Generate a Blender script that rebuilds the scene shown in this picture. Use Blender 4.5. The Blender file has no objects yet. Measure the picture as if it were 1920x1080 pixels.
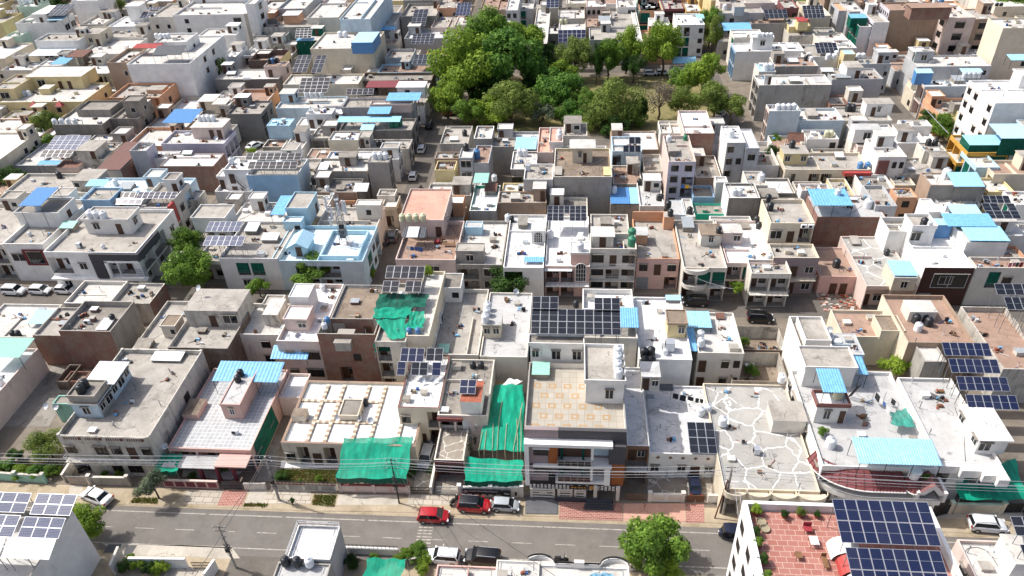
import bpy, math, random
from mathutils import Vector, Matrix
R = math.radians
random.seed(11)
S = bpy.context.scene
COL = S.collection
# ---------------------------------------------------------------- camera, sky, sun
FPX, TH, YW, RO, HC = 1402.0, .6265, -.0963, -.0436, 76.0
cs, sn = math.cos, math.sin
FW = Vector((sn(YW)*cs(TH), cs(YW)*cs(TH), -sn(TH)))
_r = Vector((cs(YW), -sn(YW), 0)); _u = _r.cross(FW)
RT = cs(RO)*_r + sn(RO)*_u; UP = -sn(RO)*_r + cs(RO)*_u
cam = bpy.data.cameras.new('camera'); co = bpy.data.objects.new('camera', cam); COL.objects.link(co)
cam.sensor_width = 36; cam.lens = FPX/1920*36; cam.clip_end = 3000; cam.clip_start = .5
co.matrix_world = Matrix(((RT.x, UP.x, -FW.x, 0), (RT.y, UP.y, -FW.y, 0), (RT.z, UP.z, -FW.z, HC), (0, 0, 0, 1)))
S.camera = co
S.render.resolution_x, S.render.resolution_y = 1024, 576
SUN_EL, SUN_AZ = R(52), R(-74)
W = bpy.data.worlds.new('World'); S.world = W; W.use_nodes = True
nt = W.node_tree; sky = nt.nodes.new('ShaderNodeTexSky'); sky.sky_type = 'NISHITA'; sky.sun_disc = False
sky.sun_elevation = SUN_EL; sky.sun_rotation = SUN_AZ; sky.dust_density = 4.0; sky.air_density = .8; sky.ozone_density = .4
nt.links.new(sky.outputs[0], nt.nodes['Background'].inputs[0]); nt.nodes['Background'].inputs[1].default_value = .14
sl = bpy.data.lights.new('sun', 'SUN'); sl.energy = 3.6; sl.angle = R(.5); sl.color = (1, .98, .945)
so = bpy.data.objects.new('sun', sl); COL.objects.link(so)
sd = Vector((sn(SUN_AZ)*cs(SUN_EL), cs(SUN_AZ)*cs(SUN_EL), sn(SUN_EL)))
so.rotation_euler = sd.to_track_quat('Z', 'Y').to_euler(); so.location = sd*200
S.view_settings.view_transform = 'Standard'; S.view_settings.look = 'None'
S.view_settings.exposure = .38; S.view_settings.gamma = 1

# a survey of the place: pixel (in named tiles of the photo) + known height -> point in metres
TILE = {}
for _k, _y in zip('abcd', (780, 500, 250, 0)):
    for _i, _x in enumerate((0, 480, 940, 1420)): TILE[_k+str(_i+1)] = (_x, _y, 3.6)
for _i, _x in enumerate((0, 300, 600, 900, 1200, 1480)): TILE['e%d' % (_i+1)] = (_x, 0, 6.0)
TILE['f1'] = (1600, 100, 6.0); TILE['f2'] = (1340, 100, 6.0); TILE['p'] = (0, 0, 1.0)
def at(k, x, y, z=0.0):
    o = TILE[k]; px = o[0]+x/o[2]; py = o[1]+y/o[2]
    d = FW*FPX + RT*(px-960) - UP*(py-540)
    t = (z-HC)/d.z
    return Vector((d.x*t, d.y*t, z))
def pix(v):
    w = Vector(v)-Vector((0, 0, HC)); zc = w.dot(FW)
    return 960+FPX*w.dot(RT)/zc, 540-FPX*w.dot(UP)/zc
def solve(fn, lo, hi, target):
    for _ in range(40):
        m = (lo+hi)/2
        if fn(m) < target: lo = m
        else: hi = m
    return (lo+hi)/2
def rect(k, r, z, zb=None):
    """footprint X0,X1,Y0,Y1 of a level rectangle at height z (back edge at zb)"""
    if k is None: return r
    xl, yf, xr, yb = r; o = TILE[k]
    a = at(k, xl, yf, z)
    X1 = solve(lambda X: pix((X, a.y, z))[0], a.x-1, a.x+90, o[0]+xr/o[2])
    xm = (a.x+X1)/2; zb = z if zb is None else zb
    Y1 = solve(lambda Y: -pix((xm, Y, zb))[1], a.y+.3, a.y+140, -(o[1]+yb/o[2]))
    return a.x, X1, a.y, Y1

# ---------------------------------------------------------------- materials
MATS = {}
def lin(c):
    if isinstance(c, str):
        v = [int(c[i:i+2], 16)/255 for i in (0, 2, 4)]
        return tuple(((q+.055)/1.055)**2.4 if q > .04 else q/12.92 for q in v)
    return c
def newmat(name):
    m = bpy.data.materials.new(name); m.use_nodes = True
    n = m.node_tree.nodes; b = n['Principled BSDF']; return m, n, m.node_tree.links, b
def mixc(n, l, fac, a, b):
    x = n.new('ShaderNodeMix'); x.data_type = 'RGBA'; x.clamp_factor = True
    for s, v in ((0, fac), (6, a), (7, b)):
        if hasattr(v, 'links'): l.new(v, x.inputs[s])
        else: x.inputs[s].default_value = (v if s == 0 else (*v[:3], 1))
    return x.outputs[2]
def noise(n, l, vec, scale, detail=4, rough=.6, sc=(1, 1, 1), off=0):
    mp = n.new('ShaderNodeMapping'); mp.inputs['Scale'].default_value = sc
    mp.inputs['Location'].default_value = (off, off*1.7, off*.6)
    l.new(vec, mp.inputs[0]); t = n.new('ShaderNodeTexNoise')
    t.inputs['Scale'].default_value = scale; t.inputs['Detail'].default_value = detail; t.inputs['Roughness'].default_value = rough
    l.new(mp.outputs[0], t.inputs['Vector']); return t.outputs[0]
def ramp(n, l, v, a, b, lo=0.0, hi=1.0):
    r = n.new('ShaderNodeMapRange'); l.new(v, r.inputs[0])
    for i, q in zip((1, 2, 3, 4), (a, b, lo, hi)): r.inputs[i].default_value = q
    return r.outputs[0]
def plain(name, col, rough=.6, metal=0, var=.0, spec=.5):
    if name in MATS: return MATS[name]
    m, n, l, b = newmat(name); c = lin(col)
    b.inputs['Base Color'].default_value = (*c, 1)
    if var:
        g = n.new('ShaderNodeNewGeometry'); t = noise(n, l, g.outputs['Position'], 2.2, 5)
        l.new(mixc(n, l, ramp(n, l, t, .3, .7), tuple(q*(1-var) for q in c), tuple(min(1, q*(1+var*.6)) for q in c)), b.inputs['Base Color'])
    b.inputs['Roughness'].default_value = rough; b.inputs['Metallic'].default_value = metal
    b.inputs['Specular IOR Level'].default_value = spec
    MATS[name] = m; return m
def plaster(name, col, stain=.3, dirt='3a342d', rough=.85):
    """painted plaster: uneven coat, rain streaks and mould of their own shape"""
    if name in MATS: return MATS[name]
    m, n, l, b = newmat(name); c = lin(col); g = n.new('ShaderNodeNewGeometry'); P = g.outputs['Position']
    oi = n.new('ShaderNodeObjectInfo')
    base = mixc(n, l, ramp(n, l, noise(n, l, P, .5, 5), .3, .7), tuple(q*.84 for q in c), tuple(min(.95, q*1.07) for q in c))
    base = mixc(n, l, ramp(n, l, oi.outputs['Random'], 0, 1, 0, .22), base, lin('b9aa98'))
    s1 = ramp(n, l, noise(n, l, P, 1.0, 8, .72, (.75, .75, .11)), .64-.2*stain, .90-.2*stain, 0, .2+.5*stain)
    base = mixc(n, l, s1, base, lin(dirt))
    fm = n.new('ShaderNodeMath'); fm.operation = 'MULTIPLY'; l.new(ramp(n, l, noise(n, l, P, 1.0, 8, .75, (2.6, 2.6, .16), 13), .5, .7, 0, .35+.5*stain), fm.inputs[0]); l.new(ramp(n, l, noise(n, l, P, .3, 4, .6, (1, 1, 1), 19), .56-.1*stain, .7-.1*stain), fm.inputs[1])
    base = mixc(n, l, fm.outputs[0], base, lin('2c2925'))
    s2 = ramp(n, l, noise(n, l, P, .55, 7, .7, (1, 1, 1), 31), .68-.16*stain, .82-.16*stain, 0, .2+.6*stain)
    base = mixc(n, l, s2, base, tuple(q*.8 for q in lin('6c645a')))
    l.new(base, b.inputs['Base Color']); b.inputs['Roughness'].default_value = rough; b.inputs['Specular IOR Level'].default_value = .25
    bp = n.new('ShaderNodeBump'); bp.inputs['Strength'].default_value = .25; bp.inputs['Distance'].default_value = .03
    l.new(noise(n, l, P, 5, 6, .7), bp.inputs['Height']); l.new(bp.outputs[0], b.inputs['Normal'])
    MATS[name] = m; return m
def joints(n, l, Q, base, c1):
    pk = n.new('ShaderNodeTexBrick'); pk.offset = .37; pk.inputs['Scale'].default_value = 1; pk.inputs['Brick Width'].default_value = 4.3; pk.inputs['Row Height'].default_value = 3.1; pk.inputs['Mortar Size'].default_value = .02; pk.inputs['Bias'].default_value = 0
    l.new(Q, pk.inputs['Vector']); pk.inputs[1].default_value = (.2, .2, .2, 1); pk.inputs[2].default_value = (.8, .8, .8, 1); pk.inputs[3].default_value = (0, 0, 0, 1)
    base = mixc(n, l, ramp(n, l, pk.outputs[0], .75, .0, 0, .3), base, tuple(q*.55 for q in lin(c1)))
    hv = n.new('ShaderNodeTexVoronoi'); hv.feature = 'DISTANCE_TO_EDGE'; hv.inputs['Scale'].default_value = .45
    hw = n.new('ShaderNodeVectorMath'); hw.operation = 'ADD'; l.new(Q, hw.inputs[0]); hn = n.new('ShaderNodeTexNoise'); hn.inputs['Scale'].default_value = 1.3; hn.inputs['Detail'].default_value = 4; l.new(Q, hn.inputs['Vector']); l.new(hn.outputs['Color'], hw.inputs[1]); l.new(hw.outputs[0], hv.inputs['Vector'])
    hm = n.new('ShaderNodeMath'); hm.operation = 'MULTIPLY'; l.new(ramp(n, l, hv.outputs[0], .006, .022, .8, 0), hm.inputs[0]); l.new(ramp(n, l, noise(n, l, Q, .5, 3, .5, (1, 1, 1), 77), .48, .6), hm.inputs[1])
    base = mixc(n, l, hm.outputs[0], base, tuple(q*.3 for q in lin(c1)))
    return base
def floor_mat(name, c1, c2, blot='5d564c', amt=.45, crack=None, grid=None, rough=.9, vs=.3, hair=True):
    """terrace floor: patchy screed or lime wash with water marks, optional repaired cracks or tiles"""
    if name in MATS: return MATS[name]
    m, n, l, b = newmat(name); g = n.new('ShaderNodeNewGeometry'); P = g.outputs['Position']; oi = n.new('ShaderNodeObjectInfo')
    off = n.new('ShaderNodeVectorMath'); off.operation = 'ADD'; l.new(P, off.inputs[0])
    sc = n.new('ShaderNodeVectorMath'); sc.operation = 'SCALE'; sc.inputs[0].default_value = (37, 53, 0); l.new(oi.outputs['Random'], sc.inputs['Scale'])
    l.new(sc.outputs[0], off.inputs[1]); Q = off.outputs[0]
    base = mixc(n, l, ramp(n, l, noise(n, l, Q, .42, 6, .65), .32, .68), lin(c1), lin(c2))
    base = mixc(n, l, ramp(n, l, noise(n, l, Q, 3.5, 4, .7), .35, .75, 0, .35), base, tuple(q*.72 for q in lin(c1)))
    base = mixc(n, l, ramp(n, l, noise(n, l, Q, .3, 9, .75, (1, 1, 1), 9), .52, .68, 0, min(1, amt*1.25)), base, lin(blot))
    base = mixc(n, l, ramp(n, l, noise(n, l, Q, 1.3, 8, .75, (1, 1, 1), 23), .60, .72, 0, amt*.9), base, tuple(q*.55 for q in lin(c1)))
    base = mixc(n, l, ramp(n, l, noise(n, l, Q, .8, 6, .7, (1, 1, 1), 51), .6, .75, 0, .4), base, tuple(min(.85, q*1.3) for q in lin(c2)))
    if hair: base = joints(n, l, Q, base, c1)
    if crack:
        v = n.new('ShaderNodeTexVoronoi'); v.feature = 'DISTANCE_TO_EDGE'; v.inputs['Scale'].default_value = vs
        wv = n.new('ShaderNodeVectorMath'); wv.operation = 'ADD'; l.new(Q, wv.inputs[0])
        nn = n.new('ShaderNodeTexNoise'); nn.inputs['Scale'].default_value = .9; l.new(Q, nn.inputs['Vector']); l.new(nn.outputs['Color'], wv.inputs[1])
        l.new(wv.outputs[0], v.inputs['Vector'])
        cm = n.new('ShaderNodeMath'); cm.operation = 'MULTIPLY'; l.new(ramp(n, l, v.outputs[0], .012, .024, .95, 0), cm.inputs[0]); l.new(ramp(n, l, noise(n, l, Q, .35, 3), .36, .44), cm.inputs[1])
        base = mixc(n, l, cm.outputs[0], base, lin(crack))
    if grid:
        k = n.new('ShaderNodeTexBrick'); k.offset = grid.get('off', 0); k.inputs['Scale'].default_value = 1
        k.inputs['Brick Width'].default_value = grid['w']; k.inputs['Row Height'].default_value = grid['h']; k.inputs['Mortar Size'].default_value = grid['m']
        k.inputs['Mortar Smooth'].default_value = 0; k.inputs['Bias'].default_value = 0
        l.new(P, k.inputs['Vector'])
        for i, q in ((1, grid['a']), (2, grid['b']), (3, grid['c'])): k.inputs[i].default_value = (*lin(q), 1)
        base = mixc(n, l, ramp(n, l, noise(n, l, P, .8, 6, .7), .35, .75, 0, .38), k.outputs[0], tuple(q*.7 for q in lin(grid['b'])))
    l.new(base, b.inputs['Base Color']); b.inputs['Roughness'].default_value = rough; b.inputs['Specular IOR Level'].default_value = .25
    bp = n.new('ShaderNodeBump'); bp.inputs['Strength'].default_value = .2; bp.inputs['Distance'].default_value = .03
    l.new(noise(n, l, P, 4, 5, .7), bp.inputs['Height']); l.new(bp.outputs[0], b.inputs['Normal'])
    MATS[name] = m; return m
def brickmat(name, a, b_, mort, sc=1, w=.24, h=.09):
    if name in MATS: return MATS[name]
    m, n, l, b = newmat(name); g = n.new('ShaderNodeNewGeometry')
    cx = n.new('ShaderNodeSeparateXYZ'); l.new(g.outputs['Position'], cx.inputs[0])
    ad = n.new('ShaderNodeMath'); l.new(cx.outputs[0], ad.inputs[0]); l.new(cx.outputs[1], ad.inputs[1])
    cv = n.new('ShaderNodeCombineXYZ'); l.new(ad.outputs[0], cv.inputs[0]); l.new(cx.outputs[2], cv.inputs[1])
    k = n.new('ShaderNodeTexBrick'); k.inputs['Scale'].default_value = sc; k.inputs['Brick Width'].default_value = w; k.inputs['Row Height'].default_value = h
    k.inputs['Mortar Size'].default_value = .012; l.new(cv.outputs[0], k.inputs['Vector'])
    for i, q in ((1, a), (2, b_), (3, mort)): k.inputs[i].default_value = (*lin(q), 1)
    P = g.outputs['Position']
    base = mixc(n, l, ramp(n, l, noise(n, l, P, .5, 7, .7), .42, .72, 0, .8), k.outputs[0], lin('8b8174'))
    base = mixc(n, l, ramp(n, l, noise(n, l, P, 1, 6, .65, (1.5, 1.5, .15)), .55, .8, 0, .6), base, lin('3a322c'))
    l.new(base, b.inputs['Base Color']); b.inputs['Roughness'].default_value = .9
    MATS[name] = m; return m
def solarmat(name, col, line):
    m, n, l, b = newmat(name); t = n.new('ShaderNodeTexCoord')
    k = n.new('ShaderNodeTexBrick'); k.offset = 0; k.inputs['Scale'].default_value = 1; k.inputs['Brick Width'].default_value = .165; k.inputs['Row Height'].default_value = .165
    k.inputs['Mortar Size'].default_value = .007; k.inputs['Bias'].default_value = 0; l.new(t.outputs['Object'], k.inputs['Vector'])
    c = lin(col)
    for i, q in ((1, c), (2, tuple(v*1.35 for v in c)), (3, lin(line))): k.inputs[i].default_value = (*q, 1)
    oi = n.new('ShaderNodeObjectInfo'); g = n.new('ShaderNodeNewGeometry'); dm = n.new('ShaderNodeMath'); dm.operation = 'MULTIPLY'; l.new(ramp(n, l, oi.outputs['Random'], 0, 1, .0, .05), dm.inputs[0]); l.new(ramp(n, l, noise(n, l, g.outputs['Position'], 1.2, 5), .3, .7, .3, 1), dm.inputs[1]); l.new(mixc(n, l, dm.outputs[0], k.outputs[0], lin('9a948a')), b.inputs['Base Color']); b.inputs['Roughness'].default_value = .2; b.inputs['Specular IOR Level'].default_value = .45
    MATS[name] = m; return m
def leafmat(name, a, b_, c):
    m, n, l, b = newmat(name); g = n.new('ShaderNodeNewGeometry'); oi = n.new('ShaderNodeObjectInfo')
    base = mixc(n, l, g.outputs['Random Per Island'], lin(a), lin(b_))
    base = mixc(n, l, ramp(n, l, noise(n, l, g.outputs['Position'], .45, 5), .42, .62, 0, .9), base, lin(c))
    l.new(base, b.inputs['Base Color']); b.inputs['Roughness'].default_value = .6
    b.inputs['Specular IOR Level'].default_value = .2
    tr = n.new('ShaderNodeBsdfTranslucent'); l.new(base, tr.inputs[0]); ad = n.new('ShaderNodeMixShader'); ad.inputs[0].default_value = .42
    l.new(b.outputs[0], ad.inputs[1]); l.new(tr.outputs[0], ad.inputs[2]); l.new(ad.outputs[0], n['Material Output'].inputs[0])
    MATS[name] = m; return m
def netmat(name, col, alpha):
    m, n, l, b = newmat(name); g = n.new('ShaderNodeNewGeometry'); c = lin(col)
    w = noise(n, l, g.outputs['Position'], 1.2, 4, .6, (1.8, .35, 1))
    l.new(mixc(n, l, ramp(n, l, w, .3, .7), tuple(q*.6 for q in c), tuple(q*1.2 for q in c)), b.inputs['Base Color'])  # streaks put the shading of folds into the cloth colour
    b.inputs['Roughness'].default_value = .7; b.inputs['Alpha'].default_value = alpha; b.inputs['Specular IOR Level'].default_value = .2
    MATS[name] = m; return m

# wall paints: name, sRGB hex, stain
for _n, _c, _s in (('white', 'e9e8e4', .12), ('pure', 'efefec', .03), ('offw', 'dcd7cc', .45), ('old', 'c9c5bb', .85), ('cream', 'dbd0ba', .25), ('yellow', 'd8c795', .2),
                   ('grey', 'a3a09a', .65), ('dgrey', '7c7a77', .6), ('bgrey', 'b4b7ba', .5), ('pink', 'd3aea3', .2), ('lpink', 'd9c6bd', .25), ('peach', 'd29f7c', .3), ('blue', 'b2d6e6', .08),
                   ('lblue', 'bfd3de', .35), ('conc', '8f8a82', .75), ('tan', 'a58f7c', .5), ('mint', 'bcd6c4', .15), ('lilac', 'c6c3d2', .2), ('teal', '8fbcae', .4), ('navy', '2d3442', .02),
                   ('maroon', '6d2a30', .15), ('brown', '6c4a3a', .2), ('rose', '74343f', .15), ('ochre', 'c99b45', .2), ('mauve', '8d7f83', .15), ('orange', '9a5624', .05), ('skyb', '8db7d8', .2), ('char', '3c3f47', .05), ('umber', '4a2e28', .1)):
    plaster(_n, _c, _s)
floor_mat('con', '9f9990', 'bab4ab'); floor_mat('conl', 'c2beb7', 'd6d3cd', amt=.3); floor_mat('cond', '857f77', 'a09a91', amt=.55)
floor_mat('wht', 'dedddc', 'ecebe8', '8d8a84', .3); floor_mat('whtd', 'c9c8c6', 'e2e1df', '73716d', .65); floor_mat('gry', 'b3b2b0', 'c4c3c1', amt=.22)
floor_mat('dirt', '7d6f61', '9b8c7b', '4c4239', .6); floor_mat('crk', 'a3a19b', 'b3b0aa', crack='f0efec', amt=.25); floor_mat('crkd', '8e867b', 'a59c90', crack='dcd6cb', amt=.45, vs=.55)
floor_mat('pnk', 'c99b88', 'd4aa98', amt=.2); floor_mat('bluer', 'cfe4ec', 'e2eef2', '8fb0c0', .25); floor_mat('brn', '9b8171', 'b09584', amt=.35)
floor_mat('gtile', '99999a', 'a8a8a8', grid=dict(w=.62, h=.62, m=.03, a='a4a5a6', b='b5b6b6', c='dcdcda'))
floor_mat('rtile', 'b0604f', 'c07060', grid=dict(w=1.0, h=.62, m=.028, a='9c6559', b='ab7a6f', c='c4a99c', off=.5))
floor_mat('pave', '9c6a5c', 'ad7a6b', grid=dict(w=.5, h=.25, m=.03, a='94584c', b='a8766a', c='b99e92', off=.5))
floor_mat('slab', 'b0a799', 'c5bdae', grid=dict(w=1.2, h=.8, m=.035, a='aaa090', b='c0b7a8', c='6f675c', off=.4))
brickmat('brick', '8a4a36', '70392a', '8f867b'); brickmat('dbrick', '5d443a', '4a362f', '6d6259')
plain('glass', (.012, .015, .018), .08); plain('frame_w', 'd9d9d6', .5); plain('frame_b', '4a3527', .6); plain('dark', (.012, .012, .013), .7); plain('door', '5b3a2a', .6, var=.2)
plain('steel', '8d9196', .45, .6); plain('iron', '2b2a2b', .55, .4); plain('alu', 'c3c6ca', .35, .5); plain('rust', '6a4030', .8, var=.35); plain('bamboo', '9b9078', .8, var=.3)
plain('tank_w', 'dfe2e4', .45, var=.08); plain('tank_k', '23262b', .45, var=.2); plain('tank_b', '4f7fae', .5, var=.1); plain('tank_g', '2f7a5c', .5, var=.1); plain('tank_y', 'c9c9a6', .5, var=.1)
plain('sh_blue', '74b0d8', .55, var=.25); plain('sh_sky', '97cbe2', .55, var=.22); plain('sh_pale', 'a9cfe2', .5, var=.12); plain('sh_dblue', '5288bd', .5, var=.1); plain('sh_white', 'd6dadb', .55, var=.1); plain('sh_rust', '7a5648', .8, var=.4)
plain('sh_maroon', '7f3a3e', .6, var=.15); plain('sh_brown', '6d4a42', .7, var=.25); plain('sh_red', 'a8413c', .6, var=.15); plain('sh_mint', '93c4b4', .6, var=.12); plain('sh_grey', '9aa0a4', .6, var=.2); plain('sh_slate', '4b4f55', .6, var=.25)
plain('bark', '5a4a3c', .9, var=.3); plain('white_paint', 'a9a399', .8, var=.4); plain('tyre', (.015, .015, .016), .8); plain('rim', 'a9adb2', .35, .7); plain('cable', 'a5a8ac', .5); plain('cable_k', '3a3a3c', .6)
plain('lamp_red', (.35, .02, .02), .3); plain('lamp_clear', 'd9dde0', .15); plain('cloth_r', '93313a', .9); plain('cloth_b', '3d5f9a', .9); plain('cloth_w', 'd8d6d2', .9); plain('cloth_k', '26282b', .9); plain('cloth_y', 'c89a2e', .9); plain('cloth_p', 'b0607a', .9)
plain('skin', '7a5440', .6); plain('hair', (.012, .01, .009), .6); plain('gold', 'b98a3c', .4, .3); plain('terra', '8f4f3a', .8, var=.2); plain('wood', '7c5a3c', .7, var=.25); plain('sand', 'b99b76', .95, var=.2); plain('olive', '4a4330', .9)
plain('tarp_g', '16a585', .75, var=.12); plain('tarp_b', '6f9fb8', .6, var=.35); plain('rtiles', 'a15c45', .8, var=.4)
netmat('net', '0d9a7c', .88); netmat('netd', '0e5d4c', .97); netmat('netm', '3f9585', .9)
solarmat('pv_k', '14171f', '3b4150'); solarmat('pv_b', '0f1836', '3c4560'); solarmat('pv_g', '3b435c', '8f96a8'); solarmat('pv_w', 'b9c2c9', 'd5dade')
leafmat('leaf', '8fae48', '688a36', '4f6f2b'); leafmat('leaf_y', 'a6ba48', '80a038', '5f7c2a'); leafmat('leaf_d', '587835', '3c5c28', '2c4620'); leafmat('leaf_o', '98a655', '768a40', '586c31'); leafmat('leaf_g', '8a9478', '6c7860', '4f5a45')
leafmat('leaf_b', '82a648', '5b8638', '43692d'); leafmat('twig', '8d8478', '7a7165', '6c6358'); leafmat('grass', '66752f', '55642a', '8a7c4c')
def MT(x): return MATS[x] if isinstance(x, str) else x
# ---------------------------------------------------------------- mesh builder and things
BASE = {}
class M:
    def __init__(s): s.v = []; s.f = []; s.m = []; s.mats = []
    def mi(s, mat):
        mat = MT(mat)
        if mat not in s.mats: s.mats.append(mat)
        return s.mats.index(mat)
    def poly(s, pts, mat):
        i = len(s.v); s.v += [tuple(p) for p in pts]; s.f.append(tuple(range(i, i+len(pts)))); s.m.append(s.mi(mat))
    def box(s, x0, x1, y0, y1, z0, z1, mat, top=None):
        i = len(s.v); s.v += [(x, y, z) for z in (z0, z1) for y in (y0, y1) for x in (x0, x1)]; k = s.mi(mat); t = s.mi(top) if top else k
        for q, w in (((0, 2, 3, 1), k), ((4, 5, 7, 6), t), ((0, 1, 5, 4), k), ((1, 3, 7, 5), k), ((3, 2, 6, 7), k), ((2, 0, 4, 6), k)):
            s.f.append(tuple(i+a for a in q)); s.m.append(w)
    def prism(s, pts, z0, z1, mat, top=None):
        n = len(pts)
        for a in range(n):
            p, q = pts[a], pts[(a+1) % n]
            s.poly([(p[0], p[1], z0), (q[0], q[1], z0), (q[0], q[1], z1), (p[0], p[1], z1)], mat)
        s.poly([(p[0], p[1], z1) for p in pts], top or mat); s.poly([(p[0], p[1], z0) for p in reversed(pts)], mat)
    def tube(s, p, q, r, mat, n=6, r2=None):
        p = Vector(p); q = Vector(q); d = (q-p)
        if d.length < 1e-5: return
        d.normalize(); a = d.orthogonal().normalized(); b = d.cross(a); i = len(s.v); r2 = r if r2 is None else r2
        for c, rr in ((p, r), (q, r2)):
            for k in range(n):
                t = 2*math.pi*k/n; s.v.append(tuple(c+(a*cs(t)+b*sn(t))*rr))
        k0 = s.mi(mat)
        for k in range(n):
            s.f.append((i+k, i+(k+1) % n, i+n+(k+1) % n, i+n+k)); s.m.append(k0)
        s.f.append(tuple(i+k for k in reversed(range(n)))); s.m.append(k0); s.f.append(tuple(i+n+k for k in range(n))); s.m.append(k0)
    def path(s, pts, r, mat, n=5):
        for a, b in zip(pts, pts[1:]): s.tube(a, b, r, mat, n)
    def lathe(s, prof, c, mat, n=14, axis=2):
        i = len(s.v); k0 = s.mi(mat)
        for r, z in prof:
            for k in range(n):
                t = 2*math.pi*k/n; p = (r*cs(t), r*sn(t), z)
                if axis == 1: p = (r*cs(t), z, r*sn(t))
                s.v.append((c[0]+p[0], c[1]+p[1], c[2]+p[2]))
        for j in range(len(prof)-1):
            for k in range(n):
                a = i+j*n+k; b = i+j*n+(k+1) % n
                s.f.append((a, b, b+n, a+n)); s.m.append(k0)
        s.f.append(tuple(i+k for k in reversed(range(n)))); s.m.append(k0); j = i+(len(prof)-1)*n
        s.f.append(tuple(j+k for k in range(n))); s.m.append(k0)
    def mesh(s, name, off=(0, 0, 0), smooth=False):
        me = bpy.data.meshes.new(name); o = Vector(off)
        me.from_pydata([tuple(Vector(v)-o) for v in s.v], [], s.f)
        for x in s.mats: me.materials.append(x)
        me.polygons.foreach_set('material_index', s.m)
        if smooth: me.polygons.foreach_set('use_smooth', [True]*len(s.f))
        me.update(); return me
    def build(s, name, parent=None, base=None, smooth=False):
        b = BASE[parent.name] if parent else Vector(base if base is not None else s.v[0])
        o = bpy.data.objects.new(name, s.mesh(name, b, smooth)); COL.objects.link(o)
        if parent: o.parent = parent
        else: o.location = b
        BASE[o.name] = b
        return o
def tag(o, label, cat, group=None):
    o['label'] = label; o['category'] = cat
    if group: o['group'] = group
    return o
def thing(name, loc, label, cat, group=None, rz=0):
    o = bpy.data.objects.new(name, None); COL.objects.link(o); o.empty_display_size = .3
    o.location = loc; o.rotation_euler.z = rz; BASE[o.name] = Vector(loc); return tag(o, label, cat, group)
def struct(name, mb, kind='structure'):
    o = mb.build(name, None, (0, 0, 0)); o['kind'] = kind; return o
def child(name, me, parent, loc=(0, 0, 0), rot=(0, 0, 0), sc=(1, 1, 1)):
    o = bpy.data.objects.new(name, me); COL.objects.link(o); o.parent = parent; o.location = loc; o.rotation_euler = rot; o.scale = sc
    BASE[o.name] = BASE[parent.name]; return o

# ---------------------------------------------------------------- windows, doors
OPEN = {}
def win_mesh(w, h, kind, fr):
    key = (round(w, 1), round(h, 1), kind, fr)
    if key in OPEN: return OPEN[key]
    m = M(); t = .06
    if kind == 'w':
        m.box(-w/2, w/2, -.02, 0, 0, h, 'glass')
        for x0, x1, z0, z1 in ((-w/2-t, -w/2, -t, h+t), (w/2, w/2+t, -t, h+t), (-w/2, w/2, h, h+t), (-w/2, w/2, -t, 0), (-t/2, t/2, 0, h)): m.box(x0, x1, -.06, 0, z0, z1, fr)
        n = int(w/.45)
        for i in range(n):
            x = -w/2+(i+.5)*w/n; m.box(x-.012, x+.012, -.045, -.025, 0, h, 'iron')
        m.box(-w/2-.12, w/2+.12, -.34, -.003, h+t+.05, h+t+.12, 'conc')
    elif kind == 'd':
        m.box(-w/2, w/2, -.03, 0, 0, h, 'door'); m.box(-w/2+.12, w/2-.12, -.045, -.03, .15, h*.45, 'frame_b'); m.box(-w/2+.12, w/2-.12, -.045, -.03, h*.52, h-.15, 'frame_b')
        for x0, x1, z0, z1 in ((-w/2-t, -w/2, 0, h+t), (w/2, w/2+t, 0, h+t), (-w/2, w/2, h, h+t)): m.box(x0, x1, -.07, 0, z0, z1, fr)
    elif kind == 'k':
        m.box(-w/2, w/2, -.02, 0, 0, h, 'dark')
        for x0, x1, z0, z1 in ((-w/2-t, -w/2, -t, h+t), (w/2, w/2+t, -t, h+t), (-w/2, w/2, h, h+t), (-w/2, w/2, -t, 0)): m.box(x0, x1, -.05, 0, z0, z1, fr)
    elif kind == 'a':
        pts = [(-w/2, 0), (w/2, 0), (w/2, h-w/2)]+[(w/2*cs(R(a)), h-w/2+w/2*sn(R(a))) for a in range(15, 180, 15)]+[(-w/2, h-w/2)]
        m.poly([(x, -.02, z) for x, z in pts], 'glass')
        for a, b in zip(pts, pts[1:]+pts[:1]): m.tube((a[0], -.02, a[1]), (b[0], -.02, b[1]), .07, 'frame_w', 5)
        for i in (-.25, 0, .25): m.box(i*w-.03, i*w+.03, -.05, -.02, 0, h-.15-abs(i)*w*.4, 'frame_w')
        for i in (.25, .5, .75): m.box(-w/2, w/2, -.05, -.02, h*i*.9, h*i*.9+.05, 'frame_w')
    OPEN[key] = m.mesh('opening'); return OPEN[key]
FACE = {'f': 0.0, 'l': -math.pi/2, 'r': math.pi/2, 'b': math.pi}
def put_open(kind, parent, side, x, y, z, w, h, fr='frame_w'):
    b = BASE[parent.name]
    return child({'w': 'window', 'd': 'door', 'k': 'window', 'a': 'arched_window'}[kind], win_mesh(w, h, kind, fr), parent, Vector((x, y, z))-b, (0, 0, FACE[side]))
def rail_mesh(m, p, q, z, mat='steel', h=.85, n=None):
    p = Vector((*p, z)); q = Vector((*q, z)); L = (q-p).length; n = n or max(2, int(L/.8))
    for a in (h, h*.55): m.tube(p+Vector((0, 0, a)), q+Vector((0, 0, a)), .03, mat, 4)
    for i in range(n+1):
        c = p.lerp(q, i/n); m.tube(c, c+Vector((0, 0, h)), .025, mat, 4)

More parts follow.
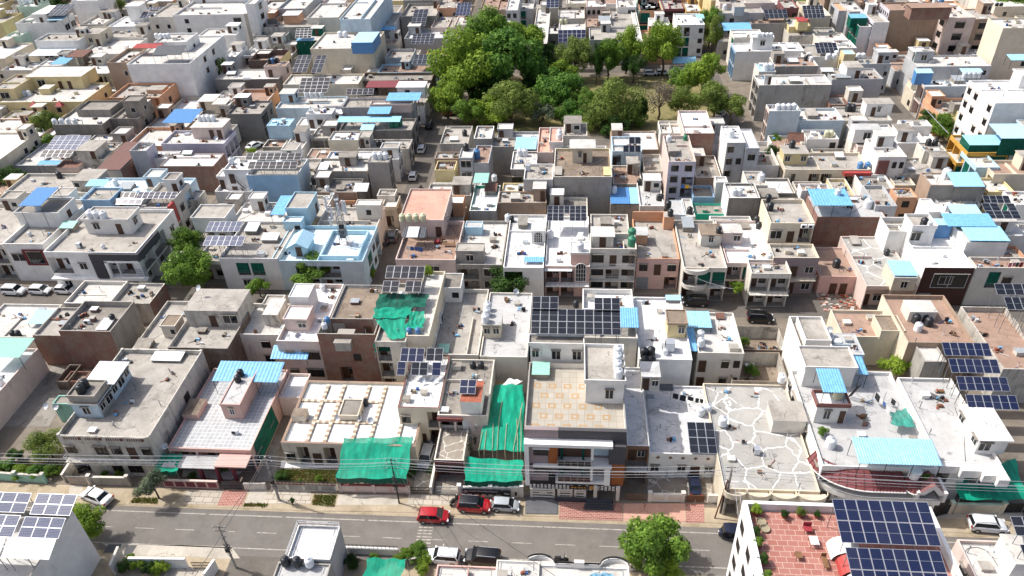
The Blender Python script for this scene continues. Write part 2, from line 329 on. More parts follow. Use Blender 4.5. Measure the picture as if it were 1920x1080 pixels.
# ---------------------------------------------------------------- houses
def side_frame(side, X0, X1, Y0, Y1):
    if side == 'f': return Vector((X0, Y0, 0)), Vector((1, 0, 0)), Vector((0, -1, 0)), X1-X0
    if side == 'r': return Vector((X1, Y0, 0)), Vector((0, 1, 0)), Vector((1, 0, 0)), Y1-Y0
    if side == 'l': return Vector((X0, Y1, 0)), Vector((0, -1, 0)), Vector((-1, 0, 0)), Y1-Y0
    return Vector((X1, Y1, 0)), Vector((-1, 0, 0)), Vector((0, 1, 0)), X1-X0
HOUSES = {}
def box_room(parent, name, X0, X1, Y0, Y1, z0, z1, wall, roof, ov=.22, par=0, openings='', fr='frame_w', tip=None):
    m = M(); m.box(X0, X1, Y0, Y1, z0, z1-.13, wall)
    m.box(X0-ov, X1+ov, Y0-ov, Y1+ov, z1-.13, z1, tip or wall, roof if not par else wall)
    if par:
        t = .12
        for a in ((X0-ov, X1+ov, Y0-ov, Y0-ov+t), (X0-ov, X1+ov, Y1+ov-t, Y1+ov), (X0-ov, X0-ov+t, Y0-ov+t, Y1+ov-t), (X1+ov-t, X1+ov, Y0-ov+t, Y1+ov-t)):
            m.box(*a, z1, z1+par, tip or wall)
        m.box(X0-ov+t, X1+ov-t, Y0-ov+t, Y1+ov-t, z1, z1+.02, roof)
    o = m.build(name, parent)
    # openings: 'f:dw r:w'
    for g in openings.split():
        s, tk = g.split(':'); p0, u, nn, L = side_frame(s, X0, X1, Y0, Y1); n = len(tk)
        for i, c in enumerate(tk):
            if c == '.': continue
            q = p0+u*L*(i+.5)/n+nn*.004; w = min(1.15, L/n*.62); H = z1-z0
            if c == 'd': put_open('d', o, s, q.x, q.y, z0+.02, min(.95, w), min(2.05, H-.3), 'frame_b')
            elif c == 'k': put_open('k', o, s, q.x, q.y, z0+H*.35, w, min(1.1, H*.4), fr)
            elif c == 'W': put_open('w', o, s, q.x, q.y, z0+H*.25, min(2.4, L/n*.8), min(1.5, H*.5), fr)
            elif c == 'a': put_open('a', o, s, q.x, q.y, z0+.3, min(1.5, L/n*.8), min(2.6, H*.8), fr)
            else: put_open('w', o, s, q.x, q.y, z0+H*.35, w, min(1.15, H*.4), fr)
    return o
def clutter(H):
    """what piles up on a terrace: a stair cabin, kerbs, hatches, vent pipes, cables, stored odds and ends"""
    t, label, wall, zf = H['o'], H['label'], H['wall'], H['z']; X0, X1, Y0, Y1 = H['rect']; pw = H['pw']; xi, xj, yi, yj = X0+pw, X1-pw, Y0+pw, Y1-pw
    if not H['junk'] or xj-xi < 3: return
    r = random.Random(sum(map(ord, label))*31+7); occ = [tuple(A) for A, z in H['rooms']]+H['occ']; near = Y0 < 120
    def spot(w, d, mg=.15, keep=False):
        for _ in range(14):
            if xj-xi-w < .3 or yj-yi-d < .3: return None
            x, y = r.uniform(xi+.1, xj-w-.1), r.uniform(yi+.1, yj-d-.1)
            if all(x+w < A[0]-mg or x > A[1]+mg or y+d < A[2]-mg-.3 or y > A[3]+mg for A in occ):
                if keep: occ.append((x, x+w, y, y+d))
                return x, y
    area = (xj-xi)*(yj-yi)
    if not H['rooms'] and Y0 > 104 and area > 30 and r.random() < .72:
        w, d = min(xj-xi-1, r.uniform(2.2, 3.6)), min(yj-yi-1.2, r.uniform(2.2, 3.8)); x = r.choice([xi+.02, xj-w-.02, r.uniform(xi, max(xi+.1, xj-w))]); y = yj-d-.02
        if all(x+w < A[0] or x > A[1] or y+d < A[2] or y > A[3] for A in occ):
            box_room(t, 'stair_cabin', x, x+w, y, y+d, zf+.004, zf+r.uniform(2.1, 2.7), wall if wall not in ('brick', 'dbrick') else 'offw', r.choice(['con', 'conl', 'cond', 'wht']), ov=r.uniform(.05, .22), par=r.choice([0, 0, .2, .35]), openings='f:'+r.choice(['d.', '.d', 'dk', 'd'])+' r:'+r.choice(['.', 'k'])); occ.append((x, x+w, y, y+d))
    for i in range(r.choice([0, 1, 1, 2])):
        s = spot(1.3, 1.2, keep=True)
        if s: m = M(); a, b = s; w = r.uniform(.7, 1.2); hh = r.uniform(.3, .7); m.box(a, a+w, b, b+w*.8, zf+.003, zf+hh, wall); m.box(a-.08, a+w+.08, b-.08, b+w*.8+.08, zf+hh+.003, zf+hh+.07, r.choice(['conc', 'sh_white', 'sh_grey', 'con'])); m.build('roof_hatch', t)
    if r.random() < .5 and xj-xi > 4.5:
        v = xi+(xj-xi)*r.uniform(.25, .75)
        if all(not (A[0]-.2 < v < A[1]+.2) for A in occ): m = M(); m.box(v, v+.13, yi+.003, yi+(yj-yi)*r.uniform(.4, .98), zf+.002, zf+r.uniform(.3, .8), wall); m.build('dividing_wall', t)
    if r.random() < .4:
        v = yi+(yj-yi)*r.uniform(.3, .7)
        if all(not (A[2]-.2 < v < A[3]+.2) for A in occ): m = M(); m.box(xi+.004, xi+(xj-xi)*r.uniform(.4, .98), v, v+.12, zf+.002, zf+r.uniform(.15, .6), wall); m.build('low_wall', t)
    for i in range(r.randint(1, 4)):
        s = spot(.2, .2)
        if s: m = M(); h_ = r.uniform(.3, 1.1); m.tube((s[0], s[1], zf), (s[0], s[1], zf+h_), .05, r.choice(['tank_w', 'steel']), 6); m.lathe([(.09, zf+h_-.003), (.09, zf+h_+.1)], (s[0], s[1], 0), 'steel', 6); m.build('vent_pipe', t)
    if r.random() < .6:
        m = M(); a = (r.uniform(xi, xj), yi+.2, zf+.05); b = (r.uniform(xi, xj), r.uniform(yi, yj), zf+.05); m.path([a, ((a[0]+b[0])/2+r.uniform(-.5, .5), (a[1]+b[1])/2, zf+.05), b], .025, r.choice(['cable_k', 'alu', 'tank_w']), 4); m.build('cable', t)
    pal = ['wood', 'sh_grey', 'rust', 'conc', 'tank_k', 'alu', 'cloth_b', 'sh_white', 'terra', 'iron', 'bamboo', 'brick', 'sh_blue', 'conc', 'wood', 'dark']
    for i in range(r.randint(1, 3)+int(area/60)):
        s = spot(1.4, 1.1); m = M()
        if not s: continue
        for j in range(r.randint(3, 9)):
            x, y = s[0]+r.uniform(0, .9), s[1]+r.uniform(0, .7); w, d, h_ = r.uniform(.1, .6), r.uniform(.08, .45), r.uniform(.05, .6); z = zf+.002*(j+1)
            if r.random() < .3: m.tube((x, y, z+.05), (x+r.uniform(-1.2, 1.2), y+r.uniform(-.8, .8), z+.08), .04, r.choice(pal), 5)
            else: m.box(x, x+w, y, y+d, z, z+h_, r.choice(pal))
        m.build('stored_junk', t)
def house(label, k, r, h, wall='offw', roof='con', front='', left='', right='', p=.85, pw=.16, cat='house', rooms=(), nf=None, z0=0.0,
          cap=None, fr='frame_w', brk=None, wf=None, wl=None, wr=None, rail=None, balc=0, name='house', pin=None, tanks=(), pipes=1, junk=1):
    if fr == 'frame_w' and sum(map(ord, label)) % 5 in (0, 2, 3): fr = 'frame_b'
    X0, X1, Y0, Y1 = rect(k, r, h)
    X1 = max(X1, X0+1.5); Y1 = max(Y1, Y0+1.5)
    H = {'k': k, 'rect': (X0, X1, Y0, Y1), 'z': h-p, 'label': label, 'rooms': [], 'h': h, 'occ': [], 'wall': wall, 'pw': pw, 'junk': junk, 'roof': roof}
    t = thing(name, (X0, Y0, 0), label, cat); H['o'] = t; HOUSES[label] = H
    zf = h-p; nf = nf or max(1, round(zf/3.2)); fh = (zf-z0)/nf
    m = M(); rec = []
    mats = {'f': wf or wall, 'l': wl or wall, 'r': wr or wall, 'b': wall}
    for s, spec in (('f', front), ('l', left), ('r', right), ('b', '')):
        p0, u, nn, L = side_frame(s, X0, X1, Y0, Y1); mw = mats[s]
        rows = spec.split('/') if spec else []
        def quad(a, b, za, zb, d=0, mat=None):
            A = p0+u*a-nn*d; B = p0+u*b-nn*d
            m.poly([(A.x, A.y, za), (B.x, B.y, za), (B.x, B.y, zb), (A.x, A.y, zb)], mat or mw)
        if not rows: quad(0, L, z0, h); continue
        quad(0, L, zf, h)
        for fl in range(nf):                       # fl 0 = top floor
            za = zf-fh*(fl+1); zb = zf-fh*fl; row = rows[min(fl, len(rows)-1)]; n = len(row)
            for i, c in enumerate(row):
                a, b = L*i/n, L*(i+1)/n; mid = p0+u*(a+b)/2+nn*.004; w = b-a
                if c in 'vn':
                    ra, rb, rz, rt, d = a+min(.15, w*.06), b-min(.15, w*.06), za+.05, zb-.35, min(1.4, (Y1-Y0)*.3, (X1-X0)*.3)
                    quad(a, ra, za, zb); quad(rb, b, za, zb); quad(ra, rb, za, rz); quad(ra, rb, rt, zb)
                    quad(ra, rb, rz, rt, d)
                    A0, A1, B0, B1 = p0+u*ra, p0+u*ra-nn*d, p0+u*rb, p0+u*rb-nn*d
                    m.poly([(A0.x, A0.y, rz), (A1.x, A1.y, rz), (A1.x, A1.y, rt), (A0.x, A0.y, rt)], mw); m.poly([(B1.x, B1.y, rz), (B0.x, B0.y, rz), (B0.x, B0.y, rt), (B1.x, B1.y, rt)], mw)
                    m.poly([(A0.x, A0.y, rz), (B0.x, B0.y, rz), (B1.x, B1.y, rz), (A1.x, A1.y, rz)], 'cond'); m.poly([(A0.x, A0.y, rt), (A1.x, A1.y, rt), (B1.x, B1.y, rt), (B0.x, B0.y, rt)], mw)
                    rec.append((c, s, p0, u, nn, ra, rb, rz, rt, d))
                else:
                    quad(a, b, za, zb); rec.append((c, s, mid, w, za, zb))
    # parapet inner faces and top
    for a in ((X0, X1, Y0, Y0+pw), (X0, X1, Y1-pw, Y1), (X0, X0+pw, Y0+pw, Y1-pw), (X1-pw, X1, Y0+pw, Y1-pw)):
        m.poly([(a[0], a[2], h), (a[1], a[2], h), (a[1], a[3], h), (a[0], a[3], h)], cap or wall)
    xi, xj, yi, yj = X0+pw, X1-pw, Y0+pw, Y1-pw; pin = pin or wall
    for a, b in (((xi, yj), (xj, yj)), ((xj, yi), (xi, yi)), ((xj, yj), (xj, yi)), ((xi, yi), (xi, yj))):
        m.poly([(a[0], a[1], zf), (b[0], b[1], zf), (b[0], b[1], h), (a[0], a[1], h)], pin)
    m.build('wall', t)
    f = M(); f.poly([(xi, yi, zf), (xj, yi, zf), (xj, yj, zf), (xi, yj, zf)], roof); f.build('roof', t)
    for q in rec:
        c = q[0]
        if c in 'vn':
            c, s, p0, u, nn, ra, rb, rz, rt, d = q; mid = p0+u*(ra+rb)/2-nn*(d-.004); L = rb-ra
            if c == 'n':
                g = M(); A = p0+u*(ra+.05)-nn*.1; B = p0+u*(rb-.05)-nn*.1; g.poly([(A.x, A.y, rz+.4), (B.x, B.y, rz+.4), (B.x, B.y, rt), (A.x, A.y, rt)], 'netd'); g.build('net_curtain', t)
            else:
                if L > 1.6: put_open('d', t, s, (mid-u*L*.25).x, (mid-u*L*.25).y, rz+.01, .9, 2.05, 'frame_b'); put_open('w', t, s, (mid+u*L*.22).x, (mid+u*L*.22).y, rz+.9, min(1.2, L*.35), 1.1, fr)
                else: put_open('d', t, s, mid.x, mid.y, rz+.01, .85, 2.0, 'frame_b')
            if rz > 1.5:
                g = M(); A = p0+u*ra-nn*.08; B = p0+u*rb-nn*.08; rail_mesh(g, (A.x, A.y), (B.x, B.y), rz, rail or 'steel'); g.build('railing', t)
            continue
        c, s, mid, w, za, zb = q; H_ = zb-za
        if c == 'w': put_open('w', t, s, mid.x, mid.y, za+.95, min(1.3, w*.6), 1.25, fr)
        elif c == 'W': put_open('w', t, s, mid.x, mid.y, za+.8, min(2.4, w*.75), 1.5, fr)
        elif c == 'k': put_open('k', t, s, mid.x, mid.y, za+1.0, min(1.2, w*.5), 1.2, fr)
        elif c == 'd': put_open('d', t, s, mid.x, mid.y, za+.03, min(1.0, w*.6), 2.1, 'frame_b')
        elif c == 'a': put_open('a', t, s, mid.x, mid.y, za+.3, min(1.8, w*.7), min(4.4, zb-za+1.4), fr)
        elif c == 's':
            g = M(); g.box(-w*.42, w*.42, -.03, 0, 0, 2.4, 'steel')
            for i in range(8): g.box(-w*.42, w*.42, -.05, -.03, .3*i, .3*i+.06, 'sh_grey')
            child('shutter', g.mesh('shutter'), t, mid+Vector((0, 0, za+.02))-BASE[t.name], (0, 0, FACE[s]))
    if balc:
        for fl in range(1, nf):
            z = z0+fh*fl; g = M(); g.box(X0+.05, X1-.05, Y0-balc, Y0-.002, z-.14, z, wall)
            for a, b in (((X0+.08, Y0-balc+.06), (X1-.08, Y0-balc+.06)), ((X0+.08, Y0-.06), (X0+.08, Y0-balc+.06)), ((X1-.08, Y0-.06), (X1-.08, Y0-balc+.06))): rail_mesh(g, a, b, z, rail or 'steel')
            g.build('balcony', t)
    if brk:                                       # raised crown strips: brackets on the parapet corners
        g = M()
        for x in (X0, X1-.35):
            for y in (Y0, Y1-.35): g.box(x-.02, x+.37, y-.02, y+.37, h, h+brk, wall)
        g.build('corner_post', t)
    for q in rooms:
        q = list(q); kk = k
        if isinstance(q[0], str): kk = q.pop(0)
        rr, hr = q[0], q[1]; o = dict(q[2]) if len(q) > 2 else {}
        zz = zf+o.pop('up', 0); A = rect(kk, rr, zz+hr) if kk else rr
        nm = o.pop('name', 'roof_room'); ro = o.pop('roof', roof); wa = o.pop('wall', wall); ov = o.get('ov', .22)
        box_room(t, nm, A[0]+ov, A[1]-ov, A[2]+ov, A[3]-ov, zz+.004, zz+hr, wa, ro, **o)
        H['rooms'].append((A, zz+hr))
    if pipes and (X1-X0) > 4:
        g = M(); yy = Y1-pw-.12; g.path([(xi+.3, yi+.4, zf+.06), (xi+.3, yy, zf+.06), (xj-.5, yy, zf+.07), (xj-.5, yy-.8, zf+.06)], .035, 'alu', 4); g.build('water_pipe', t)
    return H

# ---------------------------------------------------------------- things on the roofs
ITEMS = {}
def queue(kind, H, noun, px, fn):
    ITEMS.setdefault((H['label'], noun), []).append((px, fn, kind))
ORD = ['leftmost', 'second from left', 'third from left', 'fourth from left', 'fifth from left', 'sixth from left', 'seventh from left', 'eighth from left', 'ninth from left']
def flush():
    for (lab, noun), L in ITEMS.items():
        L.sort(key=lambda q: q[0]); n = len(L)
        for i, (px, fn, kind) in enumerate(L):
            w = '' if n == 1 else (('left', 'right')[i] if n == 2 else ('left', 'middle', 'right')[i] if n == 3 else 'rightmost' if i == n-1 else ORD[i])
            g = '%s atop the %s' % (noun+'s', lab) if n > 1 else None
            lb = (w+' ' if w else '')+noun+' atop the '+lab
            if len(lb.split()) > 16: lb = lb.replace(' atop the ', ' on ').replace(' from left', '')
            if len(lb.split()) > 16: print('LONG', lb)
            fn(lb, g)
    ITEMS.clear()
TANKM = {}
def tank_meshes(c, kind):
    if (c, kind) not in TANKM:
        b = M(); r, h = (.56, 1.25) if kind == 'v' else (.5, 1.0)
        pr = [(r*.97, 0), (r, .06)]
        for i in range(4):
            z = .1+i*h*.2; pr += [(r, z), (r, z+h*.12), (r*.955, z+h*.14), (r*.955, z+h*.18)]
        pr += [(r, h*.86), (r*.9, h*.95), (r*.6, h*1.06), (r*.36, h*1.1)]
        b.lathe(pr, (0, 0, 0), c, 14); l = M(); l.lathe([(r*.37, h*1.085), (r*.39, h*1.1), (r*.39, h*1.16), (r*.3, h*1.19)], (0, 0, 0), c if c != 'tank_w' else 'alu', 12)
        TANKM[(c, kind)] = (b.mesh('tank_body', smooth=False), l.mesh('lid'))
    return TANKM[(c, kind)]
TN = {'tank_w': 'white', 'tank_k': 'black', 'tank_b': 'blue', 'tank_g': 'green', 'tank_y': 'cream'}
def tank(H, k, x, y, z=None, c='w', kind='v', s=1.0):
    z = H['z'] if z is None else (H['rooms'][z][1] if isinstance(z, int) and z < len(H['rooms']) else float(z))
    P = at(k or H['k'], x, y, z+.012); c = 'tank_'+c; px = pix(P); H['occ'].append((P.x-.6, P.x+.6, P.y-.6, P.y+.6))
    def fn(label, g):
        a, b = tank_meshes(c, kind)
        if px[1] < 130:
            o = bpy.data.objects.new('water_tank', a); COL.objects.link(o); o.location = P; tag(o, label, 'water tank', g); BASE[o.name] = P; o.scale = (s,)*3; return
        t = thing('water_tank', P, label, 'water tank', g); t.scale = (s,)*3
        child('tank_body', a, t); child('lid', b, t)
    queue('tank', H, TN[c]+' tank', px[0], fn)
def tanks(H, pts, z=None, c='w', k=None, s=1.0, kind='v'):
    for x, y in pts: tank(H, k, x, y, z, c, kind, s)
PANEL = {}
def panel_mesh(w, h, mat):
    key = (round(w, 2), round(h, 2), mat)
    if key not in PANEL:
        m = M(); t = .035; m.box(-w/2+t, w/2-t, -h/2+t, h/2-t, -.03, .008, mat)
        for a in ((-w/2, w/2, -h/2, -h/2+t), (-w/2, w/2, h/2-t, h/2), (-w/2, -w/2+t, -h/2+t, h/2-t), (w/2-t, w/2, -h/2+t, h/2-t)): m.box(*a, -.035, .014, 'alu')
        if h > 1.5: m.box(-w/2+t, w/2-t, -.012, .012, .009, .013, 'alu')
        PANEL[key] = m.mesh('solar_panel')
    return PANEL[key]
def solar(label, k, r, zf, zb, nx, ny, base, mat='pv_k', H=None, skip=(), noun='solar array', legs=True, gapx=None):
    """tilted rack: front edge (bottom of the picture) at height zf, back edge at zb, posts down to base"""
    X0, X1, Y0, Y1 = rect(k, r, zf, zb); px = pix(((X0+X1)/2, Y0, zf))[0]
    if H: H['occ'].append((X0, X1, Y0, Y1))
    def fn(lab, g=None):
        t = thing('solar_array', ((X0+X1)/2, Y0, base), lab, 'solar array', g)
        D = math.hypot(Y1-Y0, zb-zf); a = math.atan2(zb-zf, Y1-Y0); w = (X1-X0)/nx; h = D/ny
        me = panel_mesh(w-.03, h-.03, mat)
        for i in range(nx):
            for j in range(ny):
                if (i, j) in skip: continue
                d = h*(j+.5); child('solar_panel', me, t, ((i+.5)*w-(X1-X0)/2, d*cs(a), zf-base+d*sn(a)), (a, 0, 0))
        m = M(); n = max(2, int((X1-X0)/2.2)+1)
        for j in range(ny+1):
            d = min(max(h*j, .25), D-.25); m.tube((X0+.05, Y0+d*cs(a), zf+d*sn(a)-.08), (X1-.05, Y0+d*cs(a), zf+d*sn(a)-.08), .035, 'steel', 4)
        for i in range(n):
            x = X0+.3+(X1-X0-.6)*i/(n-1)
            if H: x = max(H['rect'][0]+.3, min(H['rect'][1]-.3, x))
            m.tube((x, Y0+.1*cs(a), zf-.1), (x, Y0+(D-.1)*cs(a), zb-.1), .035, 'steel', 4)
            if legs:
                for d in (.3, D-.3):
                    z = zf+d*sn(a)-.1
                    if z > base+.05: m.tube((x, Y0+d*cs(a), base), (x, Y0+d*cs(a), z), .04, 'steel', 4)
        m.build('support_frame', t)
    if H: queue('solar', H, noun, px, fn)
    else: fn(label)
SHN = {'sh_blue': 'blue', 'sh_sky': 'light blue', 'sh_pale': 'pale blue', 'sh_dblue': 'dark blue', 'sh_white': 'white', 'sh_rust': 'rusty', 'sh_maroon': 'maroon', 'sh_brown': 'brown', 'sh_red': 'red', 'sh_mint': 'mint green', 'sh_grey': 'grey', 'sh_slate': 'slate grey', 'netd': 'dark green', 'net': 'green'}
def sheet(H, k, r, zf, zb, c='sh_blue', base=None, sides='', side_c=None, posts=True, label=None, noun='sheet canopy', pitch=.3):
    """corrugated roof on posts; ridges run down the slope"""
    X0, X1, Y0, Y1 = rect(k or H['k'], r, zf, zb); base = H['z'] if base is None else base; px = pix(((X0+X1)/2, Y0, zf))[0]
    if H: H['occ'].append((X0, X1, Y0, Y1))
    def fn(lab, g=None):
        t = thing('sheet_canopy', (X0, Y0, base), lab, 'canopy', g); m = M(); n = max(4, int((X1-X0)/pitch)*2)
        for i in range(n):
            xa, xb = X0+(X1-X0)*i/n, X0+(X1-X0)*(i+1)/n; da, db = (.045 if i % 2 else 0), (0 if i % 2 else .045)
            m.poly([(xa, Y0, zf+da), (xb, Y0, zf+db), (xb, Y1, zb+db), (xa, Y1, zb+da)], c); m.poly([(xa, Y0, zf+da-.03), (xa, Y1, zb+da-.03), (xb, Y1, zb+db-.03), (xb, Y0, zf+db-.03)], c)
        m.build('sheet', t)
        if posts:
            q = M(); nx = max(1, int((X1-X0)/3))
            for i in range(nx+1):
                x = X0+.12+(X1-X0-.24)*i/nx
                for y, z in ((Y0+.12, zf), (Y1-.12, zb)): q.tube((x, y, base), (x, y, z-.04), .04, 'iron', 5)
            for y, z in ((Y0+.12, zf-.06), (Y1-.12, zb-.06)): q.tube((X0+.1, y, z), (X1-.1, y, z), .03, 'iron', 4)
            q.build('post', t)
        if sides:
            q = M(); sc = side_c or c
            if 'f' in sides: q.box(X0+.03, X1-.03, Y0+.02, Y0+.06, base, zf-.05, sc)
            if 'l' in sides: q.poly([(X0+.05, Y1-.05, base), (X0+.05, Y0+.08, base), (X0+.05, Y0+.08, zf-.05), (X0+.05, Y1-.05, zb-.05)], sc)
            if 'r' in sides: q.poly([(X1-.05, Y0+.08, base), (X1-.05, Y1-.05, base), (X1-.05, Y1-.05, zb-.05), (X1-.05, Y0+.08, zf-.05)], sc)
            if 'b' in sides: q.box(X0+.03, X1-.03, Y1-.06, Y1-.02, base, zb-.05, sc)
            q.build('side_sheet', t)
    if label: fn(label)
    else: queue('sheet', H, SHN.get(c, '')+' '+noun, px, fn)
def net(label, pts, sag=.5, mat='net', nx=14, ny=10, base=None, posts=True, wr=.07, drop=None, name='shade_net', cat='shade net'):
    """shade cloth hung on four corners FL, FR, BR, BL (points in metres)"""
    A, B, C_, D = [Vector(p) for p in pts]; rnd = random.Random(len(label)*7+int(A.x*10)); ph = [rnd.uniform(0, 6) for _ in range(4)]
    base = 0 if base is None else base
    t = thing(name, (A.x, A.y, base), label, cat); m = M(); g = []
    nx *= 2; ny *= 2
    for j in range(ny+1):
        for i in range(nx+1):
            u, v = i/nx, j/ny; p = A.lerp(B, u).lerp(D.lerp(C_, u), v)
            s = sag*(.5*sn(math.pi*u)*(.4+.6*sn(math.pi*v))+.3*sn(math.pi*v))
            wv = wr*(.5*sn(u*9+ph[0]+2.6*sn(v*4+ph[1]))*sn(v*3+ph[2])+.3*sn(u*23+ph[2]+v*9+3*sn(v*5+ph[0]))+.35*sn((u*7-v*11)+ph[3]))+rnd.uniform(-wr, wr)*.3
            e = min(u, 1-u, v, 1-v); g.append((p.x+(sn(v*9+ph[1])*.12 if 0 < v < 1 and (i == 0 or i == nx) else 0), p.y+(sn(u*14+ph[2])*.1 if j in (0, ny) else 0), p.z-s+wv*min(1, e*9+.15)))
    i0 = len(m.v); m.v += g; k0 = m.mi(mat)
    for j in range(ny):
        for i in range(nx):
            a = i0+j*(nx+1)+i; m.f.append((a, a+1, a+nx+2, a+nx+1)); m.m.append(k0)
    m.build('netting', t, smooth=True)
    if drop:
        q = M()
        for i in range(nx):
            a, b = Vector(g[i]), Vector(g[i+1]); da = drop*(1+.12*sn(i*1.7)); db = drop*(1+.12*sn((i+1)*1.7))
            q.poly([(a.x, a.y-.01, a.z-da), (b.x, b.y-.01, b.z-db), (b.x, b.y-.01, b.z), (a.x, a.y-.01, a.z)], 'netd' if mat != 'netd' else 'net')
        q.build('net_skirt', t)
    if posts:
        q = M()
        for p in (A, B, C_, D):
            if p.z > base+.1: q.tube((p.x, p.y, base), (p.x, p.y, p.z+.05), .04, 'steel', 5)
        q.build('post', t)
    return t
DISH = {}
def dish(H, k, x, y, z=None, s=1.0):
    z = H['z'] if z is None else z
    P = at(k or H['k'], x, y, z)
    def fn(label, g):
        if not DISH:
            m = M(); m.lathe([(.02, 0), (.2, .03), (.36, .1), (.45, .17), (.45, .19), (.34, .12), (.02, .03)], (0, 0, 0), 'alu', 14); DISH['b'] = m.mesh('reflector')
            q = M(); q.tube((0, 0, 0), (0, 0, .62), .03, 'steel', 5); q.tube((0, 0, .6), (0, -.32, .62), .015, 'steel', 4); DISH['s'] = q.mesh('stand')
        t = thing('dish_antenna', P, label, 'satellite dish', g, random.uniform(-1, 1)); t.scale = (s,)*3
        child('stand', DISH['s'], t); child('reflector', DISH['b'], t, (0, .05, .62), (R(50), 0, 0))
    queue('dish', H, 'satellite dish', pix(P)[0], fn)
ACM = {}
def cooler(H, k, x, y, z=None, kind='ac', rz=0, s=1.0):
    z = H['z'] if z is None else z; P = at(k or H['k'], x, y, z+.012)
    def fn(label, g):
        if kind not in ACM:
            m = M()
            if kind == 'ac':
                m.box(-.45, .45, -.18, .18, .06, .68, 'tank_w'); a = M(); a.lathe([(.24, 0), (.26, .03), (.05, .05)], (-.12, -.22, .38), 'dark', 14, axis=1)
                for x_ in (-.35, .35): m.box(x_-.04, x_+.04, -.18, .18, 0, .06, 'iron')
            else:
                m.box(-.45, .45, -.45, .45, .1, 1.15, 'tank_w'); m.box(-.48, .48, -.48, .48, 1.15, 1.2, 'alu'); a = M()
                for s_ in (-1, 1):
                    for i in range(6): a.box(s_*.47-.02, s_*.47+.02, -.36, .36, .25+i*.14, .33+i*.14, 'iron')
                for x_ in (-.4, .4):
                    for y_ in (-.4, .4): m.box(x_-.04, x_+.04, y_-.04, y_+.04, 0, .1, 'iron')
            ACM[kind] = (m.mesh('casing'), a.mesh('grille'))
        t = thing('outdoor_unit' if kind == 'ac' else 'air_cooler', P, label, 'air conditioner' if kind == 'ac' else 'cooler', g, rz); t.scale = (s,)*3
        child('casing', ACM[kind][0], t); child('fan_grille' if kind == 'ac' else 'grille', ACM[kind][1], t)
    queue(kind, H, 'white outdoor unit' if kind == 'ac' else 'white air cooler', pix(P)[0], fn)
def lid(H, k, r, z=.5, c='sh_white', noun='white shaft cover', tilt=.35):
    """slanted cover over a light shaft"""
    zf = H['z']+z; X0, X1, Y0, Y1 = rect(k or H['k'], r, zf, zf+tilt); H['occ'].append((X0, X1, Y0, Y1))
    def fn(label, g):
        t = thing('shaft_cover', (X0, Y0, H['z']), label, 'shaft cover', g); m = M(); m.box(X0+.1, X1-.1, Y0+.15, Y1-.1, H['z']+.005, zf-.06, 'conc'); m.build('kerb', t)
        m = M(); m.poly([(X0, Y0, zf), (X1, Y0, zf), (X1, Y1, zf+tilt), (X0, Y1, zf+tilt)], c); m.poly([(X0, Y0, zf-.05), (X0, Y1, zf+tilt-.05), (X1, Y1, zf+tilt-.05), (X1, Y0, zf-.05)], c)
        for a, b in (((X0, Y0, zf), (X1, Y0, zf)), ((X1, Y0, zf), (X1, Y1, zf+tilt)), ((X1, Y1, zf+tilt), (X0, Y1, zf+tilt)), ((X0, Y1, zf+tilt), (X0, Y0, zf))):
            m.poly([(a[0], a[1], a[2]-.05), (b[0], b[1], b[2]-.05), b, a], c)
        m.build('cover_sheet', t)
    queue('lid', H, noun, pix((X0, Y0, zf))[0], fn)
# ---------------------------------------------------------------- ground, road, lanes
def sheet_of(name, X0, X1, Y0, Y1, z, mat, kind='structure'):
    m = M(); m.poly([(X0, Y0, z), (X1, Y0, z), (X1, Y1, z), (X0, Y1, z)], mat); return struct(name, m, kind)
floor_mat('soil', '756c60', '8a8073', '58504a', .5, hair=False); floor_mat('asph', '6f6a64', '7c7771', '5b5752', .3, hair=False); floor_mat('asph2', '625d57', '756f67', '58524b', .4, hair=False)
floor_mat('verge', '9f9079', 'b8aa92', '7b7052', .55, hair=False); floor_mat('apron', 'b3ab9e', 'c8c0b2', '8a8070', .4); floor_mat('parkg', '75704a', '8d8259', '565a30', .7, hair=False); floor_mat('ramp', '5c5c5e', '6b6b6d', amt=.3)
sheet_of('ground', -900, 900, -60, 2000, 0, 'soil')
sheet_of('road', -260, 260, 50.2, 56.6, .008, 'asph')
sheet_of('verge', -260, 260, 56.6, 59.5, .006, 'verge'); sheet_of('pavement', -260, 260, 46.5, 50.2, .006, 'verge')
sheet_of('side_street', -39.3, -32.2, -40, 50.2, .010, 'asph2')
sheet_of('lane', -260, 260, 97.2, 103.2, .008, 'asph2')
sheet_of('side_street', -35.6, -30.8, 103.2, 300, .010, 'asph2'); sheet_of('side_street', -76, -71.5, 103.2, 300, .010, 'asph2')
sheet_of('side_street', 76, 82.5, 103.2, 420, .010, 'asph2'); sheet_of('side_street', 35.5, 40.5, 160, 330, .010, 'asph2')
sheet_of('lane', -28, 40, 161.5, 166.0, .012, 'asph2'); sheet_of('lane', -30, 76, 209, 214, .012, 'asph2'); sheet_of('lane', -300, -76, 224, 229, .012, 'asph2')
sheet_of('park_lawn', -28, 35, 168, 206, .02, 'parkg')
m = M(); rnd = random.Random(3)
for y, w in ((55.75, .14), (51.15, .14)):
    x = -230
    while x < 230:
        L = rnd.uniform(5, 16); m.poly([(x, y, .016), (x+L, y, .016), (x+L, y+w, .016), (x, y+w, .016)], 'white_paint'); x += L+rnd.uniform(.1, .5)
x = -228.0
while x < 230:
    m.poly([(x, 53.4, .016), (x+2.4, 53.4, .016), (x+2.4, 53.5, .016), (x, 53.5, .016)], 'white_paint'); x += 5.15
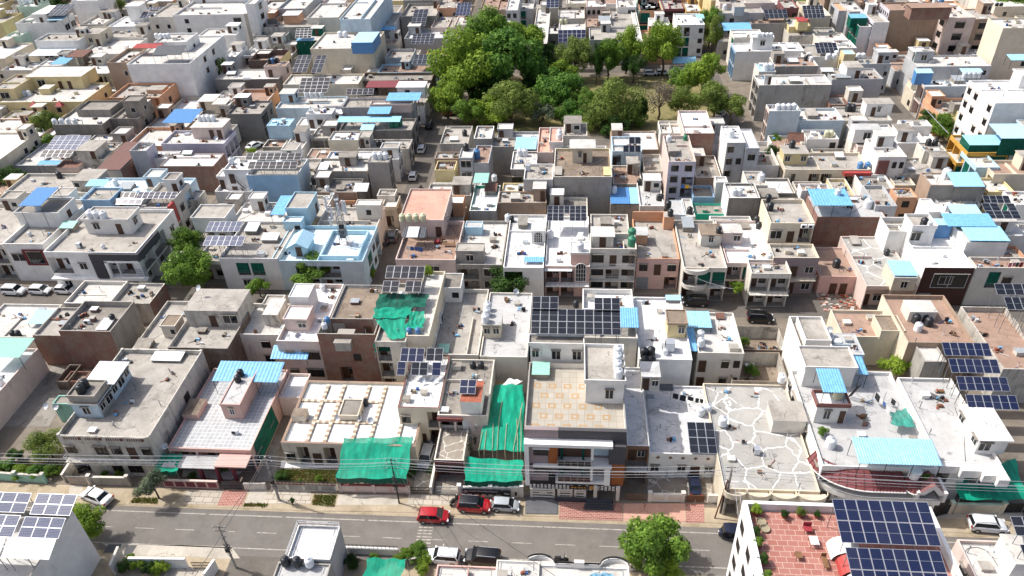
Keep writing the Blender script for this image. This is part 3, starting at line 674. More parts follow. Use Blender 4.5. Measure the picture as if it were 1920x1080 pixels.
for i in range(10):
    y = 51.5+i*.44; w = rnd.uniform(.12, .2)
    for j in range(3):
        xa = -17.9+j*.62; m.poly([(xa, y, .018), (xa+rnd.uniform(.4, .62), y, .018), (xa+rnd.uniform(.4, .6), y+w, .018), (xa, y+w, .018)], 'white_paint')
for x in (-14.6, -31.5): m.poly([(x, 51.4, .018), (x+.16, 51.4, .018), (x+.16, 52.9, .018), (x, 52.9, .018)], 'white_paint')
for i in range(3): m.poly([(-31.8, 54.3+i*.45, .018), (-29.2, 54.3+i*.45, .018), (-29.2, 54.45+i*.45, .018), (-31.8, 54.45+i*.45, .018)], 'white_paint')
struct('road_markings', m)
def patch(name, k, pts, mat, z=.02):
    m = M(); m.poly([at(k, x, y, z) for x, y in pts], mat); return struct(name, m)
patch('driveway', 'a1', [(1465, 605), (1635, 608), (1675, 500), (1510, 498)], 'pave'); patch('driveway', 'a1', [(460, 560), (560, 560), (560, 470), (470, 470)], 'apron')
patch('driveway', 'a1', [(1650, 590), (1780, 590), (1800, 500), (1690, 500)], 'apron', .024); patch('pavement', 'a1', [(1235, 590), (1470, 600), (1505, 505), (1260, 500)], 'slab', .018)
patch('driveway', 'a3', [(160, 658), (380, 662), (382, 545), (165, 530)], 'ramp', .10); patch('driveway', 'a3', [(390, 695), (820, 708), (820, 590), (395, 575)], 'pave')
patch('driveway', 'a3', [(825, 708), (1240, 718), (1240, 590), (830, 590)], 'pnk'); patch('driveway', 'a3', [(1245, 722), (1370, 722), (1370, 590), (1245, 590)], 'pave', .022)
patch('pavement', 'a2', [(30, 590), (370, 590), (370, 505), (60, 500)], 'slab', .018); patch('driveway', 'a2', [(1020, 600), (1360, 600), (1360, 530), (1030, 530)], 'slab', .014)
patch('pavement', 'a2', [(540, 600), (960, 600), (960, 530), (560, 530)], 'apron', .016)
patch('pavement', 'a1', [(690, 860), (1560, 880), (1620, 960), (1500, 965), (1300, 950), (820, 940)], 'apron', .016)
patch('pavement', 'a4', [(1180, 690), (1790, 700), (1790, 640), (1150, 650)], 'apron', .016)
patch('courtyard', 'a1', [(560, 400), (900, 410), (900, 350), (560, 345)], 'gry', .03); patch('courtyard', 'a1', [(1230, 410), (1560, 430), (1700, 330), (1240, 320)], 'conl', .03)
patch('courtyard', 'a2', [(165, 350), (560, 350), (560, 300), (170, 300)], 'wht', .03); patch('driveway', 'a2', [(1060, 500), (1190, 500), (1180, 180), (1110, 180)], 'crkd', .03)
patch('courtyard', 'a2', [(1210, 510), (1370, 510), (1380, 340), (1220, 330)], 'slab', .03); patch('courtyard', 'a3', [(985, 540), (1420, 545), (1420, 380), (990, 380)], 'crkd', .03)
patch('driveway', 'a2', [(0, 440), (130, 440), (170, 130), (90, 130)], 'cond', .03)
patch('courtyard', 'b1', [(0, 1080), (330, 1080), (560, 700), (310, 665)], 'cond', .03)
# ================================================================ ROW ALONG THE NORTH SIDE OF THE ROAD
h1 = house('weathered two storey house with stained balustrades', 'a1', (380, 130, 1000, -450), 7.4, 'old', 'con', front='w.Wwdw/v.wW.', right='...k..', p=.75, brk=.12, balc=.9,
  rooms=[('b1', (455, 930, 655, 640), 2.5, dict(wall='lblue', roof='cond', openings='f:.W. r:wWwWw')), ('b1', (450, 882, 640, 772), 3.4, dict(ov=.05, par=.3, wall='grey', roof='cond', name='tank_stand')), ])
tanks(h1, [(555, 850), (580, 815)], 1, 'k', 'b1'); sheet(h1, 'b1', (560, 790, 770, 640), 10.0, 10.1, 'sh_white', posts=False, noun='sheet'); lid(h1, 'b1', (1010, 632, 1215, 568), .45, 'sh_white', 'broken white skylight', .15)
dish(h1, 'b1', 790, 860); dish(h1, 'b1', 1245, 870, 4.5)
h2 = house('pink house with the grey tiled terrace', 'a1', (1130, 215, 1690, -318), 4.2, 'pink', 'gtile', front='vvv', right='W.w..k', p=.28, wf='pink', junk=0,
  rooms=[('b1', (1480, 935, 1620, 690), 2.6, dict(ov=.08, par=.18, wall='pink', roof='gry', openings='f:.w. r:....')), ('b1', (1225, 1000, 1330, 890), .9, dict(ov=.02, wall='pink', roof='dirt', name='brick_planter'))])
tanks(h2, [(1610, 775), (1628, 735)], 0, 'k', 'b1', .8)
sheet(h2, 'b1', (1430, 772, 1870, 640), 6.4, 6.9, 'sh_blue', pitch=.5); cooler(h2, 'a1', 1590, 120, kind='ac'); dish(h2, 'a1', 1125, 225, 4.2)
g = M(); X0, X1, Y0, Y1 = h2['rect']; g.box(X0-.2, X0+(X1-X0)*.62, Y0-2.2, Y0-.004, 2.9, 3.05, 'gry')
for u_ in (.4, .6, .8): g.box(X0+(X1-X0)*u_, X0+(X1-X0)*u_+.35, Y0-2.0, Y0-1.6, 0, 2.9, 'rose')
g.box(X0+(X1-X0)*.62+.003, X1, Y0-2.2, Y0-.004, 3.3, 3.5, 'pink'); g.build('porch', h2['o'])
g = M(); g.poly([(X1+.35, Y0+1, .8), (X1+.35, Y0+8, .8), (X1+.06, Y0+8, 4.3), (X1+.06, Y0+1, 4.3)], 'netd'); tag(g.build('cloth_screen', None, (X1, Y0+1, 0)), 'dark green cloth hung along the side of the tiled terrace house', 'cloth screen')
g = M(); X0, X1, Y0, Y1 = h1['rect']
for i in range(4):
    a, b = X0+.5+(X1-X0-1)*(i+.08)/4, X0+.5+(X1-X0-1)*(i+.92)/4
    g.box(a, b, Y0-.05, Y0-.003, 6.72, 7.3, 'rust')
    n = int((b-a)/.3)
    for j in range(n): g.box(a+j*.3+.03, a+j*.3+.14, Y0-.1, Y0-.053, 6.72, 7.3, 'old')
    g.box(a-.1, b+.1, Y0-.14, Y0-.103, 7.3, 7.42, 'old')
g.build('balustrade', h1['o'])
h2b = house('small white court between the tiled terrace and the beams', 'b2', (150, 880, 300, 720), 3.6, 'lpink', 'wht', p=.5)
h3 = house('beige single storey house with gridded white roof', 'a2', (165, 178, 1075, -233), 4.1, 'cream', 'wht', front='wvdv.wW.v.', p=.38, cap='brn', pw=.3, junk=0,
  rooms=[('b2', (235, 1010, 330, 955), 1.2, dict(ov=.05, wall='cream', roof='dirt', name='shaft_kerb')), ('b2', (555, 1010, 690, 900), 1.0, dict(ov=.03, par=.2, wall='cream', roof='cond', name='shaft_kerb'))])
g = M(); X0, X1, Y0, Y1 = h3['rect']
for i in range(1, 6):
    x = X0+(X1-X0)*(i/6+(.02 if i % 2 else -.015)); n = int((Y1-Y0-.7)/.9); g = M()
    for j in range(n): g.box(x-.22, x+.22, Y0+.32+j*.9, Y0+.32+j*.9+.45, 3.722, 4.0, 'tan'); g.box(x-.22, x+.22, Y0+.775+j*.9, Y0+.775+j*.9+.44, 3.722, 3.995, 'cream')
    g.build('roof_beam', h3['o'])
for i in range(1, 3):
    g = M(); y = Y0+(Y1-Y0)*i/3+.1; n = int((X1-X0)*.66/.9)
    for j in range(n): g.box(X0+.32+j*.9, X0+.32+j*.9+.45, y-.2, y+.2, 3.722, 3.97, 'tan'); g.box(X0+.775+j*.9, X0+.775+j*.9+.44, y-.2, y+.2, 3.722, 3.965, 'cream')
    g.build('roof_beam', h3['o'])
tanks(h3, [(635, 920)], None, 'w', 'b2', .8); tanks(h3, [(738, 935)], None, 'k', 'b2', .8)
for q in ((705, 1045), (780, 1060), (560, 1035)): dish(h3, 'b2', *q)
h4 = house('narrow beige house with a white roof of small solar racks', 'b2', (955, 948, 1235, 600), 7.0, 'cream', 'wht', front='w.v/Wdv', left='..w..', p=.4, cap='maroon')
solar('', 'b2', (970, 640, 1130, 548), 8.3, 9.2, 3, 1, 6.6, 'pv_b', h4); solar('', 'b2', (1145, 636, 1258, 548), 8.3, 9.2, 2, 1, 6.6, 'pv_k', h4)
solar('', 'b2', (948, 732, 1005, 640), 7.6, 8.6, 1, 1, 6.6, 'pv_b', h4); solar('', 'b2', (1044, 733, 1155, 643), 7.6, 8.6, 2, 1, 6.6, 'pv_k', h4); solar('', 'b2', (1185, 735, 1245, 645), 7.6, 8.6, 1, 1, 6.6, 'pv_b', h4)
dish(h4, 'b2', 1125, 790); dish(h4, 'b2', 1195, 785)
h5 = house('grey roofed house with a dark red fascia', 'b2', (1225, 1000, 1560, 625), 6.6, 'offw', 'cond', front='vv.', p=.45, cap='offw', wf='lpink',
  rooms=[('b2', (1375, 912, 1520, 770), 8.7, dict(ov=.05, up=-6.15, wall='white', roof='rtiles', name='stair_tower', openings='f:.a.'))])
g = M(); X0, X1, Y0, Y1 = h5['rect']; g.box(X0-.1, X0+(X1-X0)*.5, Y0-.35, Y0-.01, 5.75, 6.25, 'maroon'); g.build('fascia', h5['o'])
h5b = house('red edged terrace with white crack lines', 'a2', (1200, 295, 1400, 60), 4.1, 'offw', 'crkd', front='v', left='....', p=.42, wf='maroon', pipes=0, junk=0)
solar('', 'b2', (1370, 858, 1480, 762), 9.1, 9.7, 2, 2, 8.85, 'pv_b', h5, legs=False); tanks(h5, [(1465, 680), (1520, 680)], None, 'k', 'b2', .9, 'h')
# navy and orange house
h7 = house('tall navy and orange panelled house with the patterned terrace', 'a3', (155, 70, 845, -358), 10.9, 'offw', 'con', p=.8, cap='grey', wf='mauve', pipes=0, junk=0,
  rooms=[('b3', (180, 528, 560, 468), 3.4, dict(ov=.25, wall='white', roof='cond', openings='f:w.W.W', par=.35)), ('b3', (560, 785, 842, 540), 3.5, dict(ov=.18, par=.5, wall='white', roof='con', openings='f:..W.'))])
X0, X1, Y0, Y1 = h7['rect']; t = h7['o']; w = X1-X0
tanks(h7, [(785, 590), (785, 640), (785, 692), (790, 745)], 1, 'w', 'b3')
floor_mat('motif', 'a9a69f', 'b9b5ac', amt=.25, grid=dict(w=.95, h=.95, m=.02, a='a29c90', b='aea89d', c='94836a')); plain('sandt', 'a98a62', .9, var=.15)
m = M(); zf = 10.1; rnd = random.Random(5)
m.poly([(X0+.7, Y0+.3, zf+.006), (X1-.3, Y0+.3, zf+.006), (X1-.3, Y1-.8, zf+.006), (X0+.7, Y1-.8, zf+.006)], 'motif')
for i in range(int((w-1)/1.9)):
    for j in range(int((Y1-Y0-1)/1.75)):
        x = X0+.75+i*1.9+(.95 if j % 2 else 0); y = Y0+.4+j*1.75
        if x+.95 < X1-.35:
            for a in ((x, x+.95, y, y+.2), (x, x+.95, y+.67, y+.87), (x, x+.2, y+.2, y+.67), (x+.75, x+.95, y+.2, y+.67)): m.poly([(a[0], a[2], zf+.01), (a[1], a[2], zf+.01), (a[1], a[3], zf+.01), (a[0], a[3], zf+.01)], 'sandt')
m.build('terrace_tiles', t)
def fx(u): return X0+w*u
F = M()                                                  # facade: frame, beams, panels
yf = Y0-1.5
F.box(X0, fx(.335), Y0-.5, Y0-.004, 11.0, 12.62, 'mauve'); F.box(fx(.335)+.003, X1, Y0-.5, Y0-.004, 10.6, 12.64, 'navy'); F.box(fx(.84), X1, Y0-1.2, Y0-.004, 7.0, 10.597, 'navy'); F.box(fx(.05), fx(.237), Y0-1.15, Y0-.004, 3.1, 6.297, 'mauve'); F.box(fx(.05), fx(.237), Y0-1.15, Y0-.004, 6.753, 10.447, 'mauve'); F.build('navy_panel', t)
F = M(); F.box(X0, fx(.045), yf, Y0-.504, 2.4, 11.0, 'pure'); F.box(fx(.045)+.002, fx(.87), yf, Y0-.504, 10.45, 11.0, 'pure'); F.box(fx(.05), fx(.86), Y0-.5, Y0-.004, 10.45, 10.59, 'white'); F.box(fx(.66), fx(.685), yf, yf+.3, 8.1, 10.448, 'pure'); F.build('white_frame', t)
F = M(); F.box(fx(.085), fx(.87), yf, Y0-.004, 6.3, 6.75, 'pure'); F.box(fx(.80), fx(.86), yf, yf+.4, 2.9, 6.298, 'pure'); F.box(fx(.66), fx(.685), yf, yf+.3, 3.9, 6.298, 'pure'); F.box(fx(.31), fx(.8), yf, Y0-.004, 3.1, 3.5, 'pure'); F.box(fx(.085), fx(.25), Y0-1.5, Y0-1.16, 9.95, 10.1, 'white'); F.build('white_beam', t)
F = M(); F.box(fx(.24), fx(.33), Y0-1.15, Y0-.004, 6.76, 10.44, 'orange'); F.box(fx(.872), X1, Y0-1.15, Y0-.004, 2.6, 6.99, 'orange'); F.box(fx(.34), fx(.66), Y0-.06, Y0-.004, 6.9, 10.3, 'brown'); F.box(fx(.34), fx(.66), Y0-.06, Y0-.004, 3.52, 6.25, 'dark'); F.box(fx(.69), fx(.84), Y0-.06, Y0-.004, 7.3, 10.3, 'lblue'); F.box(fx(.69), fx(.79), Y0-.06, Y0-.004, 3.6, 6.2, 'brown'); F.build('cladding_and_recess_shade', t)  # coloured panels, plus a near-black sheet painting shade into the lower balcony recess
for z in (6.78, 3.52): F = M(); F.box(fx(.335), fx(.66), yf+.02, yf+.06, z, z+.95, 'glass'); rail_mesh(F, (fx(.33), yf+.03), (fx(.665), yf+.03), z, 'alu', 1.0); F.build('balcony_glass', t)
F = M(); F.box(X0+.3, X1-.3, Y0-.03, Y0-.004, .2, 2.4, 'char'); F.box(X0, X1, Y0-.02, Y0-.003, 2.42, 3.0, 'dark'); F.build('stilt_floor', t)
F = M()
for i in range(2):
    for x, q in ((.36, .38), (.575, .597)): F = M(); F.box(fx(x), fx(q), Y0-.5, Y0-.4, 6.8+i*-3.2, 10.3-i*4.05, 'netd'); F.build('curtain', t)
for u_, z in ((.165, 8.5), (.165, 5.0)): put_open('w', t, 'f', fx(u_), Y0-1.155, z, 1.7, 1.15, 'frame_b')
F = M()                                                  # gates and front wall
for i in range(3):
    for j in range(24):
        x = X0+.5+j*.46; F.box(x, x+.3, Y0-1.6, Y0-1.55, 1.7+i*.28+(j % 2)*.08, 1.86+i*.28+(j % 2)*.08, 'white')
F.build('screen', t)
F = M(); yy = Y0-1.75
for a, b in ((.05, .3), (.33, .48), (.5, .62)):
    for z in (.25, .75, 1.25, 1.6): F.box(fx(a), fx(b), yy, yy+.06, z, z+.22, 'offw')
    for x in (a, b-.02): F.box(fx(x), fx(x+.025), yy-.02, yy+.08, .2, 1.85, 'offw')
F.build('gate', t)
F = M()
for u_ in (.70, .93): F.box(fx(u_), fx(u_)+.42, yy-.1, yy+.3, .1, 2.5, 'offw')
F.box(fx(.45), fx(.64), yy+.1, yy+.14, 1.9, 2.5, 'dark')
for i, (wd) in enumerate((.3, .22, .34, .26, .2)): F.box(fx(.47)+i*.4, fx(.47)+i*.4+wd, yy+.06, yy+.1, 2.1, 2.28, 'gold')
F.box(fx(.66), fx(.70)-.05, yy+.1, yy+.14, 1.9, 2.5, 'gold'); F.build('nameplate', t)
F = M()
for i in range(4): F.box(fx(.60)+i*.1, fx(.90)-i*.05, yy-1.5+i*.28, yy-1.5+i*.28+.27, .02, .16+.15*i, 'navy')
F.box(fx(.3), fx(.9), yy-.4, yy-.22, .02, .7, 'navy'); F.build('front_steps', t)
for o_ in t.children:                                      # storeys of this house are lower than they were drawn
    if o_.name.split('.')[0] in ('navy_panel', 'white_frame', 'white_beam', 'cladding_and_recess_shade', 'balcony_glass', 'stilt_floor', 'curtain'):
        for v_ in o_.data.vertices: v_.co.z *= .865
    elif o_.name.split('.')[0] == 'window': o_.location.z *= .865
solar('big dark solar array on tall posts atop the navy house', 'b3', (198, 452, 808, 287), 14.4, 15.7, 10, 2, 10.2, 'pv_k'); solar('small solar array at left above the big rooftop array', 'b3', (207, 283, 384, 200), 15.9, 16.6, 3, 1, 10.2, 'pv_k')
solar('small solar array at right above the big rooftop array', 'b3', (628, 291, 803, 209), 15.9, 16.6, 3, 1, 10.2, 'pv_k')
lid(h7, 'b3', (205, 728, 325, 640), .9, 'sh_mint', 'glazed shaft cover', .1); cooler(h7, 'b3', 268, 745, kind='ac')
h8 = house('narrow white house with brown balcony beside the navy house', 'a3', (850, 200, 1000, -330), 7.0, 'white', 'whtd', front='v/v', p=.3, wf='brown', balc=.9,
  rooms=[('b3', (945, 742, 1078, 640), 2.5, dict(ov=.08, wall='offw', roof='whtd', openings='f:dw'))])
tanks(h8, [(968, 660), (1012, 660)], None, 'k', 'b3'); cooler(h8, 'b3', 1105, 575, kind='cooler')
h8b = house('low white house with diamond motifs on its front', 'a3', (1000, 250, 1462, -205), 4.3, 'white', 'whtd', front='w.wdw', p=.25, cap='white')
g = M(); X0, X1, Y0, Y1 = h8b['rect']
for i in range(5):
    x = X0+1.1+(X1-X0-2.2)*i/4; z = 3.55; s = .3; g.poly([(x-s, Y0-.012, z), (x, Y0-.012, z-s), (x+s, Y0-.012, z), (x, Y0-.012, z+s)], 'brown')
g.build('diamond_motif', h8b['o'])
solar('', 'a3', (1275, 250, 1460, 42), 4.6, 5.5, 3, 2, 4.05, 'pv_k', h8b); lid(h8b, 'b3', (1070, 830, 1160, 790), .2, 'sh_slate', 'dark skylight')
tanks(h8b, [(1345, 995), (1392, 975)], 4.2, 'w', 'b3', .9); tanks(h8b, [(1492, 1065)], 4.6, 'w', 'b3'); 
for q in ((1010, 360), (1140, 400), (1390, 400)): cooler(h8b, 'a3', *q, z=.03, kind='cooler')
h9 = house('cream house with a crazed roof and rounded front balconies', 'a4', (-228, 490, 425, -216), 4.6, 'cream', 'crk', left='...k..', front='v.v.v', p=.3, cap='cream',
  rooms=[('b4', (105, 1040, 345, 905), 2.3, dict(ov=.15, wall='offw', roof='con'))])
X0, X1, Y0, Y1 = h9['rect']; g = M()
for u_, r_ in ((.12, .9), (.36, 1.0), (.62, 1.1), (.9, 1.2)):
    c = Vector((X0+(X1-X0)*u_, Y0-.3)); pts = [(c.x+r_*1.5*cs(R(a)), c.y+r_*sn(R(a))) for a in range(180, 361, 15)]
    g.prism([(x, y) for x, y in pts]+[(pts[-1][0], Y0-.003), (pts[0][0], Y0-.003)], 4.0, 4.2, 'cream')
    for a, b in zip(pts, pts[1:]): g.poly([(a[0], a[1], 4.2), (b[0], b[1], 4.2), (b[0], b[1], 4.9), (a[0], a[1], 4.9)], 'cream'); g.tube((a[0], a[1], 4.9), (b[0], b[1], 4.9), .07, 'cream', 5)
g.build('rounded_balcony', h9['o'])
tanks(h9, [(160, 775)], 5.2, 'w', 'b4', .9); cooler(h9, 'a3', 1720, 250, kind='cooler', s=.8)
h10 = house('big white house with red tiled awnings', 'a4', (440, 335, 1225, -305), 6.2, 'white', 'gry', left='wW.w.w', front='vWv.Wv', p=.5, wl='pure', balc=0,
  rooms=[('b4', (322, 688, 680, 548), 3.3, dict(ov=.15, par=.35, wall='white', roof='con', tip='white')), ('b4', (400, 945, 632, 850), 3.0, dict(ov=.2, par=.5, wall='white', roof='wht', openings='f:.W.d', tip='maroon'))])
sheet(h10, 'a4', (690, 320, 1250, 150), 8.2, 8.7, 'sh_sky'); sheet(h10, 'b4', (445, 848, 608, 688), 10.6, 11.0, 'sh_blue', base=8.6); sheet(h10, 'b4', (690, 728, 752, 605), 8.2, 8.5, 'sh_blue')
tanks(h10, [(540, 885)], 1, 'y', 'b4', 1.1); tanks(h10, [(488, 205)], None, 'w', 'a4', 1.1)
X0, X1, Y0, Y1 = h10['rect']; t = h10['o']; g = M()      # awnings: straight runs and a curved corner
def awning(g, pts_in, pts_out, zi, zo):
    n = len(pts_in)-1
    for i in range(n):
        for j in range(5):
            a, b = j/5, (j+1)/5
            def q(k, f, dz=0): p = Vector((*pts_in[k], zi)).lerp(Vector((*pts_out[k], zo)), f); return (p.x, p.y, p.z+dz)
            g.poly([q(i, b, .0), q(i+1, b, .0), q(i+1, a, -.08), q(i, a, -.08)], 'rose' if (i+j) % 3 else 'maroon'); g.poly([q(i, b, -.0), q(i, b, -.08), q(i+1, b, -.08), q(i+1, b, -.0)], 'maroon')
        g.tube(q(i, 0, .04), q(i, 1, .04), .045, 'maroon', 4)
        g.tube((*pts_out[i], zo-.05), (*pts_out[i+1], zo-.05), .09, 'pure', 5)
w = X1-X0; Rx = .42*w; arc = [R(a) for a in range(180, 271, 9)]
awning(g, [(X0+Rx+Rx*cs(a), Y0+2.6+2.7*sn(a)) for a in arc], [(X0+Rx+(Rx+.9)*cs(a), Y0+2.4+4.6*sn(a)) for a in arc], 5.9, 4.5)
n = 11; awning(g, [(X0+Rx+i*.28*w/(n-1), Y0-.1) for i in range(n)], [(X0+Rx+i*.28*w/(n-1), Y0-2.2) for i in range(n)], 5.75, 4.5)
arc = [R(a) for a in range(180, 361, 20)]; c = (X0+.775*w, Y0-.7); awning(g, [(c[0]+.5*cs(a), c[1]+.5*sn(a)) for a in arc], [(c[0]+1.15*cs(a), c[1]+1.7*sn(a)) for a in arc], 5.7, 4.5)
g.build('tiled_awning', t); g = M(); g.lathe([(.62, 5.6), (.6, 6.3), (.75, 6.5), (.75, 6.65)], (c[0], c[1], 0), 'white', 16); g.build('round_turret', t)
g = M(); xg, yg = X0+.915*w, Y0-2.3
g.poly([(xg-1.4, yg, 4.6), (xg, yg, 6.0), (xg, Y0-.01, 6.0), (xg-1.4, Y0-.01, 4.6)], 'rose'); g.poly([(xg, yg, 6.0), (xg+1.4, yg, 4.6), (xg+1.4, Y0-.01, 4.6), (xg, Y0-.01, 6.0)], 'rose')
g.box(xg-1.7, xg-1.35, yg-.1, Y0-.01, 3.2, 4.8, 'white'); g.box(xg+1.35, xg+1.7, yg-.1, Y0-.01, 3.2, 4.8, 'white')
for s_ in (-1, 1): g.poly([(xg+s_*1.4, yg-.02, 4.3), (xg+s_*.8, yg-.02, 4.3), (xg, yg-.02, 5.3), (xg, yg-.02, 6.02), (xg+s_*1.4, yg-.02, 4.65)], 'white')
g.build('gable_porch', t)
g = M(); arc = [R(a) for a in range(180, 271, 9)]; pts = [(X0+Rx+(Rx+1.0)*cs(a), Y0+2.4+5.0*sn(a)) for a in arc]+[(X1, Y0-2.6)]
g.prism(pts+[(X1, Y0-.004), (X0+3.6, Y0-.004), (X0+.4, Y0+3)], 2.95, 3.25, 'white')
for a, b in zip(pts, pts[1:]): g.poly([(a[0], a[1], 3.25), (b[0], b[1], 3.25), (b[0], b[1], 3.75), (a[0], a[1], 3.75)], 'white'); g.tube((a[0], a[1], 3.95), (b[0], b[1], 3.95), .05, 'alu', 4)
for x in (X0+4, X0+8, X0+11, X1-.4): g.box(x, x+.35, Y0-2.0, Y0-1.6, 0, 2.95, 'white')
g.build('balcony', t)
h11 = house('white house with a zigzag parapet and stepped roof', 'a4', (1235, 312, 1650, -258), 6.6, 'white', 'gry', front='v.vv', p=.45,
  rooms=[('a4', (1500, 165, 1735, -78), 2.6, dict(ov=.3, wall='white', roof='wht', openings='f:W. l:w.w'))])
for i, (a, b, c, d) in enumerate(((1267, 600, 1587, 512), (1312, 715, 1646, 622), (1365, 835, 1710, 742), (1427, 960, 1772, 865))): solar('', 'b4', (a, b, c, d), 9.4-.25*i, 10.2-.25*i, 6, 1, 6.2, 'pv_b', h11)
g = M(); X0, X1, Y0, Y1 = h11['rect']
for i, (a, b, d) in enumerate(((0, .3, .5), (.3, .62, 1.1), (.62, .82, 1.7), (.82, 1, 2.3))): g.box(X0+(X1-X0)*a+.003, X0+(X1-X0)*b, Y0-d, Y0-.004, 5.3, 6.5, 'white')
g.build('stepped_balcony', h11['o'])
yb = house('low brick store in the paved western yard', 'b1', (425, 772, 560, 705), 1.5, 'brick', 'dirt', p=.7, pipes=0, junk=0); house('narrow open brick bay in the western yard', 'b1', (375, 775, 455, 660), 1.7, 'dbrick', 'cond', p=1.2, pipes=0, junk=0); tank(yb, 'b1', 145, 860, .02, 'k', 'h', .9); house('mouldy green lean to beside the stained house', 'b1', (350, 925, 478, 868), 3.6, 'teal', 'cond', p=.2, junk=0, pipes=0); dish(h1, 'b1', 325, 960, 2.6); dish(h1, 'b1', 390, 965, 2.6)
# west end of the row
hw = house('pale pink walled house at the left edge', None, (-95, -80.4, 58, 81), 4.6, 'lpink', 'wht', right='......', p=.5)
sheet(hw, 'b1', (-120, 610, 130, 480), 6.6, 6.9, 'sh_mint', posts=True, noun='sheet canopy'); tanks(hw, [(10, 795)], None, 'w', 'b1', .9)
# ================================================================ SOUTH SIDE OF THE ROAD
s1 = house('pale house under tilted solar racks south of the road', None, (-75, -54.9, 30, 49.1), 8.8, 'pure', 'conl', right='', p=.9, cap='grey', pin='grey')
for i, (a, b, c, d, mt, ny) in enumerate(((-235, 262*1.0, 305, 20, 'pv_g', 2), (370, 300, 880, 40, 'pv_g', 2), (-390, 570, 150, 300, 'pv_g', 2), (215, 590, 738, 335, 'pv_g', 2), (5, 850, 620, 595, 'pv_w', 1), (-600, 830, -20, 590, 'pv_w', 1))):
    TILE['z1'] = (0, 920, 6.75); solar('', 'z1', (a, b, c, d), 10.6, 11.4, 4 if ny == 1 else 3, ny, 8.0, mt, s1)
s2 = house('small white stair block with a bright flat roof by the road', 'a2', (207, 958, 500, 738), 5.4, 'bgrey', 'wht', right='', p=.35, pw=.12, cap='white', junk=0)
g = M(); X0, X1, Y0, Y1 = s2['rect']
rail_mesh(g, (X0, Y1), (X1, Y1), 5.4, 'alu', .7); rail_mesh(g, (X0, Y0), (X0, Y1), 5.4, 'alu', .7); rail_mesh(g, (X1, Y0), (X1, Y1), 5.4, 'alu', .7); g.build('roof_railing', s2['o'])
s3 = house('grey flat roof with three tanks in the bottom foreground', 'a2', (60, 1230, 430, 990), 5.0, 'grey', 'gry', p=.3)
tanks(s3, [(205, 1000), (283, 1003)], 5.0, 'k', 'a2', .85); tanks(s3, [(365, 1005)], 5.0, 'w', 'a2', .85)
s4 = house('low pink building with a row of dark vents', 'a2', (1190, 1200, 1610, 1010), 3.0, 'pink', 'conl', front='kkk', p=.3); s4b = house('pale grey slab roof beside the parked dark car', 'a2', (1605, 1180, 1905, 975), 4.6, 'offw', 'conl', p=.12)
s7 = house('cream house with two arched parapets below the road', 'a3', (160, 1300, 880, 1010), 4.4, 'white', 'conl', p=.2, cap='white', junk=0)
X0, X1, Y0, Y1 = s7['rect']; g = M(); w = X1-X0
def top(u): 
    for c in (.12, .86):
        if abs(u-c) < .14: return .9*math.sqrt(max(0, 1-((u-c)/.14)**2))
    return 0
n = 60
for i in range(n):
    a, b = i/n, (i+1)/n; xa, xb = X0+w*a, X0+w*b; ya, yb = Y1+top(a), Y1+top(b)
    g.poly([(xa, ya, 3.3), (xb, yb, 3.3), (xb, yb, 4.75), (xa, ya, 4.75)], 'white'); g.poly([(xb, yb-.22, 4.2), (xa, ya-.22, 4.2), (xa, ya-.22, 4.75), (xb, yb-.22, 4.75)], 'white'); g.poly([(xa, ya-.22, 4.75), (xb, yb-.22, 4.75), (xb, yb, 4.75), (xa, ya, 4.75)], 'white')
    g.poly([(xa, Y1-.2, 4.206), (xb, Y1-.2, 4.206), (xb, yb-.2, 4.206), (xa, ya-.2, 4.206)], 'conl')
    for dz in (.18, .34): g.tube((xa, ya-.1, 4.75+dz), (xb, yb-.1, 4.75+dz), .055, 'iron', 5)
    if i % 6 == 0: g.tube((xa, ya-.1, 4.75), (xa, ya-.1, 5.15), .04, 'iron', 4)
g.box(X0+w*.46, X0+w*.56, Y1-.25, Y1+.12, 3.3, 5.3, 'white'); g.build('arched_parapet', s7['o'])
s5 = house('white corner house with the red tiled roof terrace', None, (17.8, 36.2, 25, 50.4), 13.0, 'pure', 'rtile', left='kkkkkkkk', p=1.0, pw=.4, junk=0, wl='pure', fr='frame_w', nf=4)
TILE['z2'] = (1340, 920, 6.75)
solar('large upper solar array over the red tiled terrace', 'a4', (570, 855, 1245, 570), 15.0, 16.0, 8, 2, 12.0, 'pv_b', None); solar('large lower solar array over the red tiled terrace', 'a4', (660, 1190, 1330, 897), 14.4, 15.4, 8, 2, 12.0, 'pv_b', None)
X0, X1, Y0, Y1 = s5['rect']
for i in range(5):
    tt = thing('curved_canopy', (25.2+.35*i, 44.4-i*1.9, 12.05), ['white curved canopy band nearest the back of the terrace', 'red curved canopy band second from the back', 'white curved canopy band in the middle', 'red curved canopy band second from the front', 'white curved canopy band nearest the front'][i], 'canopy')
    g = M(); c = 'sh_red' if i % 2 else 'pure'
    for k in range(8):
        a, b = R(180-k*22.5), R(180-(k+1)*22.5); y0, y1 = 44.4-i*1.9, 46.25-i*1.9
        g.poly([(26.6+.35*i+1.5*cs(a), y0, 12.1+1.3*sn(a)), (26.6+.35*i+1.5*cs(b), y0, 12.1+1.3*sn(b)), (26.6+.35*i+1.5*cs(b), y1, 12.1+1.3*sn(b)), (26.6+.35*i+1.5*cs(a), y1, 12.1+1.3*sn(a))], c)
    g.build('canopy_sheet', tt)
s6 = house('cream house with a coiled hose on its roof', 'a4', (1500, 1150, 1960, 840), 6.0, 'lpink', 'conl', left='w', p=.5, rooms=[('a4', (1745, 1000, 2050, 800), 2.6, dict(ov=.1, wall='white', roof='conl'))])
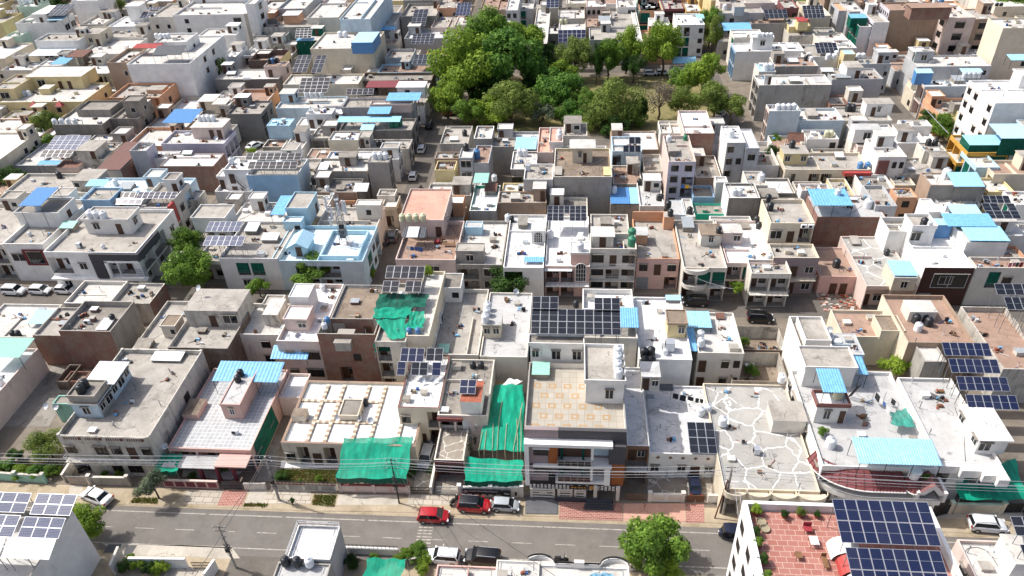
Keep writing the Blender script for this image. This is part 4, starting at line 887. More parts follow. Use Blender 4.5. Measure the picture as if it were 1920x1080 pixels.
solar('', 'a4', (1750, 808, 1990, 680), 9.8, 10.4, 3, 2, 5.5, 'pv_k', s6); solar('', 'a4', (1830, 1030, 2060, 870), 9.4, 10.0, 3, 2, 5.5, 'pv_k', s6)
hose = M(); pts = [at('a4', *q, 5.52) for q in ((1395, 925), (1420, 895), (1480, 885), (1540, 905), (1590, 955), (1625, 1015))]; hose.path(pts, .035, 'cable_k'); tag(hose.build('hose', None, pts[0]), 'dark hose curling across the cream roof', 'hose')
# ================================================================ SECOND ROW, BACKING ONTO THE FRONT ROW
a0 = house('flat beige roofed house beside the white parked cars', 'b1', (-200, 470, 215, 252), 4.2, 'offw', 'conl', p=.4); sheet(a0, 'b1', (180, 385, 345, 292), 4.6, 5.0, 'sh_pale')
tanks(a0, [(95, 470), (130, 470)], None, 'k', 'b1', .8)
a1 = house('long low brick walled house with grey terrace', 'b1', (218, 463, 470, 275), 6.0, 'brick', 'con', p=.5, cap='grey', pin='old')
a1b = house('square brick and plaster block with a sunken roof', 'b1', (392, 432, 742, 232), 7.6, 'brick', 'cond', p=1.0, cap='grey', wr='conc', pin='grey', right='....')
lid(a1b, 'b1', (640, 425, 718, 345), .35, 'alu', 'broken glazed skylight', .05); tanks(a1b, [(765, 360)], None, 'k', 'b1', .8); cooler(a1b, 'b1', 595, 385, kind='ac')
a2 = house('white low roofed house behind the brick block', 'b1', (430, 245, 735, 95), 4.6, 'offw', 'conl', p=.7, cap='white'); a2b = house('beige low roofed house with brick east wall', 'b1', (725, 245, 1010, 110), 4.2, 'old', 'con', p=.5, right='....', wr='brick')
a3 = house('narrow house of beige terraces and a little white hut', 'b1', (890, 555, 1140, 232), 5.0, 'old', 'con', p=.6,
  rooms=[('b1', (1075, 405, 1180, 325), 2.3, dict(wall='offw', roof='dirt', ov=.12, par=.15, openings='f:.k'))]); lid(a3, 'b1', (890, 560, 1000, 480), .5, 'conc', 'grey slab'); dish(a3, 'b1', 1025, 545)
a4 = house('brick sided house with a turquoise roof door', 'b1', (1130, 545, 1535, 300), 7.0, 'dbrick', 'con', front='k..', right='....', p=.75, pin='old', cap='grey',
  rooms=[('b1', (1232, 296, 1600, 150), 3.1, dict(wall='old', roof='con', ov=.1, openings='f:.dW'))]); dish(a4, 'b1', 1350, 165, 10.2)
a5 = house('pale house with many stepped parapets', 'b1', (1590, 455, 2090, 250), 6.2, 'offw', 'conl', front='.ww.', p=.7, rooms=[('b2', (40, 325, 145, 215), 2.2, dict(ov=.05, wall='old', roof='conl')), ('b2', (40, 265, 165, 200), 1.2, dict(ov=.05, par=.3, wall='offw', roof='con'))])
a6 = house('tall white house with a stepped white roof', 'b2', (135, 500, 425, 115), 7.6, 'lpink', 'wht', front='wW', right='.....', p=.8, cap='white', pin='lpink',
  rooms=[('b2', (180, 362, 345, 272), 2.0, dict(ov=.06, par=.25, wall='lpink', roof='wht', openings='f:.w')), ('b2', (218, 210, 355, 120), 3.2, dict(ov=.03, par=.2, wall='white', roof='wht'))])
sheet(a6, 'b2', (95, 622, 345, 532), 5.2, 5.9, 'sh_blue', base=4.0, pitch=.5); dish(a6, 'b2', 230, 500); dish(a6, 'b2', 290, 490); tanks(a6, [(455, 160)], None, 'w', 'b2', .8)
a7 = house('gaunt brick house with a rubble strewn roof', 'b2', (500, 350, 790, 122), 9.6, 'brick', 'dirt', front='v.d', p=.5, cap='grey', pin='old', wl='brick')
a7b = house('roofless brick courtyard wing with a blue tank', 'b2', (410, 452, 800, 352), 9.4, 'brick', 'dirt', front='..k./.v..', p=2.4, nf=2, cap='grey', pin='old', rooms=[('b2', (520, 515, 635, 420), 1.6, dict(ov=.1, wall='grey', roof='con'))])
tanks(a7b, [(465, 415)], 9.4, 'w', 'b2', .7); tanks(a7b, [(485, 375)], 9.4, 'b', 'b2', .7)
a8 = house('tall house roofed with sagging green shade cloth', 'b2', (800, 505, 1010, 112), 9.6, 'old', 'con', front='v.', p=.6)
a8b = house('beige slab sided house with green netting beside', 'b2', (1012, 465, 1168, 30), 10.2, 'cream', 'conl', right='......', p=.5, front='..')
solar('', 'b2', (870, 78, 1130, -5), 12.3, 13.1, 5, 1, 9.7, 'pv_k', a8b); solar('', 'b2', (848, 172, 958, 95), 11.9, 12.6, 2, 1, 9.7, 'pv_k', a8b); solar('', 'b2', (1002, 172, 1110, 95), 11.9, 12.6, 2, 1, 9.7, 'pv_k', a8b)
P = lambda *q: tuple(at(*q))
net('upper folded green net over the tall beige house', [P('b2', 800, 282, 10.8), P('b2', 1140, 270, 10.8), P('b2', 1165, 182, 11.2), P('b2', 830, 180, 11.2)], .25, 'netd', base=9, wr=.2)
net('bright green net sagging over the roof courtyard', [P('b2', 790, 345, 10.6), P('b2', 1015, 345, 10.6), P('b2', 1060, 272, 10.9), P('b2', 800, 275, 10.9)], .3, 'net', base=9, wr=.15)
net('small square green net over the roof edge', [P('b2', 1000, 415, 10.5), P('b2', 1130, 412, 10.5), P('b2', 1140, 300, 10.8), P('b2', 1050, 300, 10.8)], .4, 'net', base=9.6, wr=.15)
net('drooping torn green net on the house front', [P('b2', 905, 490, 9.3), P('b2', 1010, 480, 9.6), P('b2', 1010, 345, 10.5), P('b2', 800, 345, 10.4)], .2, 'net', base=9, wr=.1, posts=False)
net('lower dark green net hanging across the courtyard', [P('b2', 800, 575, 7.3), P('b2', 1000, 560, 7.3), P('b2', 1003, 500, 8.4), P('b2', 795, 500, 8.4)], .2, 'netd', base=6, wr=.1)
tanks(a8b, [(1035, 450), (1095, 450)], None, 'b', 'b2', .7)
a9 = house('grey terraced house with a small corner room', 'b2', (1180, 590, 1500, 150), 7.0, 'offw', 'con', p=.7, right='....', rooms=[('b2', (1228, 150, 1382, 52), 2.6, dict(wall='white', roof='cond', ov=.05, par=.25, openings='f:.k'))])
tanks(a9, [(1200, 490), (1208, 440)], None, 'w', 'b2', .9); cooler(a9, 'b2', 1235, 375, kind='cooler', s=1.2); lid(a9, 'b2', (1225, 580, 1300, 520), .4, 'sh_mint', 'glass shaft cover')
a10 = house('light grey flat roofed house with three stacked tanks', 'b2', (1510, 605, 1830, 175), 7.0, 'offw', 'gry', p=.35, rooms=[('b2', (1518, 392, 1655, 285), 2.6, dict(wall='cream', roof='gry', ov=.15, openings='f:ww'))])
tanks(a10, [(1550, 370), (1560, 328), (1565, 290)], 0, 'w', 'b2'); sheet(a10, 'b3', (-120, 602, 182, 528), 6.0, 6.5, 'sh_pale', base=3.2); dish(a10, 'b3', 100, 190)
net('dark green cloth wall under the pale blue sheet', [P('b3', 5, 735, 3.0), P('b3', 180, 735, 3.0), P('b3', 180, 606, 5.9), P('b3', -90, 606, 5.9)], .1, 'netd', wr=.08, posts=False, name='cloth_screen', cat='cloth screen')
a11 = house('white house with spiked parapet under the large solar array', 'b3', (550, 285, 895, 150), 9.2, 'white', 'wht', p=.9); a11b = house('white walled inner court behind the navy house', 'b3', (195, 470, 920, 290), 9.0, 'offw', 'cond', p=.4)
sheet(a11, 'b3', (805, 410, 930, 275), 10.0, 10.6, 'sh_blue', base=8.6); tanks(a11, [(505, 270)], 9.0, 'k', 'b3', .8)
a12 = house('big bright white flat roofed house with a yellow roof room', 'b3', (932, 622, 1290, 205), 7.6, 'pure', 'wht', p=.4, left='.....', rooms=[('b3', (1120, 388, 1262, 295), 2.6, dict(wall='yellow', roof='dirt', ov=.18, par=.2, openings='f:.w', tip='tan'))])
tanks(a12, [(960, 600), (1010, 595)], None, 'k', 'b3'); cooler(a12, 'b3', 1135, 560, kind='cooler', s=1.3); tanks(a12, [(1105, 590)], None, 'w', 'b3', .7); lid(a12, 'b3', (1110, 225, 1215, 190), .6, 'sh_pale', 'glass shaft cover')
a13 = house('white house with a sky blue sheet beside its roof', 'b3', (1330, 580, 1640, 308), 6.8, 'offw', 'conl', front='d.wk', right='..', p=.45); sheet(a13, 'b3', (1255, 410, 1425, 300), 7.4, 7.6, 'sh_sky', base=4.5); sheet(a13, 'b3', (1255, 570, 1325, 415), 6.8, 7.3, 'sh_blue', base=4.5)
tanks(a13, [(1342, 480)], 6.9, 'w', 'b3', .95); tanks(a13, [(1345, 530)], 6.9, 'w', 'b3', .95); lid(a13, 'b3', (1450, 350, 1510, 310), .3, 'sh_rust', 'rusty hatch')
a14 = house('half ruined brick yard with bare earth floors', 'b4', (-120, 560, 205, 400), 2.6, 'dbrick', 'dirt', p=2.3, cap='dirt', pin='old'); a14b = house('lower half ruined yard with stacked planks', 'b4', (-170, 770, 215, 575), 2.8, 'old', 'dirt', p=2.4, cap='dirt')
tanks(a14b, [(160, 765)], 1.6, 'w', 'b4', .9)
a15 = house('tall white sided house with three stepped parapets', 'b4', (298, 560, 520, 335), 8.6, 'white', 'con', left='....', p=.9, wl='pure', cap='white', rooms=[('b4', (325, 510, 500, 350), 1.0, dict(ov=.02, par=.4, wall='white', roof='con'))])
dish(a15, 'b4', 485, 450); dish(a15, 'b4', 490, 490)
a15b = house('grey steel roofed shed behind the white house', 'b4', (505, 590, 725, 450), 7.4, 'lblue', 'gry', p=.06, pw=.06, pipes=0)
a16 = house('house with a rust brown terrace and cream parapet', 'b4', (575, 470, 1000, 292), 5.4, 'cream', 'brn', p=.5, right='...', rooms=[('b4', (835, 440, 1000, 335), 1.6, dict(ov=.04, par=.25, wall='cream', roof='dirt', openings='f:..k'))])
a17 = house('tall beige house with black tanks and an arched gate', 'b4', (1020, 510, 1475, 190), 7.2, 'tan', 'brn', left='.....', p=.7, wl='cream', rooms=[('b4', (1030, 305, 1220, 225), 1.8, dict(ov=.06, wall='offw', roof='conl'))])
tanks(a17, [(1065, 375), (1120, 360), (1150, 395)], None, 'k', 'b4', 1.0); tanks(a17, [(1080, 430)], None, 'w', 'b4'); house('grey annex wall south of the tall beige house', 'b4', (1130, 640, 1280, 510), 6.6, 'grey', 'conl', p=.3, left='..', pipes=0)
a18 = house('stained grey block topped by black solar panels', 'b4', (1660, 690, 2000, 270), 6.2, 'old', 'brn', left='.....', p=.9, wl='old'); solar('', 'b4', (1690, 290, 1960, 205), 9.8, 10.6, 5, 1, 5.4, 'pv_k', a18); solar('', 'b4', (1620, 190, 1930, 115), 9.8, 10.6, 5, 1, 5.4, 'pv_k', a18)
# ================================================================ NORTH SIDE OF THE LANE
b1 = house('white corner house with a maroon framed window', 'c1', (15, 745, 285, 445), 8.0, 'white', 'con', front='W./..', p=.8, cap='white', wf='white', rooms=[('c1', (95, 548, 395, 445), 2.8, dict(ov=.15, par=.45, wall='white', roof='cond', openings='f:.. r:d'))])
g = M(); X0, X1, Y0, Y1 = b1['rect']; g.box(X0+(X1-X0)*.42, X0+(X1-X0)*.95, Y0-.25, Y0-.02, 3.6, 3.85, 'maroon'); g.box(X0+(X1-X0)*.42, X0+(X1-X0)*.48, Y0-.25, Y0-.02, 3.85, 6.6, 'maroon'); g.box(X0+(X1-X0)*.9, X0+(X1-X0)*.95, Y0-.25, Y0-.02, 3.85, 6.6, 'maroon'); g.box(X0+(X1-X0)*.42, X0+(X1-X0)*.95, Y0-.25, Y0-.02, 6.6, 6.85, 'maroon'); g.build('window_surround', b1['o'])
put_open('w', b1['o'], 'f', X0+(X1-X0)*.69, Y0-.01, 4.0, (X1-X0)*.36, 2.4, 'frame_b')
sheet(b1, 'c1', (120, 490, 270, 365), 12.0, 12.4, 'sh_dblue', base=7.3); tanks(b1, [(265, 520)], 0, 'w', 'c1'); tanks(b1, [(205, 690)], None, 'w', 'c1', .6)
b1a = house('white wing at the left edge with dark balconies', 'c1', (-420, 745, 12, 445), 7.6, 'offw', 'con', front='v.v', p=.7, cap='white')
b2 = house('modern white house wrapped with a charcoal corner frame', 'c1', (290, 800, 915, 510), 8.2, 'white', 'con', front='vwvv/ww.v', right='vvw', p=.75, cap='white', rooms=[('c1', (545, 590, 865, 505), 2.9, dict(ov=.25, par=.35, wall='white', roof='con', openings='f:wd r:w'))])
X0, X1, Y0, Y1 = b2['rect']; w = X1-X0; g = M()
g.box(X0+w*.52, X1+.5, Y0-.9, Y0-.55, 7.1, 8.35, 'char'); g.box(X0+w*.52, X0+w*.64, Y0-.9, Y0-.55, 3.4, 7.097, 'char'); g.box(X1+.5, X1+.8, Y0-.9, Y0+7, 6.9, 8.35, 'char'); g.box(X0+w*.66, X1+.5, Y0-1.0, Y0-.56, 3.2, 3.6, 'pure'); g.box(X0+w*.66, X0+w*.69, Y0-1.0, Y0-.56, 3.6, 6.9, 'pure'); g.box(X0+w*.66, X1+.5, Y0-1.0, Y0-.904, 6.7, 7.05, 'pure')
g.box(X0, X1+.8, Y0-1.0, Y0-.01, 2.9, 3.2, 'pure'); g.build('corner_frame', b2['o'])
tanks(b2, [(620, 575), (660, 575), (708, 578)], 0, 'w', 'c1', 1.15); cooler(b2, 'c1', 540, 770, kind='cooler', s=.8); lid(b2, 'c1', (395, 640, 490, 590), .9, 'sh_mint', 'pale shaft cover'); tanks(b2, [(700, 775)], None, 'w', 'c1', .6)
b2a = house('white row house with a red band on its east side', 'c1', (915, 500, 1125, 330), 8.0, 'white', 'cond', right='vwv', p=.8, wr='offw')
g = M(); X0, X1, Y0, Y1 = b2a['rect']; g.box(X1+.01, X1+.5, Y0+.2, Y0+2.2, 4.0, 8.2, 'sh_red'); g.build('red_band', b2a['o'])
b2b = house('pale house with two rows of solar panels', 'c1', (520, 460, 1180, 300), 7.0, 'lblue', 'bluer', p=.5); solar('', 'c1', (765, 480, 950, 442), 8.6, 9.1, 4, 1, 6.5, 'pv_b', b2b); solar('', 'c1', (785, 435, 905, 395), 8.8, 9.3, 3, 1, 6.5, 'pv_k', b2b); solar('', 'c1', (915, 440, 1180, 395), 8.8, 9.3, 7, 1, 6.5, 'pv_b', b2b)
house('small blue roof hut with open terrace', 'c1', (545, 450, 740, 365), 9.6, 'skyb', 'con', right='d', p=.5)
sheet(b2b, 'c1', (570, 358, 700, 310), 9.5, 9.8, 'sh_sky'); lid(b2b, 'c1', (790, 375, 880, 325), .6, 'sh_grey', 'grey shaft cover'); tanks(b2b, [(785, 350)], None, 'w', 'c1')
b2c = house('beige flat roofed house left of the solar rows', 'c1', (20, 400, 590, 270), 6.0, 'offw', 'con', p=.6, rooms=[('c1', (470, 320, 640, 240), 2.4, dict(wall='old', roof='con', openings='f:k.k'))]); tanks(b2c, [(405, 300)], None, 'k', 'c1')
b2d = house('white roofed low house with a dark doorway', 'c1', (1195, 450, 1330, 385), 5.0, 'old', 'conl', p=.3, front='.d')
b3 = house('white house with a green curtain and two solar racks', 'c1', (1475, 842, 1870, 592), 6.6, 'white', 'con', front='.nn./.ww.', p=.6, rooms=[('c1', (1285, 580, 1520, 490), 2.8, dict(ov=.15, par=.35, wall='white', roof='con', openings='f:.d'))])
solar('', 'c1', (1385, 662, 1612, 595), 9.4, 10.0, 6, 1, 6, 'pv_g', b3); solar('', 'c1', (1368, 757, 1632, 692), 8.8, 9.4, 6, 1, 6, 'pv_g', b3); lid(b3, 'c1', (1645, 660, 1730, 600), .8, 'sh_white', 'white shaft cover'); lid(b3, 'c2', (30, 720, 140, 670), .7, 'sh_white', 'tilted white slab')
b4 = house('light blue roofed house carrying the telecom mast', 'c2', (95, 858, 720, 622), 6.2, 'blue', 'bluer', front='.vv.', right='.nkv', p=.75, wf='lblue', cap='blue', rooms=[('c2', (195, 515, 350, 405), 3.4, dict(ov=.12, par=.35, wall='blue', roof='con', openings='r:.d')), ('c2', (180, 605, 305, 570), 2.2, dict(ov=.05, par=.3, wall='blue', roof='wht', openings='f:.k'))])
X0, X1, Y0, Y1 = b4['rect']; g = M(); zf = 5.45                                     # little gabled hut and low kerbs on the blue roof
a = rect('c2', (215, 740, 330, 655), 8.2); xm = (a[0]+a[1])/2
g.box(a[0], a[1], a[2], a[3], zf+.004, 7.4, 'blue')
for s_ in (-1, 1): g.poly([(xm, a[2]-.4, 8.4), (xm+s_*(a[1]-xm+.45), a[2]-.4, 7.3), (xm+s_*(a[1]-xm+.45), a[3]+.2, 7.3), (xm, a[3]+.2, 8.4)][::s_], 'sh_pale')
g.poly([(a[0], a[2]-.003, 7.4), (a[1], a[2]-.003, 7.4), (xm, a[2]-.003, 8.3)], 'blue'); hut = g.build('gabled_hut', b4['o']); put_open('d', hut, 'f', a[0]+1.6, a[2]-.01, zf+.02, .9, 1.8, 'frame_b')
g = M(); q = rect('c2', (425, 830, 690, 655), 6.2)
for r_ in ((q[0], q[1], q[2], q[2]+.3), (q[0], q[1], q[3]-.3, q[3]), (q[0], q[0]+.3, q[2]+.3, q[3]-.3), (q[1]-.3, q[1], q[2]+.3, q[3]-.3)): g.box(*r_, zf+.003, 6.3, 'blue')
g.build('mast_kerb', b4['o']); tanks(b4, [(238, 640)], 5.6, 'k', 'c2', 1.2); tanks(b4, [(165, 560)], 6.3, 'w', 'c2'); sheet(b4, 'c2', (95, 550, 190, 420), 8.6, 9.0, 'sh_blue', base=6)
b4a = house('white back wing with square black window', 'c2', (400, 640, 810, 500), 5.6, 'offw', 'con', p=.5, rooms=[('c2', (668, 490, 840, 452), 3.0, dict(ov=.05, par=.2, wall='offw', roof='conl', openings='f:.k.'))])
b5 = house('pink house with an orange tiled roof garden', 'c2', (940, 850, 1345, 590), 6.4, 'lpink', 'brn', front='..W.', left='.w.', p=.75, wf='lpink', rooms=[('c2', (965, 595, 1265, 385), 3.2, dict(ov=.06, par=.35, wall='lpink', roof='pnk', openings='f:...d'))])
tanks(b5, [(990, 590), (1035, 590), (1082, 590), (1130, 590)], 8.9, 'y', 'c2', 1.0); sheet(b5, 'c2', (985, 705, 1140, 632), 7.9, 8.4, 'sh_slate'); sheet(b5, 'c2', (1015, 702, 1090, 630), 8.1, 8.6, 'sh_white', posts=False, noun='sheet strip')
b6 = house('grey house with a dotted white frieze', 'c2', (1350, 885, 1660, 590), 5.6, 'grey', 'conl', front='vW', p=.6, rooms=[('c2', (1345, 800, 1535, 745), 2.4, dict(ov=.05, par=.2, wall='grey', roof='con', openings='f:.W.')), ('c2', (1410, 640, 1525, 600), 1.5, dict(ov=.02, par=.2, wall='blue', roof='gry'))])
b7 = house('white flaking roofed house with arched roof room', 'c3', (12, 905, 285, 548), 6.6, 'white', 'whtd', front='v.', p=.5, cap='white', rooms=[('c3', (200, 660, 298, 605), 2.6, dict(ov=.06, wall='white', roof='whtd', openings='f:a'))])
sheet(b7, 'c3', (152, 868, 288, 832), 6.6, 6.9, 'sh_blue', base=3.4); lid(b7, 'c3', (110, 618, 175, 560), .9, 'conc', 'pitched concrete cowl'); tanks(b7, [(45, 590)], None, 'w', 'c3'); tanks(b7, [(70, 595)], None, 'k', 'c3', .8)
b8 = house('white house with a pink tower and arched window', 'c3', (295, 895, 598, 560), 6.2, 'white', 'wht', front='vv.', p=.5, wf='pink', balc=1.1, rooms=[('c3', (465, 812, 600, 738), 2.4, dict(ov=.06, par=.2, wall='pink', roof='wht', tip='white'))])
put_open('a', b8['o'], 'f', b8['rect'][0]+(b8['rect'][1]-b8['rect'][0])*.8, b8['rect'][2]-.03, 3.2, 1.7, 3.6); tanks(b8, [(530, 790)], 0, 'w', 'c3', 1.2); tanks(b8, [(330, 705)], None, 'w', 'c3', 1.1)
sheet(b8, 'c3', (290, 930, 478, 880), 5.6, 5.9, 'sh_white', base=3.1); solar('', 'c3', (308, 590, 575, 488), 8.6, 9.6, 7, 2, 5.7, 'pv_k', b8, skip=((3, 0),))
b9 = house('cream three storey house with a latticed corner', 'c3', (600, 778, 915, 675), 8.6, 'offw', 'con', front='WdW/WvW/WvW', p=.9, balc=.7, nf=3, rail='frame_w')
g = M(); X0, X1, Y0, Y1 = b9['rect']
for i in range(26):
    z = .6+i*.3
    for j in range(3): g.box(X1-1.2+j*.4+(i % 2)*.2, X1-1.2+j*.4+.2+(i % 2)*.2, Y0-.09, Y0-.004, z, z+.2, 'cond' if j % 2 else 'tan')
g.build('lattice_screen', b9['o']); tanks(b9, [(880, 755), (880, 700)], None, 'g', 'c3', 1.25)
b9a = house('grey beige terrace behind the latticed house', 'c3', (605, 672, 865, 545), 6.4, 'offw', 'con', p=.5); lid(b9a, 'c3', (668, 610, 745, 560), 1.2, 'conc', 'pitched concrete cowl')
b10 = house('peach house with salmon parapets', 'c3', (915, 845, 1205, 580), 6.2, 'peach', 'con', front='wdw/s.v', left='....', p=.5, wf='pink', rooms=[('c3', (905, 688, 995, 630), 2.0, dict(ov=.15, wall='peach', roof='gry')), ('c3', (1100, 565, 1170, 530), 2.6, dict(ov=.02, wall='peach', roof='con'))])
tanks(b10, [(1140, 555)], 1, 'k', 'c3', .9); g = M(); X0, X1, Y0, Y1 = b10['rect']; g.box(X0, X1, Y1+.01, Y1+.2, 0, 7.7, 'peach'); g.build('salmon_back_wall', b10['o'])
b11 = house('beige house with curved stacked balconies', 'c3', (1230, 905, 1525, 585), 6.6, 'offw', 'con', front='vnn/v.v', left='.....', p=.5, rooms=[('c3', (1345, 685, 1500, 610), 2.4, dict(wall='offw', roof='dirt', openings='f:.w.', tip='tan'))])
g = M(); X0, X1, Y0, Y1 = b11['rect']
for z in (3.05, 6.1):
    pts = [(X0+2+2*cs(R(a)), Y0-.1+1.4*sn(R(a))) for a in range(180, 361, 15)]; g.prism(pts+[(X0+4, Y0-.004), (X0, Y0-.004)], z, z+.16, 'offw')
    for a, b in zip(pts, pts[1:]): g.poly([(a[0], a[1], z+.16), (b[0], b[1], z+.16), (b[0], b[1], z+.75), (a[0], a[1], z+.75)], 'offw'); g.tube((a[0], a[1], z+.75), (b[0], b[1], z+.75), .06, 'offw', 5)
g.box(X0+4.1, X1, Y0-.9, Y0-.004, 3.05, 3.2, 'offw'); rail_mesh(g, (X0+4.1, Y0-.85), (X1, Y0-.85), 3.2); g.build('curved_balcony', b11['o']); lid(b11, 'c3', (1225, 635, 1305, 560), 1.0, 'sh_grey', 'pitched grey cowl'); tanks(b11, [(1465, 670)], 0, 'k', 'c3', .8); tanks(b11, [(1125, 500)], None, 'k', 'c3')
b12 = house('pinkish house with a bright white roof terrace', 'c3', (1525, 875, 1850, 590), 6.2, 'lpink', 'wht', front='vnv', p=.45, rooms=[('c3', (1490, 672, 1635, 615), 2.4, dict(ov=.06, wall='lpink', roof='conl', openings='f:.w'))]); lid(b12, 'c3', (1600, 640, 1680, 600), .4, 'conc', 'square louvred hatch'); tanks(b12, [(1720, 600), (1735, 640)], None, 'k', 'c3', .9); dish(b12, 'c3', 1700, 860)
b12b = house('grey stacked balcony house beside the bare tree', 'c3', (1690, 945, 1960, 850), 6.6, 'offw', 'con', front='vv', p=.6, balc=1.0); tanks(b12b, [(75, 855)], None, 'w', 'c4', 1.0)
b13 = house('cream house with a terrace and two outdoor fan units', 'c4', (110, 838, 420, 745), 7.2, 'cream', 'con', front='wdw/wdw', left='...', p=.6, balc=1.0, wf='mauve')
b13b = house('pale green grey upper storey with a stained roof', 'c4', (92, 605, 390, 445), 10.0, 'cream', 'con', front='Wdv', left='...', p=.7); cooler(b13b, 'c4', 312, 640, 9.6, 'ac'); cooler(b13b, 'c4', 360, 640, 9.6, 'ac'); tanks(b13b, [(70, 460), (85, 515)], 9.4, 'k', 'c4')
b14 = house('broken red tiled courtyard house with debris', 'c4', (425, 965, 705, 770), 3.6, 'pink', 'brn', front='.dd.', p=.2, wf='pink'); tanks(b14, [(530, 900)], None, 'k', 'c4', 1.1)
b15 = house('house with white crack lines and a blue roofed hut', 'c4', (740, 1030, 1085, 695), 4.8, 'lpink', 'crk', front='vv', left='....', p=.35, rooms=[('c4', (925, 975, 1085, 870), 2.5, dict(ov=.02, wall='cream', roof='gry', openings='f:.W.'))])
sheet(b15, 'c4', (925, 960, 1088, 858), 7.2, 7.5, 'sh_sky', base=6.6, posts=False, noun='sheet roof'); tanks(b15, [(870, 820)], None, 'k', 'c4', .8); lid(b15, 'c4', (640, 745, 700, 690), .5, 'con', 'square slab')
b16 = house('white house over a brown framed picture window', 'c4', (1132, 905, 1470, 575), 7.4, 'pure', 'wht', front='.W./s..', left='.....', p=.55, wf='umber', rooms=[('c4', (1045, 640, 1215, 560), 3.2, dict(ov=.1, par=.5, wall='white', roof='con', openings='f:W.'))])
put_open('w', b16['o'], 'f', (b16['rect'][0]+b16['rect'][1])/2+.6, b16['rect'][2]-.02, 3.6, 5.2, 2.6, 'frame_w'); tanks(b16, [(1120, 620)], 0, 'k', 'c4'); tanks(b16, [(1155, 630)], 0, 'w', 'c4', .8); sheet(b16, 'c4', (1195, 620, 1322, 575), 9.4, 9.8, 'sh_pale', sides='fr', side_c='sh_dblue')
b16b = house('white back wall with two water tanks', 'c4', (890, 660, 1130, 565), 8.6, 'white', 'cond', left='..', p=.9, wl='pure')
b17 = house('white box house under patched blue roofing sheets', 'c4', (1415, 735, 1700, 540), 9.2, 'white', 'conl', left='....', p=.1, wl='pure', pipes=0)
sheet(b17, 'c4', (1435, 725, 1712, 625), 9.5, 9.8, 'sh_sky', base=9.1, posts=False, noun='roofing'); sheet(b17, 'c4', (1290, 628, 1620, 540), 9.9, 10.3, 'sh_blue', base=9.1, posts=False, noun='roofing'); sheet(b17, 'c4', (1320, 545, 1520, 480), 10.3, 10.6, 'sh_pale', base=9.1, posts=True, noun='roofing'); tanks(b17, [(1280, 520)], 9.2, 'w', 'c4', 1.1)
solar('', 'c4', (1535, 470, 1715, 420), 10.0, 10.6, 4, 1, 6, 'pv_k', b17); solar('', 'c4', (1560, 575, 1785, 472), 9.6, 10.5, 4, 2, 6, 'pv_k', b17, skip=((2, 1),))
b18 = house('brown roofed house with laundry and a green cloth', 'c4', (1480, 905, 1960, 835), 7.4, 'offw', 'brn', front='.nw../....', p=.5)
# ================================================================ BLOCKS FURTHER BACK, WEST PART
def wrect(k, x, y, z, wx, wy, anchor='br'):
    p = at(k, x, y, z); return (p.x-wx, p.x, p.y-wy, p.y)
house('large white roofed hall at the left edge', None, wrect('d1', 255, 892, 6.5, 26, 24), 6.5, 'cream', 'wht', right='.k..kk', p=.5)
c = house('stained old house beneath a slanting solar field', 'c1', (490, 175, 700, 60), 5.6, 'old', 'con', p=.3, rooms=[('c1', (500, 118, 640, 45), 2.4, dict(wall='old', roof='con', openings='f:..d'))])
solar('', 'c1', (262, 162, 470, 112), 6.5, 7.2, 5, 1, 4, 'pv_k', c); solar('', 'c1', (305, 110, 555, 15), 7.0, 8.2, 6, 3, 4, 'pv_g', c); sheet(c, 'c1', (245, 212, 390, 183), 5.6, 5.8, 'sh_blue', base=3)
c = house('low yard house of rusty sheet and peeling plaster', 'c1', (370, 250, 660, 178), 4.0, 'old', 'conl', front='..d.w', p=.3, rooms=[('c1', (375, 232, 520, 180), 1.2, dict(wall='lpink', roof='sh_rust', ov=.05))])
c = house('long house under a rust brown ridged roof', 'c1', (655, 250, 815, 70), 6.0, 'offw', 'brn', right='....', p=.1, wr='brick', pipes=0); sheet(c, 'c1', (645, 247, 808, 58), 6.2, 6.5, 'sh_brown', base=5.9, posts=False, noun='ridged roof', pitch=.6)
c = house('slim lilac blue tower house', 'c1', (872, 118, 985, 62), 8.6, 'bgrey', 'conl', right='..', p=.8, wr='lilac'); house('low white annex with a pitched white roof', 'c1', (1000, 170, 1175, 120), 6.0, 'white', 'wht', p=.2, pipes=0)
c = house('pinkish house with a long white roof over brick rubble', 'c1', (1075, 222, 1440, 135), 6.2, 'brick', 'wht', p=.25, pin='lpink'); lid(c, 'c1', (1225, 140, 1290, 115), .5, 'sh_white')
c = house('mauve walled house with four tanks at the lane', 'd1', (1085, 970, 1510, 880), 7.0, 'lilac', 'conl', right='vvv', p=.6, rooms=[('d1', (1278, 862, 1500, 800), 2.8, dict(wall='lpink', roof='conl', ov=.2, openings='f:..dd'))])
tanks(c, [(1352, 815), (1382, 815), (1412, 815), (1442, 815)], 0, 'w', 'd1'); sheet(c, 'd1', (1092, 830, 1290, 735), 8.4, 8.8, 'sh_dblue'); dish(c, 'd1', 1462, 950)
c = house('grey shell of an unfinished concrete house', 'd1', (352, 842, 690, 690), 7.0, 'conc', 'conl', right='k....', p=.6, rooms=[('d1', (515, 755, 745, 690), 1.3, dict(wall='conc', roof='cond', ov=.05, par=.5, name='roof_cistern')), ('d1', (820, 690, 940, 650), 4.0, dict(wall='conc', roof='cond', ov=.1, par=.3, openings='f:k r:k'))])
tanks(c, [(375, 838), (422, 836), (468, 836), (512, 836)], 6.6, 'w', 'd1'); house('bare concrete side wing with pipes', 'd1', (745, 800, 930, 710), 7.0, 'conc', 'cond', right='.k.k', p=.6)
